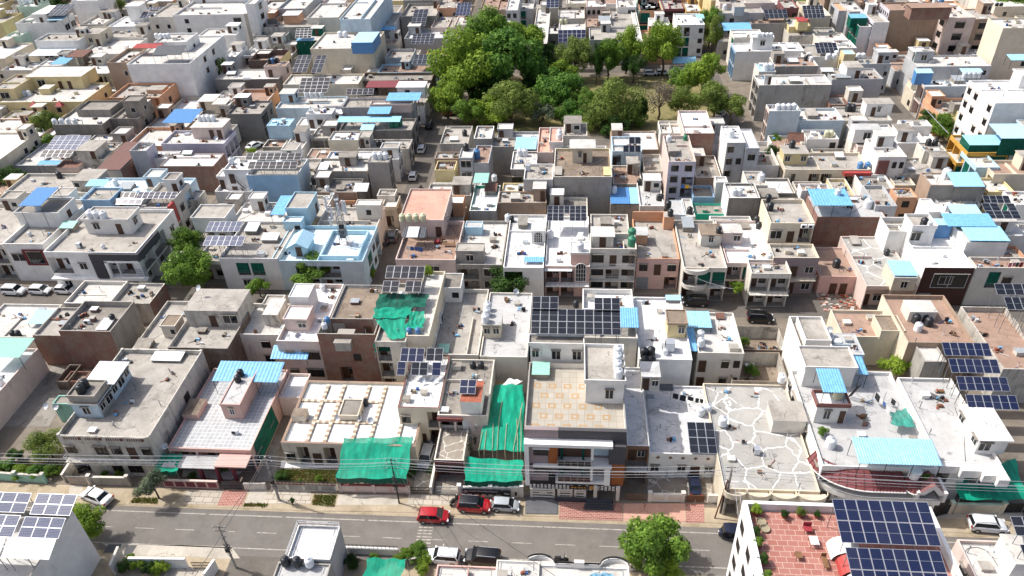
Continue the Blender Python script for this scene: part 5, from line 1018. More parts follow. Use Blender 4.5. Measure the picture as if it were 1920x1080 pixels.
c = house('peach house with brown pillars and patterned parapet', 'd1', (735, 660, 1070, 560), 7.4, 'peach', 'con', front='.kk.', right='.k.', p=.7, wf='peach', rooms=[('d1', (985, 608, 1095, 575), 1.0, dict(wall='peach', roof='con', ov=.03))])
g = M(); X0, X1, Y0, Y1 = c['rect']
for x in (X1-.9, X0+(X1-X0)*.72): g.box(x, x+.45, Y0-.3, Y0-.003, 0, 7.3, 'orange')
g.build('brown_pillar', c['o']); dish(c, 'd1', 1110, 560)
c = house('tall white tower house with square black windows', 'e1', (1422, 722, 2130, 400), 12.4, 'pure', 'conl', right='.ww./.ww./..k.', p=.5, fr='frame_b'); sheet(c, 'e2', (-90, 620, 240, 510), 14.2, 15.4, 'sh_slate', base=11.9, noun='tiled sheet roof'); sheet(c, 'e1', (1480, 545, 1785, 490), 14.0, 14.2, 'sh_red', base=11.9)
house('grey brown side of the white tower', 'e1', (1195, 705, 1420, 540), 11.8, 'tan', 'conl', front='..k', p=.9, left='...')
c2_ = house('white tank deck behind the tower terrace', 'e2', (-70, 475, 290, 370), 14.6, 'white', 'conl', right='.k.', p=.5); tanks(c2_, [(-30, 430), (20, 430), (62, 432), (100, 428)], None, 'w', 'e2')
c = house('cream yellow house with two red peaked caps', 'd1', (-40, 690, 560, 560), 7.0, 'yellow', 'conl', front='kkkkk/s..s.', right='.k', p=.5, wf='yellow', rooms=[('d1', (165, 520, 545, 450), 3.4, dict(wall='yellow', roof='conl', ov=.15, openings='f:.W.dd.')), ('d1', (255, 600, 330, 570), 1.6, dict(wall='yellow', roof='conl', ov=.05))])
g = M(); X0, X1, Y0, Y1 = c['rect']
for u_ in (.45, .74):
    x = X0+(X1-X0)*u_
    for a, b in (((-1, -1.2), (1, -1.2)), ((1, -1.2), (1, 0)), ((-1, 0), (-1, -1.2))): g.poly([(x+a[0], Y0+a[1], 6.2), (x+b[0], Y0+b[1], 6.2), (x, Y0-.05, 7.4)], 'sh_red')
g.build('peaked_cap', c['o']); tanks(c, [(170, 645), (200, 645)], None, 'w', 'd1'); house('cream house with a dark square window at the left edge', 'd1', (-60, 600, 90, 500), 9.5, 'yellow', 'con', front='W', right='..', p=.3)
c = house('round fronted grey house with pillared balconies', 'e1', (860, 830, 1230, 670), 7.0, 'old', 'whtd', front='nvvv', right='vvv', p=.5, brk=.15)
c = house('white house with a brown roof room and a blue sheet', 'e1', (415, 740, 700, 640), 6.0, 'white', 'conl', front='.', p=.4); sheet(c, 'e1', (560, 725, 730, 640), 7.2, 7.5, 'sh_blue'); sheet(c, 'e1', (730, 645, 930, 560), 7.6, 7.9, 'sh_rust', base=5, sides='r', side_c='dbrick'); tanks(c, [(530, 645), (585, 640)], None, 'k', 'e1')
c = house('cream white house with an oval roof pavilion', 'e1', (385, 460, 880, 370), 9.6, 'white', 'con', p=.5); c = house('white house with round pavilion and curved terrace', 'e1', (880, 610, 1400, 430), 7.2, 'offw', 'conl', front='..k', p=.6, rooms=[('e1', (890, 395, 1110, 310), 3.4, dict(wall='cream', roof='con', ov=.05, par=.35, openings='f:.wd r:w'))]); dish(c, 'e1', 1150, 590); sheet(c, 'e1', (300, 630, 760, 525), 7.0, 7.3, 'sh_white', base=3)
c = house('large white building with two dark louvred windows', 'e1', (165, 262, 620, 150), 11.5, 'pure', 'conl', right='.WW', p=.9, rooms=[('e1', (350, 160, 520, 60), 3.2, dict(wall='white', roof='white', openings='f:d'))])
solar('', 'e1', (505, 175, 720, 50), 13.4, 14.6, 5, 2, 10.8, 'pv_k', c); sheet(c, 'e1', (520, 230, 690, 175), 12.2, 12.5, 'sh_pale', base=10.6)
house('lower white wing left of the large white building', 'e1', (55, 410, 215, 280), 9.0, 'mint', 'conl', front='..', p=.4); house('grey white annex east of the large white building', 'e1', (900, 275, 1150, 150), 8.4, 'offw', 'conl', right='..', p=.7)
c = house('pale aqua house with white tanks at the top left', 'e1', (190, 75, 420, 10), 12.4, 'mint', 'whtd', p=.5); tanks(c, [(240, 45), (290, 45), (345, 40)], None, 'w', 'e1', 1.3); house('white blank walled block at the top left', 'e1', (800, 10, 1090, -90), 13, 'pure', 'conl', p=.4)
c = house('far left house with small solar panels', 'e1', (-60, 215, 140, 130), 8, 'offw', 'conl', p=.4); solar('', 'e1', (-40, 170, 135, 118), 9.4, 10.2, 5, 1, 7.6, 'pv_b', c)
c = house('white L shaped house with a water tower room', 'e1', (1215, 300, 1690, 180), 8.0, 'pure', 'wht', p=.4, rooms=[('e1', (1400, 70, 1560, 20), 5.0, dict(wall='white', roof='wht'))]); solar('', 'e1', (1565, 205, 1745, 130), 9.4, 10.4, 5, 2, 7.6, 'pv_b', c); solar('', 'e1', (1640, 110, 1815, 80), 9.8, 10.2, 5, 1, 7.6, 'pv_b', c)
house('grey sheet roofed shed between white houses', 'e1', (1050, 290, 1210, 190), 7.4, 'bgrey', 'gry', p=.1, pipes=0); house('beige white flat roof with rounded corner', 'e1', (1170, 420, 1600, 335), 7.6, 'offw', 'con', p=.5)
house('small white low house in the left lane', 'e1', (10, 790, 350, 690), 5, 'offw', 'wht', front='..', p=.5); 
c = house('huge white building with a grey vertical band', 'e2', (140, 170, 1000, 0), 12.0, 'pure', 'conl', front='k.W', right='W', p=.7, wr='white', fr='frame_b', rooms=[('e2', (300, -90, 960, -130), 3.6, dict(wall='white', roof='conl', openings='f:.d.w.w', ov=.05))])
g = M(); X0, X1, Y0, Y1 = c['rect']; g.box(X1-1.6, X1+.03, Y0-.1, Y0+.5, 0, 12.1, 'grey'); g.build('grey_band', c['o'])
house('white stair tower with slit windows', 'e2', (955, 45, 1060, -40), 15.5, 'pure', 'conl', right='W', p=.3, fr='frame_b')
c = house('white stepped house with a ladder and washing', 'e2', (430, 400, 850, 320), 9.5, 'white', 'conl', front='d.w.', right='...', p=.4); house('white lower front of the ladder house', 'e2', (680, 640, 850, 520), 6.4, 'white', 'wht', right='..', p=.6)
c = house('house with salmon roof hut and grey terrace', 'e2', (1090, 310, 1750, 190), 8.0, 'old', 'con', right='kvk', p=.5, rooms=[('e2', (1370, 175, 1555, 120), 2.8, dict(wall='peach', roof='sh_white', tip='sh_red', openings='f:.')), ('e2', (1190, 155, 1290, 105), 2.6, dict(wall='peach', roof='conl', par=.2))])
tanks(c, [(1580, 245)], None, 'w', 'e2'); c = house('mouldy grey house with a small white hut', 'e2', (1045, 400, 1420, 320), 6.6, 'old', 'cond', p=.6, rooms=[('e2', (1240, 410, 1370, 365), 2.2, dict(wall='white', roof='con', openings='f:kd'))])
c = house('half built brick house with a ragged yellow wall', 'e2', (990, 680, 1350, 560), 7.0, 'dbrick', 'brn', right='k.k', p=1.6, wr='yellow', rooms=[('e2', (1085, 605, 1225, 555), 1.4, dict(wall='dbrick', roof='conl'))]); c = house('narrow pinkish stair house with black and blue tanks', 'e2', (1165, 745, 1410, 690), 9.0, 'lpink', 'brn', front='d.', right='w.', p=.25); tanks(c, [(1235, 715), (1310, 705)], None, 'k', 'e2'); tanks(c, [(1270, 710)], None, 'b', 'e2')
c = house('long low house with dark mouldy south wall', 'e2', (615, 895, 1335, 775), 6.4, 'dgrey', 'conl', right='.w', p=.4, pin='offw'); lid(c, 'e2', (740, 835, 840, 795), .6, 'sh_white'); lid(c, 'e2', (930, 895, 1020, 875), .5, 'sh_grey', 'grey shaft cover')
c = house('small house with white and beige roof huts', 'd1', (1325, 720, 1520, 640), 5.6, 'lpink', 'conl', p=.4, rooms=[('d1', (1328, 685, 1440, 635), 2.4, dict(wall='cream', roof='wht', openings='f:d.')), ('d1', (1425, 705, 1520, 660), 2.4, dict(wall='cream', roof='conl', openings='f:.d r:w'))]); house('dark sided house on the west lane', 'd1', (1530, 770, 1760, 680), 6.6, 'dgrey', 'con', right='vk', p=.5)
# ---- between the west lane and the park street
c = house('blue washed block with two long solar racks', 'c2', (-68, 282, 278, 172), 8.2, 'lblue', 'con', right='....', p=.5, cap='white', wf='skyb'); solar('', 'c2', (-60, 240, 270, 190), 9.6, 10.3, 7, 1, 7.7, 'pv_k', c); solar('', 'c2', (-75, 180, 300, 132), 9.9, 10.6, 8, 1, 7.7, 'pv_k', c)
c = house('white stair block with an iron stair', 'c1', (1505, 245, 1690, 155), 8.8, 'white', 'wht', front='d.', p=.4); tanks(c, [(1565, 205)], None, 'w', 'c1'); house('white lower terrace of the stair block', 'c1', (1448, 392, 1695, 300), 5.0, 'white', 'wht', p=.8, left='..')
c = house('sandy flat roof with white parapet', 'c1', (1560, 592, 1960, 465), 5.0, 'white', 'conl', p=.5); lid(c, 'c1', (1640, 655, 1735, 590), .8, 'sh_white', 'square slab')
c = house('pale turquoise box house at the west lane', 'd2', (70, 848, 225, 800), 7.6, 'blue', 'sh_pale', right='..', p=.15, pipes=0); house('beige roofed low house with a scalloped wall', 'd2', (178, 1012, 305, 905), 4.6, 'white', 'con', right='.kk', p=.4, cap='white'); house('small low roof with an open yard', 'd2', (330, 1070, 500, 1000), 3.8, 'offw', 'brn', p=.4)
c = house('stained cream block with a flaking white roof', 'd2', (485, 945, 690, 885), 7.0, 'old', 'wht', front='...', right='.d', p=.4, wf='cream'); c = house('long brown roofed house by the park street', 'd2', (690, 1005, 1030, 940), 5.4, 'old', 'con', right='vk', p=.4); tanks(c, [(830, 985), (858, 985)], None, 'k', 'd2')
c = house('white strip roofed house with grey water pipes', 'c2', (470, 175, 960, 120), 5.4, 'white', 'wht', p=.4, right='vv'); c = house('grey sided house with white shade flap', 'c2', (390, 255, 750, 168), 6.2, 'grey', 'conl', p=.5); lid(c, 'c2', (415, 245, 480, 195), .8, 'sh_white', 'white tilted sheet'); c = house('grey tower with three white tanks', 'c2', (750, 195, 895, 150), 8.6, 'grey', 'con', right='vv', p=.2); tanks(c, [(803, 172), (840, 172), (878, 172)], None, 'w', 'c2', 1.05)
c = house('low grey concrete roof with a square hatch', 'c2', (375, 398, 680, 305), 5.0, 'conc', 'cond', right='..', p=.4, wf='tan'); lid(c, 'c2', (535, 378, 595, 345), .4, 'conc', 'square hatch'); tanks(c, [(485, 390)], None, 'w', 'c2', .9); tanks(c, [(400, 340)], None, 'k', 'c2', 1.2); sheet(c, 'c2', (655, 393, 750, 335), 6.4, 7.0, 'sh_white', base=3); house('grey roofs stepping toward the park street', 'c2', (815, 420, 935, 375), 5.6, 'offw', 'con', right='v', p=.5); house('scalloped cream porch at the street corner', 'c2', (845, 495, 945, 420), 4.8, 'cream', 'conl', front='v', right='v', p=.5)
# up the street, e3 tile
c = house('tall cream block with a blue sheet walled attic', 'd2', (365, 330, 790, 215), 11.4, 'cream', 'conl', right='....', p=.5, rooms=[('d2', (640, 288, 785, 215), 3.0, dict(ov=.02, wall='sh_dblue', roof='sh_pale'))]); tanks(c, [(570, 250), (605, 250)], None, 'w', 'd2', 1.2)
c = house('cream house with big solar rack over its terrace', 'd2', (180, 570, 690, 500), 8.0, 'cream', 'conl', front='....', right='..', p=.5, wf='cream'); solar('', 'd2', (282, 625, 480, 525), 10.2, 12.2, 5, 4, 7.5, 'pv_k', c); solar('', 'd2', (242, 488, 340, 372), 10.5, 12.6, 3, 4, 7.5, 'pv_k', c); solar('', 'd2', (370, 490, 440, 372), 10.5, 12.6, 2, 4, 7.5, 'pv_k', c)
c = house('light blue fronted terrace with four tanks', 'd2', (130, 730, 570, 650), 6.0, 'lblue', 'conl', front='..', p=.5); tanks(c, [(345, 655), (378, 655), (412, 655), (446, 655)], 6.6, 'w', 'd2', 1.1); c = house('white bungalow on a bright white terrace', 'd2', (335, 770, 510, 730), 7.2, 'white', 'wht', front='dww', p=.12); house('white terrace floor around the bungalow', 'd2', (245, 880, 560, 790), 4.0, 'white', 'wht', p=.4)
c = house('brown shed roofed house with white upper room', 'd2', (700, 545, 1185, 490), 7.2, 'dbrick', 'cond', front='v...', p=.7, rooms=[('d2', (942, 590, 1140, 548), 2.8, dict(wall='white', roof='wht', openings='f:.k..'))]); sheet(c, 'd2', (738, 592, 955, 545), 8.8, 9.0, 'sh_maroon', base=6.5)
c = house('grey house with open steel racks and a solar row', 'd2', (575, 725, 1050, 660), 7.4, 'bgrey', 'con', right='v.k', p=.6, rooms=[('d2', (770, 715, 1050, 690), 1.8, dict(wall='lpink', roof='conl', par=.4))]); solar('', 'd2', (605, 640, 790, 598), 10.2, 11.0, 5, 1, 7, 'pv_k', c); sheet(c, 'd2', (875, 680, 1100, 625), 9.6, 9.9, 'sh_blue'); sheet(c, 'd2', (750, 770, 900, 720), 8.4, 8.8, 'sh_blue', base=6)
c = house('house under a wide light blue tin roof', 'd2', (560, 880, 1050, 800), 6.2, 'conc', 'con', right='vk', p=.6); sheet(c, 'd2', (545, 825, 970, 785), 7.4, 7.7, 'sh_sky'); sheet(c, 'd2', (700, 878, 790, 830), 6.6, 7.0, 'sh_pale', base=5.5); tanks(c, [(920, 858), (950, 858), (975, 850)], None, 'g', 'd2', 1.0)
c = house('blue grey stained wall block at the top', 'd2', (560, 130, 770, -60), 15.0, 'lblue', 'conl', p=.4); c = house('white house with a little blue roofed hut', 'd2', (755, 165, 935, 85), 9.0, 'white', 'con', right='..', p=.6); sheet(c, 'd2', (775, 78, 838, 38), 10.8, 11.1, 'sh_blue', sides='r', base=8.4); sheet(c, 'd2', (780, 205, 935, 178), 8.4, 8.7, 'sh_blue', base=6, sides='r'); house('lower porch of the blue hut house', 'd2', (850, 300, 945, 240), 6.6, 'offw', 'brn', front='k', p=.4)
c = house('grey court house with a slanted tall solar rack', 'd2', (975, 110, 1215, 20), 9.4, 'grey', 'con', right='..', p=.9); solar('', 'd2', (1042, 175, 1140, 62), 9.0, 11.4, 3, 4, 6.5, 'pv_k', c); c = house('shaded grey court with a wide solar rack', 'd2', (870, 390, 1050, 330), 7.4, 'bgrey', 'con', p=.8); solar('', 'd2', (1045, 298, 1195, 228), 9.6, 11.0, 5, 4, 6.6, 'pv_k', c); solar('', 'd2', (1055, 432, 1210, 368), 8.6, 9.6, 5, 2, 6.6, 'pv_k', c)
house('white grey walls behind the wide solar rack', 'd2', (1000, 260, 1260, 190), 7.6, 'bgrey', 'whtd', p=.9); house('blue walled terrace house with a sofa on its roof', 'd2', (820, 490, 1190, 430), 6.6, 'blue', 'brn', front='...', p=.5)
c = house('pink terrace house with an upright solar rack', 'd2', (1180, 185, 1340, 90), 8.0, 'lpink', 'con', front='.k', p=.6); solar('', 'd2', (1345, 105, 1440, 18), 11.4, 13.2, 4, 4, 7.4, 'pv_b', c); house('pinkish house behind the big park tree', 'd2', (1340, 170, 1440, 110), 8.6, 'lpink', 'conl', front='..', p=.3); house('white grey house half hidden by the big tree', 'd2', (1240, 270, 1480, 190), 6.8, 'bgrey', 'conl', front='....', p=.5)
house('salmon house at the top edge', 'd2', (1220, 55, 1360, -20), 10, 'peach', 'con', front='k.k', p=.4); house('beige top edge house with three dark windows', 'd2', (1510, 70, 1700, -20), 11, 'tan', 'brn', front='.kkk', p=.4); house('grey striped house at the top edge', 'd3', (30, 70, 110, -30), 12, 'bgrey', 'conl', front='kk', p=.3)
house('brown and grey balcony house on the west lane', 'd2', (340, 120, 555, 20), 9.5, 'offw', 'conl', front='...', right='vvv/vv.', p=.6, wr='tan'); house('grey walled house at the top left centre', 'd2', (140, 60, 330, -50), 10.5, 'bgrey', 'conl', front='.', p=.8); house('dark grey block beside the grey walled house', 'd2', (-60, 130, 140, 0), 9, 'dgrey', 'conl', p=.6)
c = house('green clad house with a steep solar rack', 'e2', (1540, 460, 1790, 360), 7.4, 'netd', 'conl', right='..', p=.2); solar('', 'e2', (1520, 430, 1700, 320), 8.6, 10.6, 4, 4, 6.5, 'pv_k', c); sheet(c, 'e2', (1530, 462, 1720, 425), 7.8, 8.1, 'sh_blue', base=7.2)
# ---- block south of the park, between the two north streets
c = house('beige house with a shade cloth on its roof', 'd2', (1240, 970, 1430, 850), 6.0, 'old', 'con', left='vv', p=.5); lid(c, 'd2', (1305, 945, 1360, 920), .5, 'sh_white'); tanks(c, [(1410, 915)], None, 'k', 'd2')
c = house('white walled narrow roof near the park', 'd2', (1470, 935, 1590, 850), 8.0, 'grey', 'conl', p=.5, cap='white'); house('tan roofed low house by the street', 'c2', (1205, 170, 1375, 125), 5.4, 'tan', 'con', left='vv', p=.4); c = house('mustard house with a brown open roof', 'c2', (1205, 248, 1340, 185), 6.0, 'yellow', 'brn', left='v.', front='.', p=.7, pin='tan')
c = house('grey blue house with a large skylight front', 'c2', (1368, 165, 1460, 100), 8.4, 'bgrey', 'conl', front='W/W', p=.3); tanks(c, [(1418, 115)], None, 'k', 'c2', 1.1); c = house('house with a tilted blue drum on the terrace', 'c2', (1460, 200, 1570, 80), 7.0, 'bgrey', 'brn', front='.', p=.5); tanks(c, [(1490, 165)], None, 'b', 'c2', 1.4)
c = house('beige court roof behind the pink roof room', 'c2', (1150, 420, 1450, 340), 6.0, 'old', 'conl', p=.5); c = house('white house with green painted court walls', 'c2', (1440, 522, 1620, 350), 6.2, 'grey', 'wht', p=.6, pin='tarp_g', cap='white'); sheet(c, 'c2', (1465, 335, 1565, 268), 8.4, 8.6, 'sh_mint', base=5.6); lid(c, 'c2', (1540, 390, 1625, 335), 1.0, 'sh_rust', 'rusty striped sheet'); tanks(c, [(1610, 320)], None, 'w', 'c2')
c = house('grey roofed house with a pitched cowl', 'c2', (1630, 468, 1960, 392), 6.4, 'tan', 'con', p=.5); lid(c, 'c3', (60, 440, 125, 400), 1.0, 'conl', 'pitched cowl'); house('yellow edged terrace behind the cowl', 'c2', (1660, 390, 1930, 335), 5.4, 'yellow', 'conl', p=.4); tanks(c, [(130, 395)], None, 'k', 'c3', .8)
c = house('grey house with dark glazed ground storey', 'c3', (62, 242, 235, 122), 7.6, 'dgrey', 'conl', front='WW', p=.4, cap='white'); tanks(c, [(125, 150), (158, 150)], None, 'w', 'c3', 1.1); house('grey court house left of the dark glass house', 'c2', (1580, 90, 1760, 30), 6.4, 'grey', 'con', p=.5)
c = house('tall house with a plain pale grey south wall', 'c3', (150, 310, 348, 205), 9.0, 'bgrey', 'con', p=.5, cap='white', pin='white'); cooler(c, 'c3', 180, 250, kind='cooler'); dish(c, 'c3', 225, 205)
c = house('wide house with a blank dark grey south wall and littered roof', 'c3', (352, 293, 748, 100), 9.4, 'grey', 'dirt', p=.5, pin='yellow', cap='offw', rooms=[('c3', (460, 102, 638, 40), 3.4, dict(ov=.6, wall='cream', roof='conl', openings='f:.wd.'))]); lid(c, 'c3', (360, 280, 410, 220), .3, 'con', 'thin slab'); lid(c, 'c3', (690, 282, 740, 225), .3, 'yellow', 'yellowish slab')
c = house('house with a pink floor and white tank deck', 'd3', (240, 1028, 350, 860), 8.4, 'lpink', 'pnk', front='k', p=.5, rooms=[('d3', (322, 970, 415, 870), 1.8, dict(wall='white', roof='pnk', par=.4, ov=.1))]); tanks(c, [(390, 940), (392, 915)], 0, 'w', 'd3'); c = house('small roof terrace with plants near the park', 'd3', (420, 915, 580, 830), 7.0, 'offw', 'con', p=.6)
c = house('white blue house with upright black solar modules', 'd3', (750, 1020, 950, 920), 7.8, 'lblue', 'conl', front='v.w/k.k', p=.5); solar('', 'd3', (822, 1028, 942, 980), 9.6, 10.6, 3, 1, 7.3, 'pv_k', c); solar('', 'd3', (862, 972, 942, 925), 9.9, 10.9, 2, 1, 7.3, 'pv_k', c)
c = house('house beneath a bright blue tin sheet', 'd3', (85, 1015, 235, 925), 6.4, 'grey', 'con', p=.3); sheet(c, 'd3', (90, 1008, 235, 925), 6.8, 7.0, 'sh_sky', base=6, posts=False)
c = house('brown grey house with a half blue tin roof', 'c3', (738, 480, 935, 365), 5.2, 'conc', 'con', p=.15, pipes=0); sheet(c, 'c3', (738, 475, 870, 365), 5.4, 5.6, 'sh_dblue', base=5, posts=False, noun='roofing'); sheet(c, 'c3', (872, 475, 935, 365), 5.4, 5.6, 'sh_sky', base=5, posts=False, noun='roofing'); tanks(c, [(760, 400)], 5.6, 'w', 'c3')
c = house('grey roofed house with corner tanks', 'c3', (935, 490, 1100, 330), 5.6, 'offw', 'gry', p=.5, cap='white'); tanks(c, [(1062, 450), (1078, 450)], None, 'k', 'c3', .9); cooler(c, 'c3', 985, 350, kind='ac'); tanks(c, [(930, 345)], None, 'k', 'c3', .9)
c = house('lilac pink tower house with many windows', 'c3', (1130, 190, 1315, 15), 10.2, 'lpink', 'con', front='ww/wv/wv/kd', left='....', p=.6, nf=4, fr='frame_b', wf='lilac'); lid(c, 'c3', (1130, 120, 1190, 65), 1.2, 'con', 'concrete hood'); tanks(c, [(1130, 55)], None, 'w', 'c3'); tanks(c, [(1240, 45)], None, 'g', 'c3', .8)
house('courtyard with plants behind blue grey walls', 'c3', (950, 345, 1080, 265), 3.4, 'bgrey', 'conl', front='.', p=.8); house('planted yard house south of the park', 'c3', (965, 255, 1095, 140), 4.5, 'offw', 'con', p=.7)
c = house('white house with a flue and brick red side', 'd3', (1075, 900, 1230, 815), 7.4, 'offw', 'conl', left='v.', p=.5); c = house('white house with the tall brown rear wall', 'd3', (1235, 900, 1440, 745), 9.6, 'lpink', 'wht', p=.5, wf='brick'); house('small blue grey yard with drying clothes', 'c3', (1295, 430, 1440, 350), 4.0, 'skyb', 'cond', front='.k', p=.6)
c = house('white four storey house with wooden windows', 'd3', (1525, 962, 1650, 850), 11.0, 'white', 'wht', front='w./wk/w./..', left='...', p=.4, nf=4, wf='bgrey', wl='pure'); tanks(c, [(1548, 925)], None, 'w', 'd3', 1.2); house('east half of the white four storey house', 'd3', (1650, 1000, 1745, 870), 10.0, 'bgrey', 'wht', front='w/.', p=.3)
c = house('white sided house with a grey front and tanks', 'c3', (1535, 435, 1748, 335), 8.0, 'dgrey', 'conl', left='..', p=.5, wl='pure', cap='white'); tanks(c, [(1570, 415), (1605, 415)], None, 'w', 'c3'); house('white screen wall house at the corner', 'c3', (1450, 330, 1530, 290), 6.6, 'pure', 'conl', left='.', p=.4); c = house('small white house with stacked tanks', 'c3', (1665, 350, 1800, 255), 7.0, 'offw', 'con', front='..d', p=.4); tanks(c, [(1750, 320)], None, 'w', 'c3', 1.2)
house('low shop roof edged in green with hedge', 'c3', (1310, 545, 1520, 475), 3.6, 'tarp_g', 'cond', p=.35, cap='tarp_g'); house('grey sloping metal roofs behind the salmon wall', 'c3', (1150, 550, 1240, 450), 4.6, 'lblue', 'gry', p=.1); c = house('white small roofs by the green shop', 'c3', (1245, 560, 1310, 440), 4.4, 'white', 'conl', p=.4); tanks(c, [(1270, 540)], None, 'k', 'c3')
# ================================================================ EAST PART
c = house('cream house with a long columned front', 'c4', (190, 245, 765, 130), 6.0, 'cream', 'con', front='v.vv.vW', left='vv', p=.6, brk=.12, rooms=[('c4', (178, 138, 355, 80), 2.6, dict(wall='yellow', roof='con', ov=.2, openings='f:w.w'))]); tanks(c, [(690, 235), (738, 235)], None, 'b', 'c4'); tanks(c, [(232, 95)], 0, 'k', 'c4', 1.1); lid(c, 'c4', (530, 160, 590, 125), .7, 'sh_white', 'white cooler hood')
X0, X1, Y0, Y1 = c['rect']; g = M(); g.box(X0+(X1-X0)*.68, X1, Y0-.9, Y0-.003, 5.0, 5.7, 'sh_red'); g.build('red_awning', c['o'])
c = house('white and dark brown three storey house', 'c4', (820, 158, 1012, 35), 9.0, 'white', 'conl', front='d.kk/d.../d.kk', left='...', p=.6, wl='pure', fr='frame_b'); g = M(); X0, X1, Y0, Y1 = c['rect']; g.box(X0+.2, X0+2.2, Y0-.25, Y0-.01, 0, 8.2, 'maroon'); g.build('brown_panel', c['o'])
c = house('brick house with a blue tin roof and long white deck', 'c4', (405, 565, 870, 420), 6.0, 'brick', 'gry', p=.1, pin='white'); sheet(c, 'c4', (385, 487, 650, 375), 8.4, 8.8, 'sh_blue', base=5.9, sides='', pitch=.5); tanks(c, [(540, 415)], 8.6, 'w', 'c4', .9); tanks(c, [(742, 500)], None, 'w', 'c4', 1.3); house('low brick rear wall house by the crazed roof', 'c4', (400, 605, 640, 560), 4.0, 'brick', 'con', p=.1)
house('white pink wedge walled roof behind the blue tin', 'c4', (300, 385, 500, 340), 5.6, 'white', 'brn', left='..', p=.5); house('grey blue box house with sunken roof', 'c4', (800, 490, 945, 350), 7.0, 'bgrey', 'con', left='..', front='k', p=.7); house('salmon box house with low parapet', 'c4', (945, 432, 1082, 370), 5.8, 'peach', 'con', front='k', p=.3)
c = house('beige rear house with a blue awning roof', 'c4', (1170, 350, 1550, 265), 8.4, 'tan', 'conl', left='...', p=.3, wf='grey'); tanks(c, [(1268, 300)], None, 'w', 'c4', 1.4); sheet(c, 'c4', (1330, 360, 1540, 262), 9.0, 9.8, 'sh_sky', base=8); house('long grey wall house below the awning', 'c4', (1230, 480, 1510, 415), 5.6, 'bgrey', 'conl', p=.4)
c = house('sandy terrace house with open court', 'c4', (960, 275, 1330, 165), 5.4, 'old', 'con', front='..k.', p=.5); c = house('white tank house with black barrels', 'c4', (1130, 120, 1280, 60), 7.6, 'offw', 'con', p=.3); tanks(c, [(1150, 80), (1195, 80)], None, 'k', 'c4')
house('small white cube room by the tank house', 'c4', (1160, 530, 1240, 440), 8.0, 'white', 'conl', p=.2)
c = house('grey house with stacked timber scaffold front', 'c4', (930, 350, 1070, 265), 4.8, 'cream', 'con', front='dk', p=.4)
# east edge: yellow, green and blue houses
c = house('house of yellow balconies under light blue tin', 'c4', (1420, 130, 1700, 10), 8.4, 'ochre', 'con', left='vvv', front='n', p=.5); sheet(c, 'c4', (1435, 80, 1705, 10), 9.6, 9.9, 'sh_sky', sides='fl', side_c='netd', base=7.8); sheet(c, 'd4', (1650, 935, 1880, 835), 11.4, 11.8, 'sh_pale', sides='f', side_c='netd', base=7.8)
house('orange trimmed house front on the east street', 'c4', (1345, 200, 1440, 110), 6.0, 'ochre', 'conl', left='vv', front='n', p=.4); house('pale blue house with a green net balcony', 'c4', (1480, 230, 1640, 120), 7.8, 'blue', 'conl', left='vnv', p=.5); c = house('beige house stepped along the east street', 'c4', (1600, 275, 1960, 180), 7.8, 'cream', 'brn', left='v.v', front='.', p=.6); house('cream lower balconies on the east street', 'c4', (1560, 395, 1740, 300), 6.4, 'yellow', 'conl', left='vvv', p=.5); house('white terrace house at the right edge', 'c4', (1745, 480, 1960, 390), 7.0, 'white', 'conl', left='vnv', p=.5)
house('white block with pink terrace by the black solar', 'c4', (1600, 690, 1960, 590), 5.6, 'white', 'whtd', p=.5); house('pale house with a curved roof at the right edge', 'd4', (1730, 980, 1960, 880), 9.6, 'lblue', 'conl', left='..', p=.4)
# ---- east of the park
c = house('white terraced house with four tanks facing the park', 'e5', (1075, 580, 1850, 480), 8.0, 'white', 'wht', left='vvv', p=.4, wl='skyb', rooms=[('e5', (1265, 435, 1515, 390), 3.0, dict(wall='white', roof='wht', par=.35, openings='f:.w.'))]); tanks(c, [(1330, 425), (1380, 425), (1425, 425), (1470, 425)], 0, 'w', 'e5', 1.0); lid(c, 'e5', (1660, 535, 1750, 480), .4, 'sh_white')
house('white upper roof behind the four tanks', 'e5', (1060, 420, 1400, 330), 9.0, 'offw', 'wht', left='.n', p=.4); c = house('beige parapet roof with white plastic tanks', 'f2', (680, 145, 1165, 40), 8.6, 'grey', 'brn', p=.5, cap='white', pin='offw'); lid(c, 'f2', (820, 95, 945, 50), .6, 'sh_white'); tanks(c, [(1020, 80)], None, 'k', 'f2', .9); tanks(c, [(1080, 90)], None, 'w', 'f2', .9)
c = house('house with pale blue deck carrying two white tanks', 'f2', (500, 205, 690, 110), 9.4, 'offw', 'sh_pale', left='..', p=.2); tanks(c, [(570, 190), (625, 185)], None, 'w', 'f2', 1.3)
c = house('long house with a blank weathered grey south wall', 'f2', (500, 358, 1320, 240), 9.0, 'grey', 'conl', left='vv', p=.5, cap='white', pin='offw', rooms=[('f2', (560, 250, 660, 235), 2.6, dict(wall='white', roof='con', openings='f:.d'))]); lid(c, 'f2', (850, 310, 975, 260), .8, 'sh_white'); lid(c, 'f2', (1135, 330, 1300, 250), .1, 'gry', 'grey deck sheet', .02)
c = house('long white washed house with a dark stained wall', 'f2', (1325, 292, 1900, 170), 8.0, 'bgrey', 'con', p=.4, rooms=[('f2', (1490, 160, 1680, 85), 3.0, dict(wall='white', roof='con', openings='f:.d'))]); tanks(c, [(1425, 195)], None, 'w', 'f2', 1.2); tanks(c, [(1455, 210)], None, 'k', 'f2', 1.2); lid(c, 'f2', (1205, 205, 1345, 160), .8, 'sh_white'); lid(c, 'f2', (1370, 275, 1540, 230), .8, 'sh_grey', 'grey shaft cover')
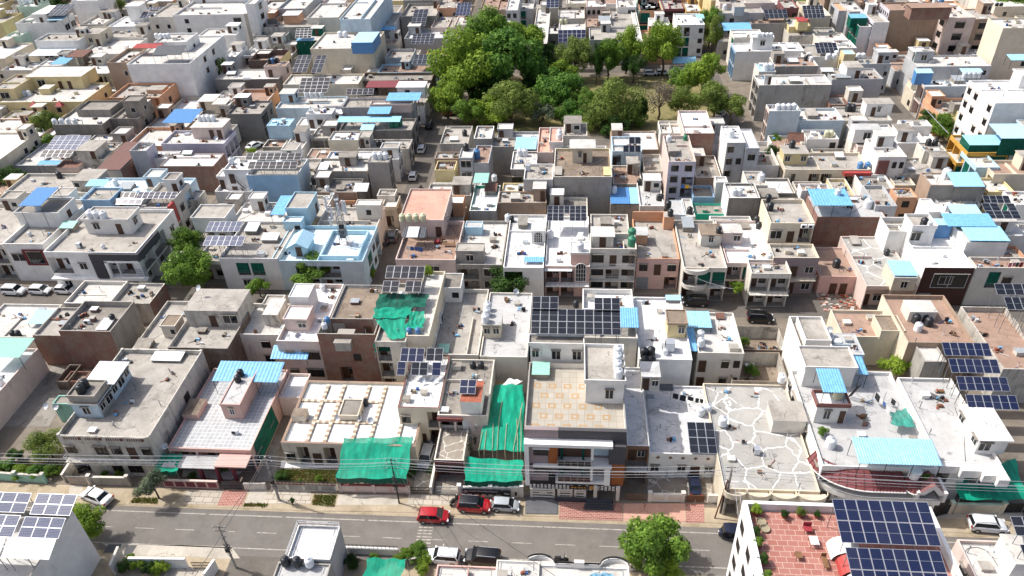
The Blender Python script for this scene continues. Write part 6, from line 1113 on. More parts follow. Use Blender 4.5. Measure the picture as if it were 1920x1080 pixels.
c = house('white house with a light blue south wall', 'f2', (615, 648, 970, 575), 9.6, 'lblue', 'wht', left='vv', p=.4, wl='lpink', cap='white'); tanks(c, [(705, 640), (765, 640), (825, 640), (885, 635)], 9.3, 'w', 'f2', 1.1); c = house('low wing of the light blue walled house', 'f2', (950, 755, 1455, 615), 7.0, 'lblue', 'conl', p=.6, cap='white'); lid(c, 'f2', (1050, 700, 1170, 620), .9, 'con', 'beige shaft cover')
c = house('small white house behind a rusty sheet heap', 'f2', (1040, 965, 1400, 860), 5.6, 'white', 'con', front='..k', p=.5); tanks(c, [(1255, 935), (1305, 935)], None, 'y', 'f2'); sheet(c, 'f2', (825, 990, 1010, 890), 5.0, 6.4, 'sh_rust', base=3)
c = house('flat house with white low parapet and green net', 'f2', (1430, 755, 2000, 600), 6.0, 'offw', 'con', p=.5, rooms=[('f1', (150, 570, 470, 500), 3.0, dict(wall='white', roof='con', openings='f:.dw..'))]); tanks(c, [(1495, 650), (1550, 650)], None, 'k', 'f2', 1.2); c = house('white house with twin barred windows', 'f1', (0, 960, 330, 880), 6.4, 'offw', 'con', p=.3, rooms=[('f1', (20, 860, 330, 790), 3.0, dict(wall='white', roof='gry', ov=.1, openings='f:.WW'))]); house('white roof room with grey door east of the barred windows', 'f1', (560, 820, 890, 750), 7.6, 'white', 'conl', front='...', left='d', p=.2)
house('bright white roof with curled parapets', 'f1', (500, 1010, 960, 890), 6.0, 'pure', 'wht', p=.5); house('small brick edged roof below the stained wall', 'f2', (1300, 580, 1700, 470), 5.0, 'brick', 'con', p=.5)
# ---- across the east street
c = house('light blue grey sided house with one square window', 'f1', (805, 372, 1640, 300), 8.0, 'lblue', 'wht', front='...k..', left='v', p=.3, fr='frame_b', wl='lpink'); lid(c, 'f1', (1440, 350, 1590, 310), .5, 'sh_grey', 'grey shaft cover'); lid(c, 'f1', (1140, 310, 1260, 245), .8, 'sh_grey', 'tilted grey slab'); sheet(c, 'f1', (715, 225, 905, 172), 10.4, 10.8, 'sh_pale', base=7.6, sides='fl', side_c='sh_dblue', noun='sheet hut'); tanks(c, [(1240, 270), (1290, 270), (1345, 270), (1400, 270)], 8.6, 'w', 'f1', 1.0); sheet(c, 'f1', (1225, 215, 1465, 168), 11.2, 11.5, 'sh_pale', base=7.8)
c = house('mint green fronted flats on the east street', 'e6', (1430, 580, 1640, 530), 11.4, 'bgrey', 'con', front='w', left='wvw/wvw/wvw/wvw', p=.4, nf=4, wl='mint'); house('grey side wall behind the mint flats', 'f1', (720, 150, 1560, 20), 9.0, 'bgrey', 'conl', front='.....k', p=.4)
c = house('tall white tower flats at the right edge', 'f1', (1600, 560, 2300, 300), 15.0, 'pure', 'wht', left='ww.w/ww.w/w.ww/ww.w', p=.4, nf=5, wl='pure', fr='frame_w'); sheet(c, 'f1', (1780, 80, 2000, 10), 16.6, 17.0, 'sh_sky', base=14.6); house('white upper block of the tower flats', 'd4', (1660, 190, 1960, 120), 17.0, 'cream', 'conl', front='.k', left='.', p=.4)
house('dark concrete house with two roof courts', 'f1', (1210, 680, 1615, 600), 7.4, 'conc', 'brn', left='...', front='....', p=.7, wl='yellow', rooms=[('f1', (1140, 595, 1400, 545), 1.6, dict(wall='conc', roof='con', par=.4, ov=.05))])
c = house('huge bare tan wall block', 'e6', (1130, 115, 1830, 20), 13.6, 'tan', 'brn', left='kkkkk', p=.5, nf=5, wl='lilac', rooms=[('e6', (1375, 90, 1850, 30), 3.2, dict(wall='brick', roof='brn', ov=.3, tip='dbrick'))]); tanks(c, [(1630, 45)], 14, 'w', 'e6', 1.2); tanks(c, [(1700, 50)], 14, 'b', 'e6', 1.2)
house('magenta and white balcony house', 'e6', (950, 250, 1130, 110), 11.4, 'white', 'con', left='vvv/vvv/vvv', p=.5, wl='lilac'); c = house('green netted balcony house by the street', 'e6', (790, 300, 930, 200), 10.0, 'white', 'con', left='nnn', front='.', p=.5, wl='netd'); sheet(c, 'e6', (695, 205, 885, 155), 11.6, 11.9, 'sh_blue', base=9, sides='fl', side_c='netd')
house('pale pink house with a glass stair front', 'e6', (1790, 200, 2100, 60), 13, 'lpink', 'conl', left='.W', p=.4, front='W'); house('brown gabled block near the top right', 'd4', (1440, 130, 1640, 60), 12.4, 'tan', 'con', front='W', left='..', p=.3)
house('orange roofed corner house at the top right', 'e6', (560, 120, 690, 30), 9.6, 'bgrey', 'peach', left='v.', front='.', p=.3); house('grey house with a covered terrace at the top', 'e6', (680, 130, 840, 20), 10, 'bgrey', 'conl', front='.', p=.5); house('long brown house at the top edge', 'e6', (800, 50, 1170, -20), 9.4, 'dbrick', 'brn', p=.4, front='....')
c = house('grey mould walled house with black solar over a shed', 'e5', (1255, 265, 1670, 190), 8.6, 'grey', 'brn', left='.', p=.5); solar('', 'e5', (1410, 208, 1670, 105), 9.6, 11.0, 5, 2, 8, 'pv_k', c); sheet(c, 'e5', (945, 345, 1265, 255), 8.0, 8.8, 'sh_blue', base=5)
c = house('yellow house with red roofed turret under solar', 'e6', (0, 300, 250, 200), 8.4, 'yellow', 'conl', front='..', p=.4, rooms=[('e6', (100, 240, 230, 190), 2.6, dict(wall='yellow', roof='sh_red', tip='sh_red'))]); solar('', 'e6', (170, 205, 405, 60), 11.6, 13.8, 5, 3, 8, 'pv_k', c); house('grey low terrace house behind the solar', 'e6', (0, 400, 560, 310), 7.2, 'old', 'con', front='.....', p=.5)
c = house('flat house with a slanted black solar rack', 'e6', (170, 640, 600, 500), 7.6, 'white', 'con', p=.4); solar('', 'e6', (315, 600, 560, 480), 8.4, 9.8, 5, 2, 7.2, 'pv_k', c); tanks(c, [(430, 670), (500, 670), (520, 640)], None, 'w', 'e6', 1.2); c = house('tan box room beside white tanks', 'e6', (620, 610, 750, 560), 9.4, 'yellow', 'sh_pale', front='.', p=.1, pipes=0); tanks(c, [(770, 660), (820, 660)], 7, 'w', 'e6', 1.1)
house('grey stained wall house over the street corner', 'e6', (800, 720, 1150, 640), 7.8, 'bgrey', 'con', front='...k', p=.5); house('white walled roof with tilted sheet', 'e6', (340, 470, 680, 370), 7.4, 'offw', 'conl', front='d...', p=.4); house('white roof with dark blue door strip', 'e6', (560, 540, 760, 450), 7.8, 'white', 'conl', left='..', p=.4)
# ---- north side of the park and the top edge
c = house('blue grey slab sided house at the top', 'e5', (890, 150, 1400, 60), 10.4, 'bgrey', 'con', front='.k...', left='vvv', p=.4, wl='white', rooms=[('e5', (1060, 80, 1190, 30), 2.6, dict(wall='bgrey', roof='con'))]); tanks(c, [(950, 110)], None, 'w', 'e5', 1.2)
c = house('white hanging net house by the park trees', 'e5', (420, 280, 730, 150), 9.2, 'white', 'wht', front='.v.k/nn.k', p=.4); sheet(c, 'e5', (640, 208, 730, 160), 10.2, 10.4, 'sh_sky', base=8.8); sheet(c, 'e5', (370, 715, 640, 640), 4.0, 4.8, 'sh_sky', base=0); house('low white shop under the light blue sheet', 'e5', (350, 800, 640, 735), 3.2, 'offw', 'con', front='d.k.', p=.1)
house('ochre house with steps at the top edge', 'e5', (520, 130, 700, 0), 8.4, 'ochre', 'conl', front='.d', p=.4); house('rose pink house at the top edge', 'e5', (270, 100, 500, -10), 8.6, 'rose', 'con', front='vv', p=.4); house('pale roofed house with a green strip', 'e5', (0, 120, 250, 10), 8.0, 'peach', 'conl', front='nd', p=.4); house('long pink house at the top right of the park', 'e5', (900, 40, 1520, -40), 11.5, 'lpink', 'con', front='d.k.W.k.d', p=.4); house('magenta corner house at the top', 'e5', (1620, 90, 1790, 0), 10.5, 'rose', 'con', front='kk', p=.4)
c = house('brown trimmed white house facing the park', 'e4', (580, 495, 755, 90), 8.6, 'offw', 'conl', front='v/v', p=.5, left='.....', wf='brown'); c = house('grey stair house beside the brown trimmed house', 'e4', (760, 380, 880, 300), 8.4, 'dgrey', 'conl', front='k', p=.4); tanks(c, [(845, 345), (850, 310)], None, 'k', 'e4', .8)
c = house('white house under a tall tilted solar wall', 'e4', (880, 430, 1190, 215), 6.6, 'white', 'conl', front='...', p=.4); solar('', 'e4', (880, 475, 1190, 335), 8.2, 10.6, 6, 3, 6.2, 'pv_b', c); lid(c, 'e4', (970, 335, 1105, 305), .6, 'sh_white'); tanks(c, [(915, 270), (965, 265)], None, 'y', 'e4', 1.1)
c = house('brown flat roof house behind the park', 'e4', (1185, 300, 1470, 190), 7.4, 'tan', 'brn', front='.k.', p=.4); lid(c, 'e4', (1335, 240, 1465, 175), 1.4, 'sh_grey', 'grey machine housing'); c = house('long beige roof house behind the park', 'e4', (1480, 300, 1780, 90), 7.4, 'offw', 'con', p=.4, right='..'); house('narrow white wall between two park houses', 'e4', (1770, 470, 1810, 60), 7.6, 'white', 'conl', p=.2, pipes=0)
house('grey house with beige crates on a balcony', 'e4', (880, 210, 1180, 100), 7.8, 'grey', 'conl', front='d.W', p=.4); c = house('house with many square windows at the top', 'e4', (1200, 75, 1420, 0), 9.4, 'lpink', 'wht', front='kkkk/kkkk', p=.3, fr='frame_w'); house('tan two storey house at the top of the park', 'e4', (970, 40, 1190, -30), 9.4, 'cream', 'conl', front='d.k', p=.4); c = house('grey house with a flat solar block at the top', 'e4', (600, 90, 880, 0), 8.4, 'offw', 'con', front='..', p=.4); solar('', 'e4', (745, 85, 885, -5), 10.8, 12.4, 3, 3, 8, 'pv_b', c); house('white house with a barred window at the top', 'e4', (1545, 80, 1760, -10), 9.0, 'white', 'conl', front='.W', p=.4); house('bluish house with green drapes at the top', 'e4', (440, 100, 600, -10), 8.8, 'bgrey', 'conl', front='n.', p=.4); house('lilac grey house left of the top green drape', 'e4', (0, 120, 270, 20), 8.0, 'peach', 'con', front='..', p=.4); house('greenish roofed house at the top', 'e4', (1780, 120, 2060, 10), 8.0, 'mint', 'con', front='n.', p=.4)
house('small white walled yard north of the park', 'e4', (440, 700, 600, 400), 3.4, 'white', 'conl', p=.5)
flush()
# ================================================================ TREES
def crown_mesh(seed, mat, n=3400, lobes=13, leaf=.085, flat=.8, gap=.9, core=.30):
    r = random.Random(seed); m = M(); L = []
    for i in range(lobes):
        t = r.uniform(0, 6.283); h = r.uniform(-.75, 1.0); q = math.sqrt(max(0, 1-h*h))*r.uniform(.45, .95)
        L.append((Vector((q*cs(t), q*sn(t), h*flat*.75)), r.uniform(.2, .42)))
    L.append((Vector((0, 0, .1)), .48)); tot = sum(b*b for a, b in L); k0 = m.mi(mat)
    for c, b in L:
        for j in range(int(n*b*b/tot)):
            d = Vector((r.gauss(0, 1), r.gauss(0, 1), r.gauss(0, 1))).normalized(); rr = b*(r.uniform(.25, 1)**.45)*(1+.2*sn(d.x*7+seed)*cs(d.y*6))
            p = c+Vector((d.x*rr, d.y*rr, d.z*rr*gap)); nrm = (d+Vector((r.uniform(-1, 1), r.uniform(-1, 1), r.uniform(-.4, 1.2)))*.9).normalized()
            a = nrm.orthogonal().normalized(); a = (Matrix.Rotation(r.uniform(0, 6.28), 3, nrm) @ a); e = nrm.cross(a); s = leaf*r.uniform(.6, 1.35)
            i = len(m.v); m.v += [tuple(p-a*s), tuple(p-e*s*.5+nrm*s*.12), tuple(p+a*s), tuple(p+e*s*.5)]; m.f.append((i, i+1, i+2, i+3)); m.m.append(k0)
    return m.mesh('crown'), L
CR = {}
def crown(kind, var):
    if (kind, var) not in CR:
        sp = dict(leaf=('leaf', 8600, .05), leaf_y=('leaf_y', 8600, .047), leaf_d=('leaf_d', 8000, .048), leaf_o=('leaf_o', 9000, .04), leaf_g=('leaf_g', 3600, .065), leaf_b=('leaf_b', 8200, .055), twig=('twig', 1500, .05))[kind]
        CR[(kind, var)] = crown_mesh(var*13+len(kind)*5+3, sp[0], sp[1], leaf=sp[2], lobes=16+2*var)
    return CR[(kind, var)]
def tree(label, px, py, hc, rad, kind='leaf', var=0, flat=1.0, base=0.0, group=None, k='p', trunk_r=None, name='tree', cat='tree', h0=None):
    """crown centre seen at pixel px,py when it stands hc metres above the ground"""
    c = at(k, px, py, hc); t = thing(name, (c.x, c.y, base), label, cat, group); me, L = crown(kind, var); rz = (px*7.3) % 6.28
    m = M(); tr = trunk_r or max(.06, rad*.055); top = Vector((0, 0, hc-base))
    fork = top*(.55 if hc-base > rad else .25); mid = Vector((.06*rad, -.05*rad, fork.z*.5)); m.tube((0, 0, 0), mid, tr*1.25, 'bark', 7, tr); m.tube(mid, fork, tr, 'bark', 7, tr*.85)
    for a, b in L[:8]:
        e = Matrix.Rotation(rz, 3, 'Z') @ (a*rad*.8); e.z *= flat; q = fork.lerp(top+e, .55)+Vector((0, 0, -.1*rad)); m.tube(fork, q, tr*.55, 'bark', 5, tr*.32); m.tube(q, top+e, tr*.32, 'bark', 4, tr*.1)
        if kind == 'twig':
            for s_ in range(7): m.tube(q.lerp(top+e, .3+s_*.1), top+e*1.2+Vector((sn(s_*2.2+a.x*9), cs(s_*1.7+a.y*7), .5+.3*sn(s_)))*rad*.42, tr*.12, 'bark', 3, tr*.04)
    o = M.build(m, 'trunk', None, (0, 0, 0)); o.parent = t; child('crown', me, t, top, (0, 0, rz), (rad, rad, rad*flat)); return t
tree('bushy light green tree overhanging the road at lower right', 1220, 1018, 5.2, 4.1, 'leaf', 0, 1.15)
tree('smaller yellow green bush under the lower right roadside tree', 1250, 1066, 2.4, 1.9, 'leaf_y', 1); tree('low bush left of the lower right roadside tree', 1185, 1048, 1.6, 1.3, 'leaf_y', 2)
tree('dusty grey green street tree by the parked white sedan', 284, 905, 3.0, 2.0, 'leaf_g', 0, 1.0); tree('dark tree behind the pale house with tilted solar racks', 148, 982, 3.2, 2.7, 'leaf_y', 3, .95)
tree('sprawling shrub tree in the overgrown yard', 84, 830, 2.8, 2.6, 'leaf_o', 1)
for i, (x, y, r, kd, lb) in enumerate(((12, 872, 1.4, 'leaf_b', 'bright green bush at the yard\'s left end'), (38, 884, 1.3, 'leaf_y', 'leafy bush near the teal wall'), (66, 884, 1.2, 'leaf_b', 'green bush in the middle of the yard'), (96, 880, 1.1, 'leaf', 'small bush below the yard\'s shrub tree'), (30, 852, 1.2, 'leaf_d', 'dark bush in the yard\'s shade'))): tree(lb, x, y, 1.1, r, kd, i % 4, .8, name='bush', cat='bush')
tree('large lane tree in front of the charcoal framed house', 358, 500, 5.0, 4.0, 'leaf', 2, 1.05); tree('second lane tree behind the large lane tree', 345, 452, 5.5, 2.9, 'leaf', 3, 1.0)
tree('small round tree below the green curtain', 483, 537, 2.2, 1.9, 'leaf', 1, .95); tree('broad tree before the light blue roofed house', 583, 503, 4.0, 4.0, 'leaf', 0, .65); tree('broad tree before the grey frieze house', 950, 517, 3.6, 4.6, 'leaf_d', 2, .62)
for i, (x, y, r, lb) in enumerate(((650, 522, 1.1, 'shrub by the lane left of the panelled net house'), (676, 520, 1.0, 'shrub in the middle of the lane hedge'), (696, 512, .9, 'tall shrub at the right of the lane hedge'), (801, 508, .9, 'potted shrub beside the top solar rack'), (1392, 543, .01, ''))):
    if lb: tree(lb, x, y, 1.4 if i < 3 else 10.8, r, 'leaf_y', i, 1.2, base=0 if i < 3 else 9.6, name='shrub', cat='shrub')
tree('thin sparse young tree by the parked black cars', 1381, 537, 3.4, 1.2, 'leaf_y', 2, .9, trunk_r=.07)
tree('leafy shrub tree beyond the zigzag parapet house', 1693, 682, 2.6, 2.9, 'leaf_y', 0, .8); tree('weedy bush in the half ruined brick yard', 1395, 640, 1.6, .9, 'leaf', 3); tree('low bush in the lower ruined yard', 1408, 695, 1.2, 1.1, 'leaf', 1)
for i, (x, y, h, r, kd, fl, lb) in enumerate(((84, 232, 5, 3.6, 'leaf_o', 1.1, 'light green tree at the left lane'), (92, 268, 3.2, 2.4, 'leaf', 1, 'lower tree beside the left lane tree'), (14, 335, 4, 3.6, 'leaf_d', .9, 'dark tree at the left edge'), (48, 308, 2.4, 2.0, 'leaf_y', 1, 'yellowish bush by the white hall'), (62, 285, 3.0, 2.0, 'leaf', 1, 'green tree along the white hall wall'), (166, 174, 3.6, 3.4, 'leaf', .8, 'tree between the yellow and peach houses'),
    (402, 122, 6, 3.6, 'leaf', 1.2, 'tree at the foot of the white tower'), (420, 172, 2, 2.0, 'leaf_d', .8, 'low tree by the dark mouldy wall'), (22, 10, 8, 6.5, 'leaf_d', .9, 'dark tree in the top left corner'), (105, 8, 8, 5.0, 'leaf_d', .8, 'dark tree behind the aqua house'), (205, 12, 8, 5.0, 'leaf_o', 1.0, 'brownish tree at the top left'), (335, 12, 9, 2.4, 'leaf_o', .8, 'small tree behind the huge white building'), (305, 50, 4, 2.6, 'leaf_y', .8, 'bush below the huge white building'),
    (610, 248, 2.2, 1.6, 'leaf_y', .9, 'bush on the bright white terrace'), (470, 283, 1.2, 1.4, 'leaf_y', .6, 'weeds beside the west lane car'), (1766, 236, 3.8, 3.2, 'leaf', 1.0, 'round tree on the east street'), (1738, 222, 3.2, 2.6, 'leaf_d', .9, 'dark tree beside the blue walled house'), (1875, 262, 3.2, 1.6, 'leaf_g', 1.1, 'dusty sapling under the white tower flats'), (1916, 214, 5, 3.0, 'leaf', 1.0, 'green tree at the right edge'),
    (1448, 292, 3.6, 1.8, 'leaf_d', 1.8, 'tall dark creeper at the cream columned house'), (1458, 262, 3.4, 1.9, 'leaf', .7, 'green bush behind the cream columned house'), (1337, 60, 7, 3.0, 'leaf_o', 1.9, 'slender tree by the white net house'), (1335, 32, 9, 3.2, 'leaf', 1.2, 'tree at the top of the park street'), (1905, 4, 9, 6.0, 'leaf', .8, 'trees at the top right corner'), (1515, 3, 8, 3.2, 'leaf_y', .8, 'small tree at the top edge'), (1236, 308, 1.2, 1.0, 'leaf_y', 1.2, 'plants in the walled yard'), (1238, 292, 1.4, 1.2, 'leaf_o', .9, 'upper plants in the walled yard'), (1530, 413, 2.2, 1.0, 'leaf_y', 1.1, 'bush on the brick wall corner'))):
    tree(lb, x, y, h, r, kd, i % 4, fl, name='bush' if 'bush' in lb or 'weeds' in lb or 'plants' in lb else 'tree', cat='bush' if 'bush' in lb else 'tree')
PK = 'trees in the park'
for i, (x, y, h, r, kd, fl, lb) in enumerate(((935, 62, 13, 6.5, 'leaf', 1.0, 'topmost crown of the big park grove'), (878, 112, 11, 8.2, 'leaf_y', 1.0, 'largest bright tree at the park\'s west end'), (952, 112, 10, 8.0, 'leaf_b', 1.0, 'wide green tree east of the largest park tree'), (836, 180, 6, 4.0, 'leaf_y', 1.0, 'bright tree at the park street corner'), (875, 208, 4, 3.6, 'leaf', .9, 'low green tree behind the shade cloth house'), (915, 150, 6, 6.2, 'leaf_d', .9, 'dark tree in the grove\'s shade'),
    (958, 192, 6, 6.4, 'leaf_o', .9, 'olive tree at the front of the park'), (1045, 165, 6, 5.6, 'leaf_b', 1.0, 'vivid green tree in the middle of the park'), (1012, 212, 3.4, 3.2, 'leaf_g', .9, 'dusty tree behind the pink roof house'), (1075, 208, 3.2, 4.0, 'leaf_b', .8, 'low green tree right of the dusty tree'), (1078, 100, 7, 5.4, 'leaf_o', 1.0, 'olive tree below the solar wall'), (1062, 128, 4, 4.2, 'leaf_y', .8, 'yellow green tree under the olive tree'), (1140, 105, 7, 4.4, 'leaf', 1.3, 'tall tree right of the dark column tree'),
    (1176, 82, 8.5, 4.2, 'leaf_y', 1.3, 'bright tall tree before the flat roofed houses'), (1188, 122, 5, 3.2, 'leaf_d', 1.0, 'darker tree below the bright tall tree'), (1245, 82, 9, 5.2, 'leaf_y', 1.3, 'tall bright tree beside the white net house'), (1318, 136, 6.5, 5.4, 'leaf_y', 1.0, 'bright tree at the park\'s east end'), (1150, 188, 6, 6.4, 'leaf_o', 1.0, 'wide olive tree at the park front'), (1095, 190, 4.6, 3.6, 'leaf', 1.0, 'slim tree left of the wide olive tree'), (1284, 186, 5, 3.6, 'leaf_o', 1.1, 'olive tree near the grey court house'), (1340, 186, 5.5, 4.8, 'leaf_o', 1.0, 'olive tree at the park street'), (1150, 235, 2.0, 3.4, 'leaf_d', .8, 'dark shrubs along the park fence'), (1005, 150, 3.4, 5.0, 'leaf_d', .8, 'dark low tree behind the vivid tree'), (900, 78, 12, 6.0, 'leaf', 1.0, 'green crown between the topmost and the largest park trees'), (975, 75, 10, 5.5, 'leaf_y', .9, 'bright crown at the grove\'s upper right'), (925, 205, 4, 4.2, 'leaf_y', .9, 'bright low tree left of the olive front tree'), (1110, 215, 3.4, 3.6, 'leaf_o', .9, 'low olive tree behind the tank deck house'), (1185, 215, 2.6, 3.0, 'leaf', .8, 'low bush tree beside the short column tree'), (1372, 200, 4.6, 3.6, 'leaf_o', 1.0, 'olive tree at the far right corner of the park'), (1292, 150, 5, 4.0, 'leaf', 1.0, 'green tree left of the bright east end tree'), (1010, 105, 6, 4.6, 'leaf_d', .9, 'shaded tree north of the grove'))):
    tree(lb, x, y, h, r*(1.22 if i < 6 or i > 22 else 1.1), kd, i % 4, fl, group=None)
tree('bare grey branched tree in the park', 1237, 184, 5.5, 4.6, 'twig', 1, 1.1)
def column_tree(label, x, y, r, h):
    c = at('p', x, y, 0); t = thing('column_tree', c, label, 'tree'); m = M(); m.tube((0, 0, 0), (0, 0, h*.8), .14, 'bark', 6, .05); o = m.build('trunk', None, (0, 0, 0)); o.parent = t
    me, L = crown('leaf_d', 3); child('crown', me, t, (0, 0, h*.55), (0, 0, x), (r, r, h*.5))
column_tree('tall dark column tree in the park', 1118, 158, 1.9, 12.5); column_tree('short dark column tree by the bare tree', 1201, 232, 1.7, 7.5)
# ================================================================ VEHICLES
def loft(m, secs, mat, close=True):
    n = len(secs[0]); k0 = m.mi(mat); i0 = len(m.v)
    for s in secs: m.v += [tuple(p) for p in s]
    for a in range(len(secs)-1):
        for b in range(n):
            q = i0+a*n; m.f.append((q+b, q+(b+1) % n, q+n+(b+1) % n, q+n+b)); m.m.append(k0)
    if close: m.f.append(tuple(i0+b for b in reversed(range(n)))); m.m.append(k0); e = i0+(len(secs)-1)*n; m.f.append(tuple(e+b for b in range(n))); m.m.append(k0)
def paint(name, col, metal=0.0):
    if name in MATS: return MATS[name]
    m, n, l, b = newmat(name); b.inputs['Base Color'].default_value = (*lin(col), 1); b.inputs['Roughness'].default_value = .28; b.inputs['Metallic'].default_value = metal; b.inputs['Coat Weight'].default_value = .6; b.inputs['Coat Roughness'].default_value = .05
    MATS[name] = m; return m
for a_, b_ in (('car_red', 'a80d18'), ('car_white', 'dcdddd'), ('car_black', '0d0e10'), ('car_silver', 'a2a7ab'), ('car_navy', '161d33'), ('car_grey', '60656a')): paint(a_, b_)
CARS = {}
# kind: length, width, height, bonnet height, belt height, cabin x (base rear, roof rear, roof front, base front)
KIND = dict(hatch=(3.85, 1.72, 1.52, .92, .98, (-1.82, -1.45, .42, 1.15)), suv=(4.1, 1.78, 1.66, 1.02, 1.08, (-1.95, -1.7, .5, 1.15)), sedan=(4.45, 1.74, 1.47, .9, .95, (-1.5, -.95, .45, 1.25)), small=(3.4, 1.5, 1.5, .9, .95, (-1.62, -1.35, .35, .95)))
def car(label, px, py, rz, kind='hatch', col='car_white', roof=None, group=None, s=1.0, name='parked_car', z=0.02, k='p'):
    L, Wd, Hh, bon, belt, (c0, c1, c2, c3) = KIND[kind]; roof = roof or col; key = (kind, col, roof); h = L/2
    if key not in CARS:
        b = M(); xs = [(-h, .80, .42, belt-.2), (-h+.05, .90, .34, belt-.06), (-h+.3, .97, .24, belt), (-h+.75, 1, .2, belt), (0, 1, .19, belt), (c3-.25, 1, .2, belt-.01), (c3+.1, .98, .21, bon), (h-.45, .95, .22, bon-.1), (h-.15, .88, .26, bon-.2), (h-.03, .8, .32, bon-.32), (h, .72, .4, bon-.45)]
        secs = []
        for x, w, zb, zt in xs:
            y = Wd/2*w; secs.append([(x, -y*.9, zb), (x, -y, zb+.12), (x, -y, (zb+zt)/2+.05), (x, -y*.985, zt-.1), (x, -y*.9, zt), (x, 0, zt+.03), (x, y*.9, zt), (x, y*.985, zt-.1), (x, y, (zb+zt)/2+.05), (x, y, zb+.12), (x, y*.9, zb)])
        loft(b, secs, col); wb = L*.31
        for x in (-wb, wb+.06):                                  # dark wheel arches
            for sy in (-1, 1): b.lathe([(.36, sy*(Wd/2-.2)), (.36, sy*(Wd/2+.004))], (x, 0, .33), 'dark', 14, axis=1)
        b.box(-h+.1, h-.2, -Wd/2-.006, -Wd/2+.02, .24, .34, 'dark'); b.box(-h+.1, h-.2, Wd/2-.02, Wd/2+.006, .24, .34, 'dark')
        b.box(h-.06, h+.01, -.5, .5, .42, .58, 'dark'); b.box(-h-.012, -h+.05, -.25, .25, .62, .74, 'white_paint')
        wb0, wr = Wd/2*.93, Wd/2*.74; zt = Hh; zr = belt-.01
        B = lambda x, s_: Vector((x, s_*wb0, zr)); T = lambda x, s_: Vector((x, s_*wr, zt-.05)); g = M()
        for s_ in (-1, 1): g.poly([B(c0, s_), B(c3, s_), T(c2, s_), T(c1, s_)][::s_], 'glass')
        g.poly([B(c3, -1), B(c3, 1), T(c2, 1), T(c2, -1)], 'glass'); g.poly([B(c0, 1), B(c0, -1), T(c1, -1), T(c1, 1)], 'glass')
        r = M(); secs = []
        for x, w, dz in ((c1-.1, .86, -.07), (c1+.05, 1, -.02), ((c1+c2)/2, 1.02, .0), (c2-.1, 1, -.015), (c2+.06, .9, -.06)):
            y = wr*w+.03; zz = zt+dz; secs.append([(x, -y, zz-.06), (x, -y*.92, zz-.01), (x, -y*.5, zz+.015), (x, y*.5, zz+.015), (x, y*.92, zz-.01), (x, y, zz-.06)])
        loft(r, secs, roof)
        for s_ in (-1, 1):
            r.tube(B(c3, s_), T(c2, s_), .045, col, 5); r.tube(B(c0, s_), T(c1, s_), .07 if kind != 'sedan' else .09, col, 5)
            xm = (c1+c2)/2+.1; r.tube(Vector((xm, s_*(wb0+.01), zr)), Vector((xm, s_*(wr+.02), zt-.06)), .04, 'dark', 4)
            if kind == 'suv': r.tube((c1+.1, s_*wr*.9, zt+.05), (c2-.1, s_*wr*.9, zt+.05), .025, 'alu', 4)
        ty = M(); ty.lathe([(.2, -.1), (.31, -.1), (.33, -.06), (.33, .06), (.31, .1), (.2, .1)], (0, 0, 0), 'tyre', 16, axis=1); ri = M(); ri.lathe([(.05, -.106), (.2, -.1), (.2, .1), (.05, .106)], (0, 0, 0), 'rim', 10, axis=1)
        hl = M(); hl.box(-.12, .1, -.17, .17, -.07, .07, 'lamp_clear'); tl = M(); tl.box(-.06, .06, -.13, .13, -.13, .13, 'lamp_red'); mi = M(); mi.box(-.1, .1, -.1, .1, -.07, .07, col)
        CARS[key] = [q.mesh(nm) for q, nm in ((b, 'body'), (g, 'window_glass'), (r, 'cabin_roof'), (ty, 'tyre'), (ri, 'rim'), (hl, 'headlight'), (tl, 'taillight'), (mi, 'mirror'))]
        for q in (CARS[key][0], CARS[key][2]): q.polygons.foreach_set('use_smooth', [True]*len(q.polygons)); q.set_sharp_from_angle(angle=R(35))
    me = CARS[key]; wb = L*.31; t = thing(name, at(k, px, py, z), label, 'car', group, R(rz)); t.scale = (s,)*3
    child('body', me[0], t); child('window_glass', me[1], t); child('cabin_roof', me[2], t)
    if at(k, px, py).y < 125:
        for x in (-wb, wb+.06):
            for sy in (-1, 1): w_ = child('wheel', me[3], t, (x, sy*(Wd/2-.09), .33)); child('rim', me[4], w_)
        for sy in (-1, 1): child('headlight', me[5], t, (h-.13, sy*Wd*.36, bon-.27), (0, 0, -sy*.35)); child('taillight', me[6], t, (-h+.05, sy*Wd*.41, belt-.17)); child('mirror', me[7], t, (c3-.12, sy*(Wd/2+.04), belt+.08))
    return t
car('red hatchback driving along the road', 814, 973, 0, 'hatch', 'car_red', name='car'); car('red compact car with a black roof, parked at the kerb', 890, 953, -2, 'suv', 'car_red', 'car_black'); car('silver small hatchback parked behind the black roofed car', 949, 953, -2, 'small', 'car_silver')
car('white sedan parked askew by the stained house', 184, 936, 161, 'sedan'); car('white hatchback parked on the near side of the road', 832, 1049, 177, 'suv', s=.95); car('black car parked on the near side of the road', 905, 1051, 177, 'suv', 'car_black', s=1.02)
car('white crossover parked by the cream boundary wall', 1848, 990, -4, 'suv'); car('silver hatchback in the narrow driveway', 800, 862, -95, 'hatch', 'car_silver'); car('dark car at the back of the narrow driveway', 806, 818, -92, 'hatch', 'car_black'); car('dark blue car in the diamond motif yard', 1302, 912, 88, 'sedan', 'car_navy', s=.85)
car('black car parked left on the lane', 1302, 570, 178, 'suv', 'car_black'); car('black car parked right on the lane', 1424, 601, -3, 'suv', 'car_black'); car('white suv first in the left lane row', 29, 550, -3, 'suv'); car('white hatchback second in the left lane row', 78, 549, -3, 'hatch'); car('white car third in the left lane row', 125, 548, -3, 'hatch', s=.95)
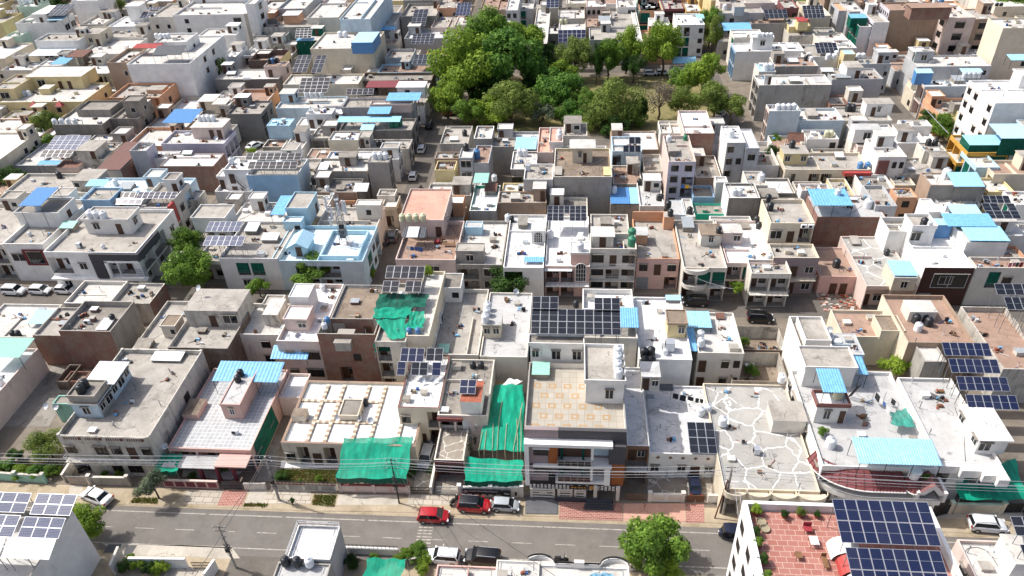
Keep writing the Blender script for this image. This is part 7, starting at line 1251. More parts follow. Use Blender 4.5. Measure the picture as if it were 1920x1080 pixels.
car('grey white car parked mid street below the park', 775, 334, 95, 'hatch'); car('white car parked up the street near the park', 791, 283, 92, 'hatch'); car('dark grey car beside the pink house', 737, 447, 95, 'suv', 'car_grey'); car('white car in the west lane', 478, 277, 60, 'sedan'); car('white car at the far left edge', 8, 93, 20, 'sedan'); car('dark car in shade near the park corner', 805, 238, 95, 'suv', 'car_black')
car('white car left in the street north of the park', 1219, 141, 0, 'hatch'); car('white car right in the street north of the park', 1242, 140, 0, 'hatch'); car('white car west in the street north of the park', 945, 142, 20, 'sedan'); car('white blue car behind the solar module house', 1225, 258, 8, 'sedan'); car('silver car by the twin black column park corner', 1352, 217, 60, 'hatch', 'car_silver'); car('small red car at the park street corner', 842, 216, 10, 'small', 'car_red')
def two_wheeler(label, px, py, rz, col='car_black', scooter=True, z=.02):
    t = thing('scooter' if scooter else 'motorbike', at('p', px, py, z), label, 'scooter' if scooter else 'motorbike', None, R(rz))
    def pt(nm, g): o = g.build(nm, None, (0, 0, 0)); o.parent = t; return o
    for x in (-.62, .62): g = M(); g.lathe([(.12, -.05), (.25, -.06), (.27, 0), (.25, .06), (.12, .05)], (x, 0, .27), 'tyre', 14, axis=1); g.lathe([(.03, -.04), (.13, -.03), (.13, .03), (.03, .04)], (x, 0, .27), 'rim', 10, axis=1); pt('wheel', g)
    g = M()
    if scooter:
        loft(g, [[(x, -w, a), (x, -w*1.1, (a+b)/2), (x, -w*.8, b), (x, w*.8, b), (x, w*1.1, (a+b)/2), (x, w, a)] for x, w, a, b in ((-.85, .08, .5, .62), (-.6, .18, .38, .74), (-.2, .19, .28, .72), (-.1, .17, .25, .4), (.25, .17, .24, .3), (.38, .18, .26, .8), (.5, .14, .4, .95), (.6, .08, .5, .7))], col)
    else:
        loft(g, [[(x, -w, a), (x, -w, b), (x, w, b), (x, w, a)] for x, w, a, b in ((-.75, .05, .65, .72), (-.2, .1, .4, .75), (.1, .14, .35, .88), (.4, .1, .5, .85), (.5, .05, .6, .8))], col)
    pt('body', g); g = M(); g.box(-.72, .0, -.13, .13, .74, .84, 'cloth_k'); pt('seat', g); g = M(); g.tube((.62, 0, .3), (.42, 0, 1.0), .04, 'iron', 6); g.tube((.4, -.32, 1.02), (.4, .32, 1.02), .025, 'iron', 5); g.lathe([(.08, 0), (.1, .06), (.05, .1)], (.5, 0, .86), 'lamp_clear', 10); pt('handlebar', g)
two_wheeler('black scooter parked in front of the banner wall', 852, 942, 60); two_wheeler('white scooter in the stained house courtyard', 228, 880, 0, 'car_white'); two_wheeler('black motorbike in the courtyard corner', 161, 884, 30, 'car_black', False); two_wheeler('black scooter by the arched parapet house', 1052, 1052, 5); two_wheeler('blue scooter on the lane beside the pink house', 722, 462, 20, 'car_navy'); two_wheeler('black motorbike near the mid street car', 789, 355, 80, 'car_black', False)
t = thing('auto_rickshaw', at('p', 1368, 1007, .02), 'black and blue three wheeled auto rickshaw on the road', 'auto rickshaw', None, R(177)); t.scale = (1.1,)*3
def ap(nm, g, par=None): o = g.build(nm, None, (0, 0, 0)); o.parent = par or t; return o
for x, y in ((.95, 0), (-.75, .55), (-.75, -.55)): g = M(); g.lathe([(.08, -.06), (.2, -.06), (.21, 0), (.2, .06), (.08, .06)], (x, y, .21), 'tyre', 12, axis=1); ap('wheel', g)
g = M(); loft(g, [[(x, -w, a), (x, -w, b), (x, w, b), (x, w, a)] for x, w, a, b in ((-1.25, .6, .35, .85), (-1.1, .66, .25, .95), (-.3, .66, .22, .8), (.2, .6, .22, .45), (.75, .45, .25, .5), (.95, .38, .3, 1.0), (1.15, .25, .4, .95), (1.25, .12, .5, .8))], 'car_navy'); ap('body', g)
g = M(); loft(g, [[(x, -w, z-.1), (x, -w*.9, z), (x, w*.9, z), (x, w, z-.1)] for x, w, z in ((-1.2, .62, 1.55), (-.9, .66, 1.68), (.2, .66, 1.7), (.75, .6, 1.62))], 'car_navy'); ap('hood', g); g = M()
for x in (-1.15, .0, .72):
    for y in (-.6, .6): g.tube((x, y, .6), (x, y*.98, 1.6), .03, 'iron', 5)
ap('frame', g); g = M(); g.poly([(.95, -.42, .95), (.95, .42, .95), (.74, .52, 1.58), (.74, -.52, 1.58)], 'glass'); ap('windscreen', g); g = M(); g.box(-1.05, -.45, -.55, .55, .78, .9, 'cloth_k'); ap('seat', g); g = M(); g.lathe([(.02, 0), (.1, .02), (.1, .08)], (1.2, 0, .8), 'lamp_clear', 10); ap('headlight', g)
# ================================================================ PEOPLE
def person(label, px, py, z, rz, top, legs, pose=0, s=1.0):
    o = bpy.data.objects; t = thing('person', at('p', px, py, z), label, 'person', None, R(rz)); t.scale = (s,)*3
    J = dict(hip=(0, 0, .93, .13), chest=(0, .01*pose, 1.25, .15), neck=(0, .02*pose, 1.46, .06), head=(.02, .03*pose, 1.6, .095), top=(.02, .03*pose, 1.7, .075), sl=(-.17, 0, 1.40, .06), el=(-.25, .03, 1.13, .045), wl=(-.22, .17, .93, .032), hl=(-.21, .22, .86, .03), sr=(.17, 0, 1.40, .06), er=(.27, -.02, 1.14, .045), wr=(.25, .12, .94, .032), hr=(.24, .17, .87, .03), tl=(-.09, 0, .86, .085), kl=(-.1, .04*pose, .48, .06), al=(-.11, -.03, .08, .042), fl=(-.12, .12, .035, .035), tr=(.09, 0, .86, .085), kr=(.1, .02, .48, .06), ar=(.12, 0, .08, .042), fr=(.13, .14, .035, .035))
    E_ = 'hip-chest chest-neck neck-head head-top chest-sl sl-el el-wl wl-hl chest-sr sr-er er-wr wr-hr hip-tl tl-kl kl-al al-fl hip-tr tr-kr kr-ar ar-fr'.split(); ks = list(J)
    me = bpy.data.meshes.new('body'); me.from_pydata([J[q][:3] for q in ks], [tuple(ks.index(a) for a in e.split('-')) for e in E_], []); b = o.new('body', me); COL.objects.link(b); b.parent = t; me.materials.append(MT('skin'))
    md = b.modifiers.new('skin', 'SKIN'); sv = me.skin_vertices[0].data
    for i, q in enumerate(ks): sv[i].radius = (J[q][3],)*2; sv[i].use_root = (q == 'hip')
    sd_ = b.modifiers.new('sub', 'SUBSURF'); sd_.levels = 1; sd_.render_levels = 1
    def cloth(nm, m_, rings): g = M(); [loft(g, [[(x+a*cs(R(k*36)), y+c*sn(R(k*36)), z_) for k in range(10)] for x, y, z_, a, c in rr], m_) for rr in rings]; q = g.build(nm, None, (0, 0, 0), True); q.parent = t
    cloth('shirt', top, [[(0, 0, .82, .2, .15), (0, 0, 1.0, .19, .145), (0, .01, 1.25, .21, .15), (0, .01, 1.4, .19, .13), (0, .01, 1.47, .08, .08)]]+[[(J[a][0], J[a][1], J[a][2], .085, .085), (J[c][0], J[c][1], J[c][2], .07, .07)] for a, c in (('sl', 'el'), ('sr', 'er'))])
    cloth('trousers', legs, [[(J[a][0], J[a][1], .92, .115, .12), (J[k_][0], J[k_][1], .48, .085, .09), (J[f_][0], J[f_][1], .09, .065, .075)] for a, k_, f_ in (('tl', 'kl', 'al'), ('tr', 'kr', 'ar'))])
    g = M(); g.lathe([(.04, 1.52), (.1, 1.58), (.108, 1.65), (.09, 1.71), (.04, 1.745)], (.02, -.025+.03*pose, 0), 'hair', 12); q = g.build('hair', None, (0, 0, 0), True); q.parent = t
    g = M()
    for i, L_ in enumerate((.07, .085, .09, .08)):                  # fingers and thumbs
        for sx, hx in ((-1, 'hl'), (1, 'hr')): p = Vector(J[hx][:3])+Vector(((i-1.5)*.018, .01, -.02)); g.tube(p, p+Vector((0, .02, -L_*.6)), .009, 'skin', 5); g.tube(p+Vector((0, .02, -L_*.6)), p+Vector((0, .0, -L_)), .008, 'skin', 5, .006)
    for sx, hx in ((-1, 'hl'), (1, 'hr')): p = Vector(J[hx][:3]); g.tube(p+Vector((-sx*.025, 0, 0)), p+Vector((-sx*.05, .03, -.05)), .01, 'skin', 5, .007)
    g.box(-.0, .04, .1+.03*pose, .125+.03*pose, 1.585, 1.625, 'skin'); q = g.build('fingers', None, (0, 0, 0)); q.parent = t
person('person in dark olive clothes standing on the red edged terrace', 881, 845, 3.7, 40, 'olive', 'olive', 1); person('person in black with bare forearms near the bamboo poles', 891, 834, 3.7, 200, 'cloth_k', 'cloth_k', 1); person('person in a white shirt beside the arched window wall', 895, 808, 3.7, 190, 'cloth_w', 'cloth_k', 0); person('person in a white shirt on the shaded grey roof', 585, 354, 4.65, 120, 'cloth_w', 'cloth_k', 0)
# ================================================================ NETS ON THE FRONT ROW
A = lambda k, x, y, z: tuple(at(k, x, y, z))
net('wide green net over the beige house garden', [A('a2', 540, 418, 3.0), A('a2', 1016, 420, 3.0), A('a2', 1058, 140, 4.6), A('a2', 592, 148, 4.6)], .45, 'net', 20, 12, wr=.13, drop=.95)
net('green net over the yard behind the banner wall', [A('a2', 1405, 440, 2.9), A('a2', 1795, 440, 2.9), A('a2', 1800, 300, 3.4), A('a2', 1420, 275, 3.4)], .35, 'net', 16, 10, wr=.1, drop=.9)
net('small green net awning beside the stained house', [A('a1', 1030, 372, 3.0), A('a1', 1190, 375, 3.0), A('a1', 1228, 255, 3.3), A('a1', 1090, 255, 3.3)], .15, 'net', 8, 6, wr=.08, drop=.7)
net('green net slung between the rounded balconies', [A('a4', 65, 540, 3.0), A('a4', 205, 545, 3.0), A('a4', 215, 375, 3.6), A('a4', 80, 372, 3.6)], .2, 'netd', 6, 8, wr=.06)
net('broad green net in front of the zigzag parapet house', [A('a4', 1365, 562, 2.8), A('a4', 1830, 566, 2.8), A('a4', 1740, 285, 3.6), A('a4', 1330, 440, 3.3)], .4, 'net', 16, 10, wr=.09)
net('green net in the bottom foreground garden', [A('a2', 700, 1160, 3.0), A('a2', 950, 1160, 3.0), A('a2', 1015, 965, 3.4), A('a2', 755, 955, 3.4)], .4, 'net', 10, 8, wr=.1)
net('green cloth thrown over the roof edge by the clothes line', [A('a4', -400+300+1010, 60, 7.0), A('b4', 1075, 1085, 7.0), A('b4', 1010, 955, 6.9), A('b4', 905, 985, 6.9)], .3, 'netm', 8, 8, base=6.2, wr=.1, posts=False)
net('blue crumpled tarpaulin on the arched parapet roof', [A('a3', 590, 1120, 4.6), A('a3', 800, 1120, 4.6), A('a3', 740, 1060, 4.7), A('a3', 600, 1065, 4.7)], -.25, 'tarp_b', 10, 6, base=4.2, wr=.14, posts=False, name='tarpaulin', cat='tarpaulin')
# construction plot: vaulted net, tarpaulin and bamboo
pts = [A('a2', 1495, 232, 4.2), A('a2', 1812, 245, 4.2), A('b2', 1805, 800, 5.0), A('b2', 1615, 800, 5.0)]
net('huge green net vaulted over the building plot', pts, -1.1, 'net', 16, 22, wr=.14, posts=False)
net('tan tarpaulin beside the vaulted green net', [A('b2', 1525, 1080, 3.0), A('b2', 1640, 1010, 3.2), A('b2', 1760, 760, 3.4), A('b2', 1590, 790, 3.4)], -.4, 'sand', 8, 10, wr=.15, posts=False, name='tarpaulin', cat='tarpaulin')
net('white sheet along the back edge of the vaulted net', [A('b2', 1600, 880, 4.0), A('b2', 1640, 870, 4.4), A('b2', 1800, 770, 5.2), A('b2', 1700, 755, 5.2)], -.3, 'sh_white', 6, 8, wr=.1, posts=False, name='tarpaulin', cat='tarpaulin')
rnd = random.Random(8); P0, P1, P2, P3 = [Vector(p) for p in pts]
for i in range(9):
    sl_ = rnd.uniform(-.12, .12); u = (0.03, .13, .3, .42, .6, .78, .86, .91, .99)[i]; a = P0.lerp(P1, u); b = P3.lerp(P2, u); n_ = 12; q = []
    for j in range(n_+1):
        v = j/n_; p = a.lerp(b, v); hgt = 1.1*(.5*sn(math.pi*u)*(.4+.6*sn(math.pi*v))+.3*sn(math.pi*v)); q.append((p.x+.1*sn(v*5+i), p.y, p.z+hgt+.14))
    q = [(q[0][0]+rnd.uniform(-.2, .2), q[0][1]-.7, .0)]+[(x_+j_*sl_, y_, z_) for j_, (x_, y_, z_) in enumerate(q[:rnd.randint(2, 9)])]; g = M(); g.path(q, .045, 'bamboo', 5)
    tag(g.build('bamboo_pole', None, q[0]), '%s bamboo pole leaning over the vaulted green net' % (['leftmost', 'second from left', 'third from left', 'fourth from left', 'middle', 'fourth from right', 'third from right', 'second from right', 'rightmost'][i]), 'pole', 'bamboo poles on the building plot')
g = M()
for i in range(70):
    x, y = rnd.uniform(-13, -6.3), rnd.uniform(60.6, 66); s = rnd.uniform(.08, .3); g.lathe([(s, 0), (s*.8, s*.6), (s*.2, s*.9)], (x, y, 0), rnd.choice(['sand', 'con', 'cond']), 5)
o = g.build('rubble', None, (-9, 62, 0)); o['kind'] = 'stuff'; tag(o, 'sand and rubble strewn over the building plot', 'rubble')
g = M(); rnd = random.Random(4); X0, X1, Y0, Y1 = HOUSES['broken red tiled courtyard house with debris']['rect']
for i in range(160):
    x, y = rnd.uniform(X0, X1), Y0-rnd.uniform(.2, 4.8); s = rnd.uniform(.06, .28); g.box(x-s, x+s, y-s*.7, y+s*.7, .02, .02+s*rnd.uniform(.3, .9), rnd.choice(['terra', 'pnk', 'conl', 'brick']))
o = g.build('rubble', None, (X0, Y0-2, 0)); o['kind'] = 'stuff'; tag(o, 'broken red tiles and debris in front of the courtyard house', 'rubble')
# ================================================================ BOUNDARY WALLS AND GATES ALONG THE ROAD
def wall(label, k, xa, ya, xb, yb, h, mat, cap=None, t=.22, panels=None, pmat=None, posts=0, z=0, railh=0, name='boundary_wall', cat='wall'):
    a = at(k, xa, ya, z); b = at(k, xb, yb, z); d = (b-a); L = d.length; rz = math.atan2(d.y, d.x); o = thing(name, a, label, cat, None, rz)
    def pt(nm, g): q = g.build(nm, None, (0, 0, 0)); q.parent = o
    g = M(); g.box(0, L, 0, t, 0, h, mat); pt('wall', g)
    if cap: g = M(); g.box(-.03, L+.03, -.04, t+.04, h+.002, h+.09, cap); pt('coping', g)
    if panels:
        g = M(); n = panels
        for i in range(n): g.box(L*(i+.1)/n, L*(i+.9)/n, -.03, -.002, .25, h-.15, pmat)
        pt('panel', g)
    if posts:
        for i in range(posts+1):
            x = L*i/posts; g = M(); g.box(x-.2, x+.2, -.08, t+.08, 0, h+.35, pmat or mat); g.box(x-.26, x+.26, -.14, t+.14, h+.352, h+.45, cap or mat); pt('pillar', g)
    if railh: g = M(); rail_mesh(g, (0, t/2), (L, t/2), h+.09, 'iron', railh, int(L/.5)+1); pt('railing', g)
    return o
def gate(label, k, xa, ya, xb, yb, h=1.7, mat='iron', leaf=2, solid=None, z=0):
    a = at(k, xa, ya, z); b = at(k, xb, yb, z); d = b-a; L = d.length; o = thing('gate', a, label, 'gate', None, math.atan2(d.y, d.x))
    for i in range(leaf):
        x0, x1 = L*i/leaf+.04, L*(i+1)/leaf-.04; g = M()
        for q in ((x0, x1, .08, .16), (x0, x1, h-.08, h), (x0, x1, h*.5-.04, h*.5+.04)): g.box(q[0], q[1], 0, .06, q[2], q[3], mat)
        n = max(4, int((x1-x0)/.16))
        for j in range(n+1): x = x0+(x1-x0)*j/n; g.tube((x, .03, .08), (x, .03, h+.1*sn(math.pi*j/n)), .022, mat, 4)
        if solid: g.box(x0+.02, x1-.02, .02, .04, .16, h-.08, solid)
        q = g.build('gate_leaf', None, (0, 0, 0)); q.parent = o
wall('mossy teal garden wall at the left of the verge', 'a1', -60, 430, 310, 455, 1.4, 'teal', 'old', posts=2); wall('weathered grey wall in front of the stained house', 'a1', 625, 468, 880, 472, 1.5, 'grey', 'offw', posts=1); gate('plain beige double gate of the stained house', 'a1', 470, 462, 600, 466, 1.6, 'sh_grey', 2, 'tan'); wall('short side wall of the stained house yard', 'a1', 450, 450, 545, 300, 1.5, 'old', 'offw')
wall('pink wall with maroon panels before the tiled terrace house', 'a1', 1115, 480, 1480, 492, 1.3, 'pink', 'lpink', panels=5, pmat='rose'); gate('grey sheet gate of the pink house', 'a1', 1510, 497, 1640, 497, 1.5, 'iron', 2, 'sh_slate'); wall('low pale wall by the driveway slope', 'a1', 1655, 500, 1800, 500, 1.1, 'offw', 'grey')
wall('rough stone panelled wall with dark railing', 'a2', 110, 500, 545, 512, 1.15, 'offw', 'dbrick', panels=4, pmat='grey', railh=.45); wall('peach wall with brown strips under the wide green net', 'a2', 575, 514, 1030, 524, 1.35, 'pink', 'maroon', panels=4, pmat='lpink', posts=2)
gate('low black gate of the narrow driveway', 'a2', 1045, 524, 1180, 526, 1.2); wall('white pillar wall between the two driveways', 'a2', 1190, 528, 1222, 360, 1.3, 'white', 'offw'); gate('grey gate of the red edged terrace', 'a2', 1225, 528, 1360, 530, 1.4, 'sh_grey')
wb = wall('grey white wall with arched slots and a black banner', 'a2', 1378, 545, 1795, 548, 1.75, 'offw', 'white', posts=2)
L_ = (at('a2', 1795, 548)-at('a2', 1378, 545)).length; g = M()
for i in range(8): g.box(L_*(.08+i*.115), L_*(.08+i*.115)+.3, -.012, -.001, .3, 1.0, 'dark')
q = g.build('slot', None, (0, 0, 0)); q.parent = wb
bn = thing('banner', at('a2', 1400, 545)+Vector((0, -.1, 0)), 'black event planner banner with white lettering on the wall', 'banner'); g = M(); g.box(0, 4.9, 0, .02, .75, 1.62, 'cloth_k'); g.box(5.0, 6.0, 0, .02, .45, 1.62, 'cloth_k'); q = g.build('cloth', None, (0, 0, 0)); q.parent = bn
fc = bpy.data.curves.new('lettering', 'FONT'); fc.body = 'Natasha Nishad Event Planner'; fc.size = .36; fc.extrude = .004; fo = bpy.data.objects.new('lettering', fc); COL.objects.link(fo); fo.parent = bn; fo.location = (.75, -.012, 1.2); fo.rotation_euler = (R(90), 0, 0); fo.scale = (.83, 1, 1); fc.materials.append(MT('cloth_w')); bpy.context.view_layer.update(); lm = bpy.data.meshes.new_from_object(fo.evaluated_get(bpy.context.evaluated_depsgraph_get())); bpy.data.objects.remove(fo); fo = child('lettering', lm, bn, (.75, -.012, 1.2), (R(90), 0, 0), (.83, 1, 1))
g = M(); g.lathe([(.02, -.012), (.28, -.012), (.28, -.004)], (.38, 0, 1.2), 'grey', 14, axis=1); q = g.build('emblem', None, (0, 0, 0)); q.parent = bn; g = M(); g.poly([(5.2, -.004, .95), (5.8, -.004, .8), (5.8, -.004, .95), (5.25, -.004, 1.1)], 'cloth_w'); q = g.build('emblem', None, (0, 0, 0)); q.parent = bn
wall('white front wall with brown diamond panels', 'a3', 1000, 578, 1222, 580, 1.3, 'white', 'offw', posts=1, panels=2, pmat='offw'); gate('brown wooden gate of the diamond motif house', 'a3', 1245, 582, 1368, 584, 1.3, 'wood', 2, 'brown'); wall('white wall end piece by the concrete pole', 'a3', 1390, 585, 1462, 587, 1.3, 'white', 'offw'); gate('low brown gate beside the navy house', 'a3', 835, 570, 975, 572, 1.2, 'wood', 2)
wall('cream boundary wall with raised ends behind the white crossover', 'a4', 1290, 655, 1640, 660, 1.6, 'cream', 'mint', posts=1); gate('black pointed gate left of the cream boundary wall', 'a4', 1175, 690, 1285, 660, 1.7, 'iron', 2, 'dark'); gate('black gate right of the cream boundary wall', 'a4', 1650, 655, 1800, 655, 1.7, 'iron', 2, 'dark')
TILE['y'] = (180, 1000, 6.857)
wall('long cream yard wall south of the road', 'y', 470, 440, 1190, 450, 1.7, 'white', 'pure'); wall('cream east wall of the southern yard', 'y', 1560, 455, 1430, 640, 1.8, 'white', 'pure'); gate('lattice gate of the southern yard', 'y', 1250, 455, 1500, 455, 1.2, 'frame_b'); wall('dark side wall by the southern courtyard', 'y', 340, 300, 240, 540, 1.9, 'offw', 'offw')
patch('courtyard', 'y', [(880, 560), (1500, 560), (1530, 440), (900, 440)], 'apron', .03); patch('driveway', 'y', [(90, 250), (270, 250), (330, 140), (160, 140)], 'ramp', .05); patch('driveway', 'y', [(350, 290), (440, 290), (530, 150), (390, 150)], 'ramp', .04)
for i, (x, y, r, lb) in enumerate(((560, 400, 1.0, 'yellow green palm bush left in the southern yard'), (690, 430, .9, 'dark green bush in the middle of the southern yard'), (820, 430, 1.1, 'golden bush right in the southern yard'), (380, 400, 1.0, 'dark creeper along the southern side wall'), (440, 300, .5, 'yellow flower bush at the yard wall end'))): tree(lb, x, y, .9, r, ('leaf_y', 'leaf_d', 'leaf_y', 'leaf_d', 'leaf_y')[i], i % 4, .9, k='y', name='bush', cat='bush')
wall('white railing wall of the bottom foreground garden', 'a2', 610, 930, 965, 945, 1.1, 'offw', 'white', railh=.5); wall('stone planter wall with climbers beside the white car', 'a2', 1035, 1000, 1180, 985, .9, 'old', 'old')
for i, (x, y, r, kd, lb) in enumerate(((1010, 935, 1.3, 'leaf_y', 'yellow green shrub left of the small palm'), (1090, 925, 1.3, 'leaf', 'small palm by the white parked car'), (1140, 960, .9, 'leaf_y', 'climber over the planter wall'), (640, 985, 1.0, 'leaf_d', 'dark hedge beside the white stair block'), (800, 955, .7, 'leaf', 'green plant behind the railing wall'), (1120, 1030, .8, 'leaf_y', 'plants inside the planter wall'), (430, 420, .6, 'leaf_y', 'garden shrub at the right of the lawn'), (170, 400, .9, 'leaf_d', 'hedge bush at the left of the lawn'), (300, 440, .4, 'leaf', 'small shrub at the lawn edge'), (1040, 360, 1.0, 'leaf_d', 'dark hedge beside the narrow driveway'), (1185, 370, .7, 'leaf_d', 'climbing plant on the driveway wall'), (240, 570, .4, 'leaf_d', 'weeds at the foot of the concrete pole'))): tree(lb, x, y, .8, r, kd, i % 4, .9, k='a2', name='bush', cat='bush')
for i, (k, x, y, r, lb) in enumerate((('a1', 703, 388, .55, 'dark round shrub in the grey courtyard'), ('a1', 795, 390, .65, 'bright round shrub in the grey courtyard'), ('a1', 1300, 405, .6, 'leafy shrub behind the maroon panelled wall'), ('a1', 1510, 350, .6, 'row of plants by the pink porch'), ('a4', 1145, 410, .6, 'yellow potted plant on the gabled porch'), ('a4', 440, 100, .7, 'bush growing beside the white roof tank'), ('a4', 1350, 440, .6, 'bush by the broad green net'))): tree(lb, x, y, (.7 if i < 4 else 5.6 if i == 4 else 6.4 if i == 5 else .8), r, 'leaf_y' if i in (1, 4) else 'leaf', i % 4, 1, base=0 if i in (0, 1, 2, 3, 6) else 5.0, k=k, name='bush', cat='bush')
# lawn and grass strips
def grass(label, k, pts, n, hgt=.16, seed=1, z=.03):
    q = [at(k, x, y, z) for x, y in pts]; r = random.Random(seed); m = M(); m.poly(q, 'parkg')
    for i in range(n):
        u, v = r.random(), r.random(); p = q[0].lerp(q[1], u).lerp(q[3].lerp(q[2], u), v)+Vector((r.uniform(-.15, .15), r.uniform(-.15, .15), 0)); a = r.uniform(0, 6.28); s = r.uniform(.04, .1); e = Vector((cs(a), sn(a), 0))*s
        m.poly([p-e, p+e, p+Vector((r.uniform(-.1, .1), r.uniform(-.1, .1), hgt*r.uniform(.5, 1.3)))], 'grass')
    o = m.build('grass', None, q[0]); o['kind'] = 'stuff'; tag(o, label, 'grass')
grass('green garden lawn beside the wide green net', 'a2', [(135, 448), (545, 452), (550, 362), (165, 360)], 4200, .14, 1); grass('dry grass patch on the verge', 'a2', [(375, 600), (530, 610), (540, 535), (395, 530)], 900, .18, 2); grass('weedy strip by the dusty street tree', 'a1', [(880, 585), (1060, 592), (1060, 555), (900, 550)], 500, .2, 3); grass('overgrown yard ground at the left', 'a1', [(-80, 420), (400, 400), (430, 320), (-80, 300)], 3000, .35, 4); grass('weeds by the red paved driveway', 'a1', [(1640, 610), (1800, 612), (1800, 590), (1650, 590)], 250, .2, 5)
# ================================================================ POLES AND CABLES
def pole(label, k, x, y, h, r=.13, arms=2, mat='con', mess=True, lean=0):
    b = at(k, x, y, 0); t = thing('utility_pole', b, label, 'utility pole'); g = M(); g.tube((0, 0, 0), (lean, 0, h), r*1.3, mat, 8, r*.8); q = g.build('shaft', None, (0, 0, 0)); q.parent = t
    for i in range(arms):
        z = h-.25-i*.7; g = M(); g.tube((lean-.75, 0, z), (lean+.75, 0, z), .04, 'iron', 5)
        for s_ in (-.65, 0, .65): g.lathe([(.03, z), (.06, z+.06), (.03, z+.16)], (lean+s_, 0, 0), 'tank_w', 8)
        q = g.build('crossarm', None, (0, 0, 0)); q.parent = t
    if mess:
        rr = random.Random(int(x)); g = M(); g.box(-.22, .22, -.3, -.12, h*.42, h*.42+.55, 'iron')
        for i in range(14):
            a = rr.uniform(0, 6.28); z = h*rr.uniform(.3, .72); p = [(.1*cs(a), .1*sn(a), z)]
            for j in range(1, 5): p.append((.38*cs(a+j*1.2)*rr.uniform(.5, 1), .38*sn(a+j*1.2)*rr.uniform(.5, 1), z+rr.uniform(-.4, .4)))
            g.path(p, .025, 'cable_k', 4)
        q = g.build('junction_box', None, (0, 0, 0)); q.parent = t
    return b+Vector((lean, 0, h))
p1 = pole('concrete utility pole tangled with black cables near the lawn', 'a2', 158, 570, 8.2); p2 = pole('slim iron pole in front of the wide green net', 'a2', 967, 588, 8.2, .08, 3, 'iron'); p3 = pole('concrete pole with a dark stay by the crazed roof house', 'a3', 1495, 660, 8.6, .15, 2, 'con'); p0 = pole('utility pole at the edge of the southern lane', 'y', 1800, 440, 7.8, .11, 2, 'con')
p4 = Vector((-95, 57.6, 8.2)); p5 = Vector((70, 58.2, 8.4)); g = M(); b = at('a3', 1440, 690); g.tube(tuple(b), (p3.x-.2, p3.y, 6.2), .09, 'rust', 6); tag(g.build('stay_pole', None, b), 'rusty stay pole leaning on the concrete pole', 'pole')
def cable(label, a, b, sag, r=.018, mat='cable', group=None):
    q = [tuple(Vector(a).lerp(Vector(b), i/16)-Vector((0, 0, sag*4*(i/16)*(1-i/16)))) for i in range(17)]; g = M(); g.path(q, r, mat, 4); tag(g.build('overhead_cable', None, q[0]), label, 'cable', group)
CB = 'overhead cables along the road'
for i, (dz, dy) in enumerate(((-.2, -.3), (-.2, .3), (-.9, -.2), (-.9, .2), (-1.6, 0))):
    v = Vector((0, dy, dz)); w = ['uppermost front', 'uppermost rear', 'middle front', 'middle rear', 'lowest'][i]
    cable(w+' pale cable between the left edge and the tangled pole', p4+v, p1+v, .7, group=CB); cable(w+' pale cable between the tangled pole and the slim iron pole', p1+v, p2+v, .5, group=CB); cable(w+' pale cable crossing the navy house front', p2+v, p3+v, .9, .022, group=CB); cable(w+' pale cable running east from the concrete pole', p3+v, p5+v, .8, .02, group=CB)
cable('thick dark cable crossing the road to the southern pole', p1, p0, .6, .028, 'cable_k'); cable('thin dark wire crossing the road to the left corner', p1+Vector((0, 0, -.5)), (-40, 40, 6), .5, .03, 'cable_k')
cable('left pale wire dropping south from the concrete pole', p3, (17.0, 34, 8.5), .3, .03); cable('right pale wire dropping south from the concrete pole', p3+Vector((.4, 0, 0)), (17.8, 34, 8.2), .4, .03); cable('dark wire from the iron pole across the road', p2, (3, 42, 7), .6, .025, 'cable_k'); cable('dark wire from the iron pole to the bottom garden', p2+Vector((0, 0, -.6)), (-9, 44, 5), .5, .025, 'cable_k')
cable('pale wire down the east street', at('f1', 740, 540, 7), at('f1', 1070, 900, 7), .1, .06); cable('pale wire over the lane beside the thin tree', at('b3', 1300, 70, 7), at('b3', 1560, 150, 6.5), .2, .03)
# ================================================================ TELECOM MAST
mb = at('c2', 598, 738, 5.6); t = thing('telecom_mast', mb, 'steel lattice telecom mast with white panel antennas', 'telecom mast'); hm = 9.5
def mp(nm, g): q = g.build(nm, None, (0, 0, 0)); q.parent = t
g = M(); rr = lambda z: .95-.5*z/hm
for i in range(4):
    a = R(45+90*i); g.tube((rr(0)*cs(a), rr(0)*sn(a), 0), (rr(hm)*cs(a), rr(hm)*sn(a), hm), .06, 'steel', 5)
for j in range(9):
    z0, z1 = hm*j/9, hm*(j+1)/9
    for i in range(4):
        a, b = R(45+90*i), R(135+90*i); g.tube((rr(z0)*cs(a), rr(z0)*sn(a), z0), (rr(z1)*cs(b), rr(z1)*sn(b), z1), .03, 'steel', 4); g.tube((rr(z1)*cs(a), rr(z1)*sn(a), z1), (rr(z1)*cs(b), rr(z1)*sn(b), z1), .03, 'steel', 4)
mp('lattice', g); g = M(); g.box(-.5, .5, -.5, .5, 1.2, 2.8, 'sh_slate'); g.box(-.3, .6, -.6, -.3, 3.2, 4.0, 'iron'); mp('equipment_box', g)
for i, (x, y, z, hh) in enumerate(((-2.0, .2, 6.2, 3.0), (-.9, -1.0, 5.4, 2.8), (.4, -1.0, 6.2, 2.4), (1.3, .1, 5.8, 2.6), (-1.5, -.8, 3.9, 1.8), (1.2, -.8, 6.8, 2.2))):
    g = M(); g.box(x-.17, x+.17, y-.1, y+.1, z, z+hh, 'tank_w'); g.tube((x, y+.15, z-.3), (x, y+.15, z+hh+.3), .045, 'steel', 5); g.tube((x, y+.15, z+hh*.5), (0, 0, z+hh*.5), .035, 'steel', 4); mp('panel_antenna', g)
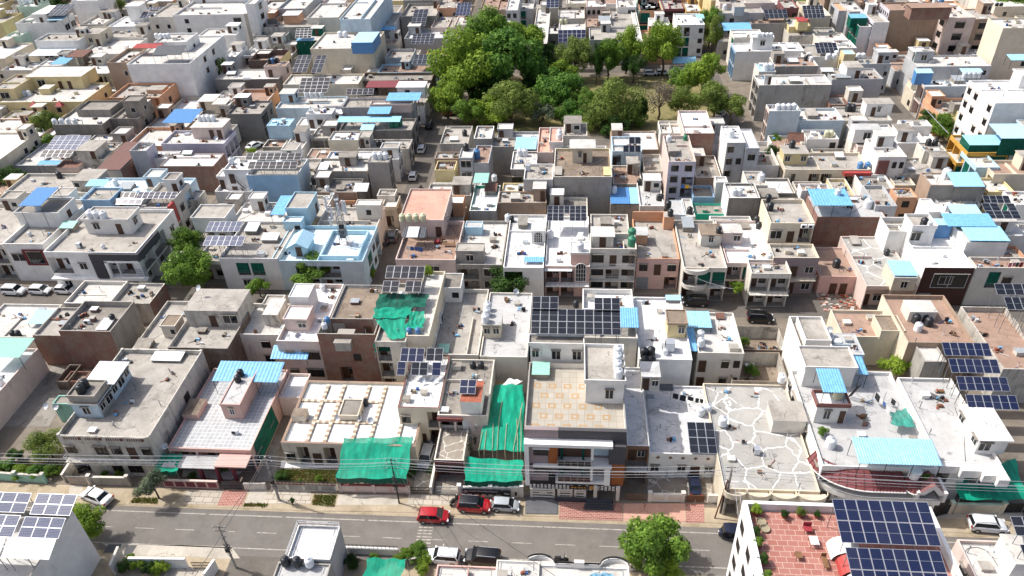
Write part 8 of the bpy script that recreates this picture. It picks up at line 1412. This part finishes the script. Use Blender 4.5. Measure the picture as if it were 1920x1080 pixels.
for x, y, z in ((-1.2, -.3, 9.2), (.2, -.5, 9.0), (-.6, .4, 9.5)): g = M(); g.lathe([(.05, -.12), (.36, -.1), (.36, .16), (.3, .16), (.28, .0)], (x, y, z), 'tank_w', 14); mp('drum_antenna', g)
g = M(); g.box(-1.3, 1.3, -1.3, 1.3, -.15, -.02, 'wht'); mp('base_slab', g)
# ================================================================ TERRACE OF THE RED TILED HOUSE
def pot(label, x, y, z, r=.28, plant='leaf_y'):
    t = thing('potted_plant', (x, y, z), label, 'potted plant'); g = M(); g.lathe([(r*.7, 0), (r, r*1.2), (r*1.08, r*1.25), (r*1.08, r*1.4), (r*.85, r*1.4)], (0, 0, 0), 'terra', 12); q = g.build('pot', None, (0, 0, 0)); q.parent = t; child('foliage', crown(plant, 1)[0], t, (0, 0, r*2.3), (0, 0, x), (r*1.5,)*3)
X0, X1, Y0, Y1 = s5['rect']; zt = 12.02
for i, (x, y, r, pl, lb) in enumerate(((1.2, -.9, .4, 'leaf_y', 'bright potted plant in the terrace back corner'), (4.0, -1.2, .3, 'leaf_d', 'small potted plant at the back parapet'), (5.6, -.9, .35, 'leaf_o', 'trough of dry plants at the back parapet'), (7.2, -1.0, .25, 'leaf_d', 'little pot next to the dry plant trough'), (.7, -3.4, .35, 'leaf_d', 'dark potted plant along the west parapet'), (.7, -4.8, .35, 'leaf', 'green potted plant along the west parapet'), (.75, -6.6, .4, 'leaf_d', 'leafy pot midway along the west parapet'), (.8, -8.4, .35, 'leaf', 'tall pot further along the west parapet'), (.85, -9.6, .4, 'leaf_d', 'bushy pot near the terrace front'), (7.0, -9.0, .35, 'leaf_o', 'pot beside the striped canopy'))): pot(lb, X0+x, Y1+y, zt, r, pl)
def box_seat(label, x, y, w, d, h, mat, back=0, name='chair', cat='chair'):
    t = thing(name, (x, y, zt), label, cat); g = M(); g.box(-w/2, w/2, -d/2, d/2, h-.06, h, mat); q = g.build('seat' if back else 'top', None, (0, 0, 0)); q.parent = t
    for sx in (-1, 1):
        for sy in (-1, 1): g = M(); g.tube((sx*(w/2-.04), sy*(d/2-.04), 0), (sx*(w/2-.04), sy*(d/2-.04), h-.06), .03, 'wood', 5); q = g.build('leg', None, (0, 0, 0)); q.parent = t
    if back: g = M(); g.box(-w/2, w/2, d/2-.05, d/2, h, h+back, mat); q = g.build('backrest', None, (0, 0, 0)); q.parent = t
box_seat('dark cushioned chair near the terrace arrays', X0+5.9, Y1-2.7, .8, .7, .45, 'cloth_r', .5); box_seat('small white table on the red terrace', X0+6.1, Y1-4.2, .8, 1.0, .6, 'wht', 0, 'table', 'table'); box_seat('low brown stool in the middle of the terrace', X0+4.3, Y1-5.8, .6, .7, .5, 'wood', 0, 'stool', 'stool'); box_seat('wooden bench beside the striped canopies', X0+6.6, Y1-6.4, .5, 1.3, .45, 'wood', .4, 'bench', 'bench')
for i, (x, y) in enumerate(((1.6, -1.9), (1.8, -2.7))):
    t = thing('basket', (X0+x, Y1+y, zt), ['round wicker basket tray nearer the back corner', 'round wicker basket tray nearer the middle'][i], 'basket'); g = M(); g.lathe([(.42, 0), (.5, .2), (.46, .2), (.4, .05)], (0, 0, 0), 'bamboo', 16); q = g.build('basket_bowl', None, (0, 0, 0)); q.parent = t
# ================================================================ CLOTHES LINES AND SMALL THINGS
def clothes(label, k, pa, pb, z0, z, n, cols, seed=1):
    a = at(k, *pa, z); b = at(k, *pb, z); r = random.Random(seed); t = thing('clothes_line', (a.x, a.y, z0), label, 'clothes line'); o = Vector((a.x, a.y, z0))
    g = M()
    for p in (a, b): g.tube((p.x-o.x, p.y-o.y, 0), (p.x-o.x, p.y-o.y, z-z0+.05), .035, 'steel', 5)
    q = g.build('post', None, (0, 0, 0)); q.parent = t; g = M(); g.tube(a-o, b-o, .012, 'cable', 4); q = g.build('cord', None, (0, 0, 0)); q.parent = t
    d = (b-a).normalized(); x = .3
    for i in range(n):
        w = r.uniform(.4, .9); h = r.uniform(.6, 1.1); p = a-o+d*x
        if x+w > (b-a).length: break
        g = M(); c = r.choice(cols); m_ = 4
        for j in range(m_):
            u, v = p+d*w*j/m_, p+d*w*(j+1)/m_; s1, s2 = .05*sn(j*2), .05*sn((j+1)*2); nn = Vector((-d.y, d.x, 0)); g.poly([u+nn*s1-Vector((0, 0, h)), v+nn*s2-Vector((0, 0, h*.96)), v, u], c)
        q = g.build('garment', None, (0, 0, 0)); q.parent = t; x += w+r.uniform(.05, .25)
clothes('clothes line of dark and blue garments on the big white roof', 'b4', (795, 835), (920, 985), 5.8, 7.6, 7, ['cloth_k', 'cloth_b', 'cloth_w', 'cloth_k'], 2); clothes('second clothes line beside the dark garments', 'b4', (870, 850), (955, 925), 5.8, 7.5, 6, ['cloth_b', 'cloth_w', 'cloth_k'], 3); clothes('clothes line of dark rags on the low white house', 'b3', (1145, 850), (1380, 900), 4.1, 5.4, 8, ['cloth_k', 'cloth_w', 'cloth_k'], 5)
clothes('clothes line of red and white washing by the tower room', 'a2', (1405, 100), (1445, 110), 3.7, 5.0, 4, ['cloth_r', 'cloth_p', 'cloth_w', 'cloth_k'], 7); clothes('washing line on the brown roofed house', 'c4', (1690, 875), (1800, 870), 6.9, 8.0, 6, ['cloth_r', 'cloth_p', 'cloth_w', 'cloth_k'], 8); clothes('washing under the lilac pink tower balconies', 'c3', (1205, 345), (1290, 350), 6.0, 7.6, 6, ['cloth_r', 'cloth_b', 'cloth_w', 'cloth_y'], 9); clothes('coloured washing on the orange roof garden', 'c2', (1000, 760), (1140, 770), 5.7, 7.2, 8, ['cloth_r', 'cloth_p', 'cloth_b', 'cloth_k', 'cloth_w'], 10)
for i, (x, y, c, lb) in enumerate(((1225, 740, 'cloth_r', 'red crate on the orange roof garden'), (1300, 760, 'wood', 'wooden swing bench on the orange roof garden'), (1240, 680, 'steel', 'steel drum on the orange roof garden'), (1320, 610, 'leaf_y', ''))):
    p = at('c2', x, y, 5.67)
    if lb and i != 1: t = thing('crate' if i == 0 else 'drum', p, lb, 'crate' if i == 0 else 'drum'); g = M(); (g.box(-.5, .5, -.4, .4, .05, .5, c) if i == 0 else g.lathe([(.5, 0), (.52, .1), (.5, .5), (.52, .6), (.5, 1.1), (.3, 1.15)], (0, 0, 0), c, 14)); [g.box(s_*.4-.05, s_*.4+.05, -.42, .42, .0, .56, 'iron') for s_ in (-1, 1)] if i == 0 else None; q = g.build('casing', None, (0, 0, 0)); q.parent = t
    elif i == 1: t = thing('swing_bench', p, lb, 'bench'); g = M(); g.box(-1, 1, -.3, .3, .45, .52, 'wood'); q = g.build('seat', None, (0, 0, 0)); q.parent = t; g = M(); [g.tube((s_*1.1, -.5+j, 0), (s_*1.1, 0, 2.0), .04, 'wood', 5) for s_ in (-1, 1) for j in (0, 1)]; g.tube((-1.2, 0, 2.0), (1.2, 0, 2.0), .04, 'wood', 5); q = g.build('frame', None, (0, 0, 0)); q.parent = t
for k, a, b, z0, z1, lb in (('b4', (690, 800), (620, 880), 8.6, 5.8, 'dark iron staircase beside the blue sheet canopy'), ('c2', (1285, 560), (1390, 720), 8.6, 5.7, 'iron staircase by the pink roof room'), ('c1', (1660, 380), (1570, 300), 4.2, 8, 'iron staircase of the white stair block'), ('b4', (1130, 850), (1265, 905), 6.4, 6.2, 'white ladder lying on the stepped roof')):
    p, q_ = at(k, *a, z0), at(k, *b, z1); t = thing('iron_stair' if 'stair' in lb else 'ladder', (p.x, p.y, min(z0, z1)), lb, 'stairs' if 'staircase' in lb else 'ladder'); o = Vector((p.x, p.y, min(z0, z1))); d = q_-p; s_ = Vector((-d.y, d.x, 0)).normalized()*.4; g = M()
    for e in (-1, 1):
        g.tube(p-o+s_*e, q_-o+s_*e, .04, 'iron', 5)
        if 'stair' in lb: g.tube(p-o+s_*e+Vector((0, 0, .9)), q_-o+s_*e+Vector((0, 0, .9)), .03, 'iron', 4)
    w = g.build('stringer', None, (0, 0, 0)); w.parent = t; g = M()
    for i in range(12): c = p-o+d*(i+.5)/12; g.tube(c-s_, c+s_, .04, 'iron', 4)
    w = g.build('tread', None, (0, 0, 0)); w.parent = t
flush()
# ---------------------------------------------------------------- the houses packed into what is left between the others
REC = [h['rect'] for h in HOUSES.values()]; KEEP = [(-36.2, -30.2, 96, 330), (-76.5, -71, 96, 300), (76, 82, 96, 420), (35.2, 40.8, 160, 330), (-29, 76, 166, 213), (-28, 40, 160, 166.5), (-400, 400, 96, 104), (-300, -76, 223.5, 229.5), (-30, 76, 208.5, 214.5), (-127, -76, 136, 142)]
def free(a, b, c, d, g): return all(b < A[0]-g or a > A[1]+g or d < A[2]-g or c > A[3]+g for A in REC+KEEP)
rnd = random.Random(21); NF = [0]
PALW = ['offw', 'white', 'old', 'cream', 'grey', 'lpink', 'conc', 'bgrey', 'tan', 'peach', 'yellow']; PNAME = dict(offw='off white', white='white', old='weathered', cream='cream', grey='grey', lpink='pale pink', conc='bare concrete', bgrey='bluish grey', tan='tan', peach='peach', yellow='yellow')
def infill(Ya, Yb, Xa, Xb, wr_, dr_, hr_, step, far=None):
    y = Ya
    while y < Yb:
        x = Xa+rnd.uniform(0, 2)
        while x < Xb:
            px = pix((x, y, 5)); w, d = rnd.uniform(*wr_), rnd.uniform(*dr_)
            if -60 < px[0] < 1980 and px[1] > -45 and free(x, x+w, y, y+d, .25):
                for g in range(8):                                  # grow into the gap
                    if w < wr_[1]+3 and free(x, x+w+.8, y, y+d, .2): w += .8
                    if d < dr_[1]+3 and free(x, x+w, y, y+d+.8, .2): d += .8
                wl = rnd.choice(PALW); h = rnd.uniform(*hr_); side = 'west of the park' if x < -33 else 'east of the park' if x > 38 else 'south of the park'
                rf = rnd.choice(['con', 'conl', 'cond', 'wht', 'brn', 'con', 'whtd']); p = rnd.choice([.4, .6, .9])
                if far: a, b, c, e, zf = x, x+w, y, y+d, h-p; far.box(a, b, c, e, 0, zf, wl, rf); [far.box(*q, zf, h, wl) for q in ((a, b, c, c+.18), (a, b, e-.18, e), (a, a+.18, c+.18, e-.18), (b-.18, b, c+.18, e-.18))]; k = rnd.uniform(.1, .6)*w; far.box(a+k, a+k+2.6, e-3, e-.2, zf, zf+2.4, wl, rf); far.box(a+k-.2, a+k+2.8, e-3.2, e-.1, zf+2.4, zf+2.55, 'conl'); far.box(a+k+.5, a+k+1.4, c-.04+(e-c)-3, e-3.0, zf, zf+2, 'dark'); [far.lathe([(.5, zf), (.52, zf+1), (.3, zf+1.2)], (a+.8+i_*1.2, c+1, 0), rnd.choice(['tank_w', 'tank_k']), 8) for i_ in range(rnd.randint(0, 2))]; [far.box(a+w*u_-.5, a+w*u_+.5, c-.03, c, z_, z_+1.2, 'glass') for u_ in (.25, .7) for z_ in (1.2, 4.4, 7.4) if z_+1.8 < h]
                else:
                    key = 'low %s shed squeezed between houses %s' % (PNAME[wl], side)
                    if key in HOUSES: H = HOUSES.pop(key); HOUSES[key+'#%d' % NF[0]] = H
                    NF[0] += 1; H = house(key, None, (x, x+w, y, y+d), h, wl, rf, front=rnd.choice(['.w', 'w.k', 'vv', 'k', 'dw']), left=rnd.choice(['', '.k', 'w.']), right=rnd.choice(['', 'k.', 'vw']), p=p, cap=rnd.choice([None, 'white', 'offw']), cat='shed', name='shed')
                    H['o']['group'] = key.replace('shed', 'sheds')
                REC.append((x, x+w, y, y+d)); x += w+.3
            else: x += step
        y += step
infill(104.6, 213, -150, 130, (3.4, 7), (3.5, 8), (3.2, 5.4), 1.1)
FM = M(); infill(206, 345, -330, 230, (6, 10), (7, 12), (4.5, 11), 2.0, FM)
o = FM.build('distant_houses', None, (0, 280, 0)); o['kind'] = 'stuff'; tag(o, 'mass of distant flat roofed houses filling in between the far blocks', 'houses')
print('SHEDS', NF[0])
for h in HOUSES.values(): clutter(h)
flush()
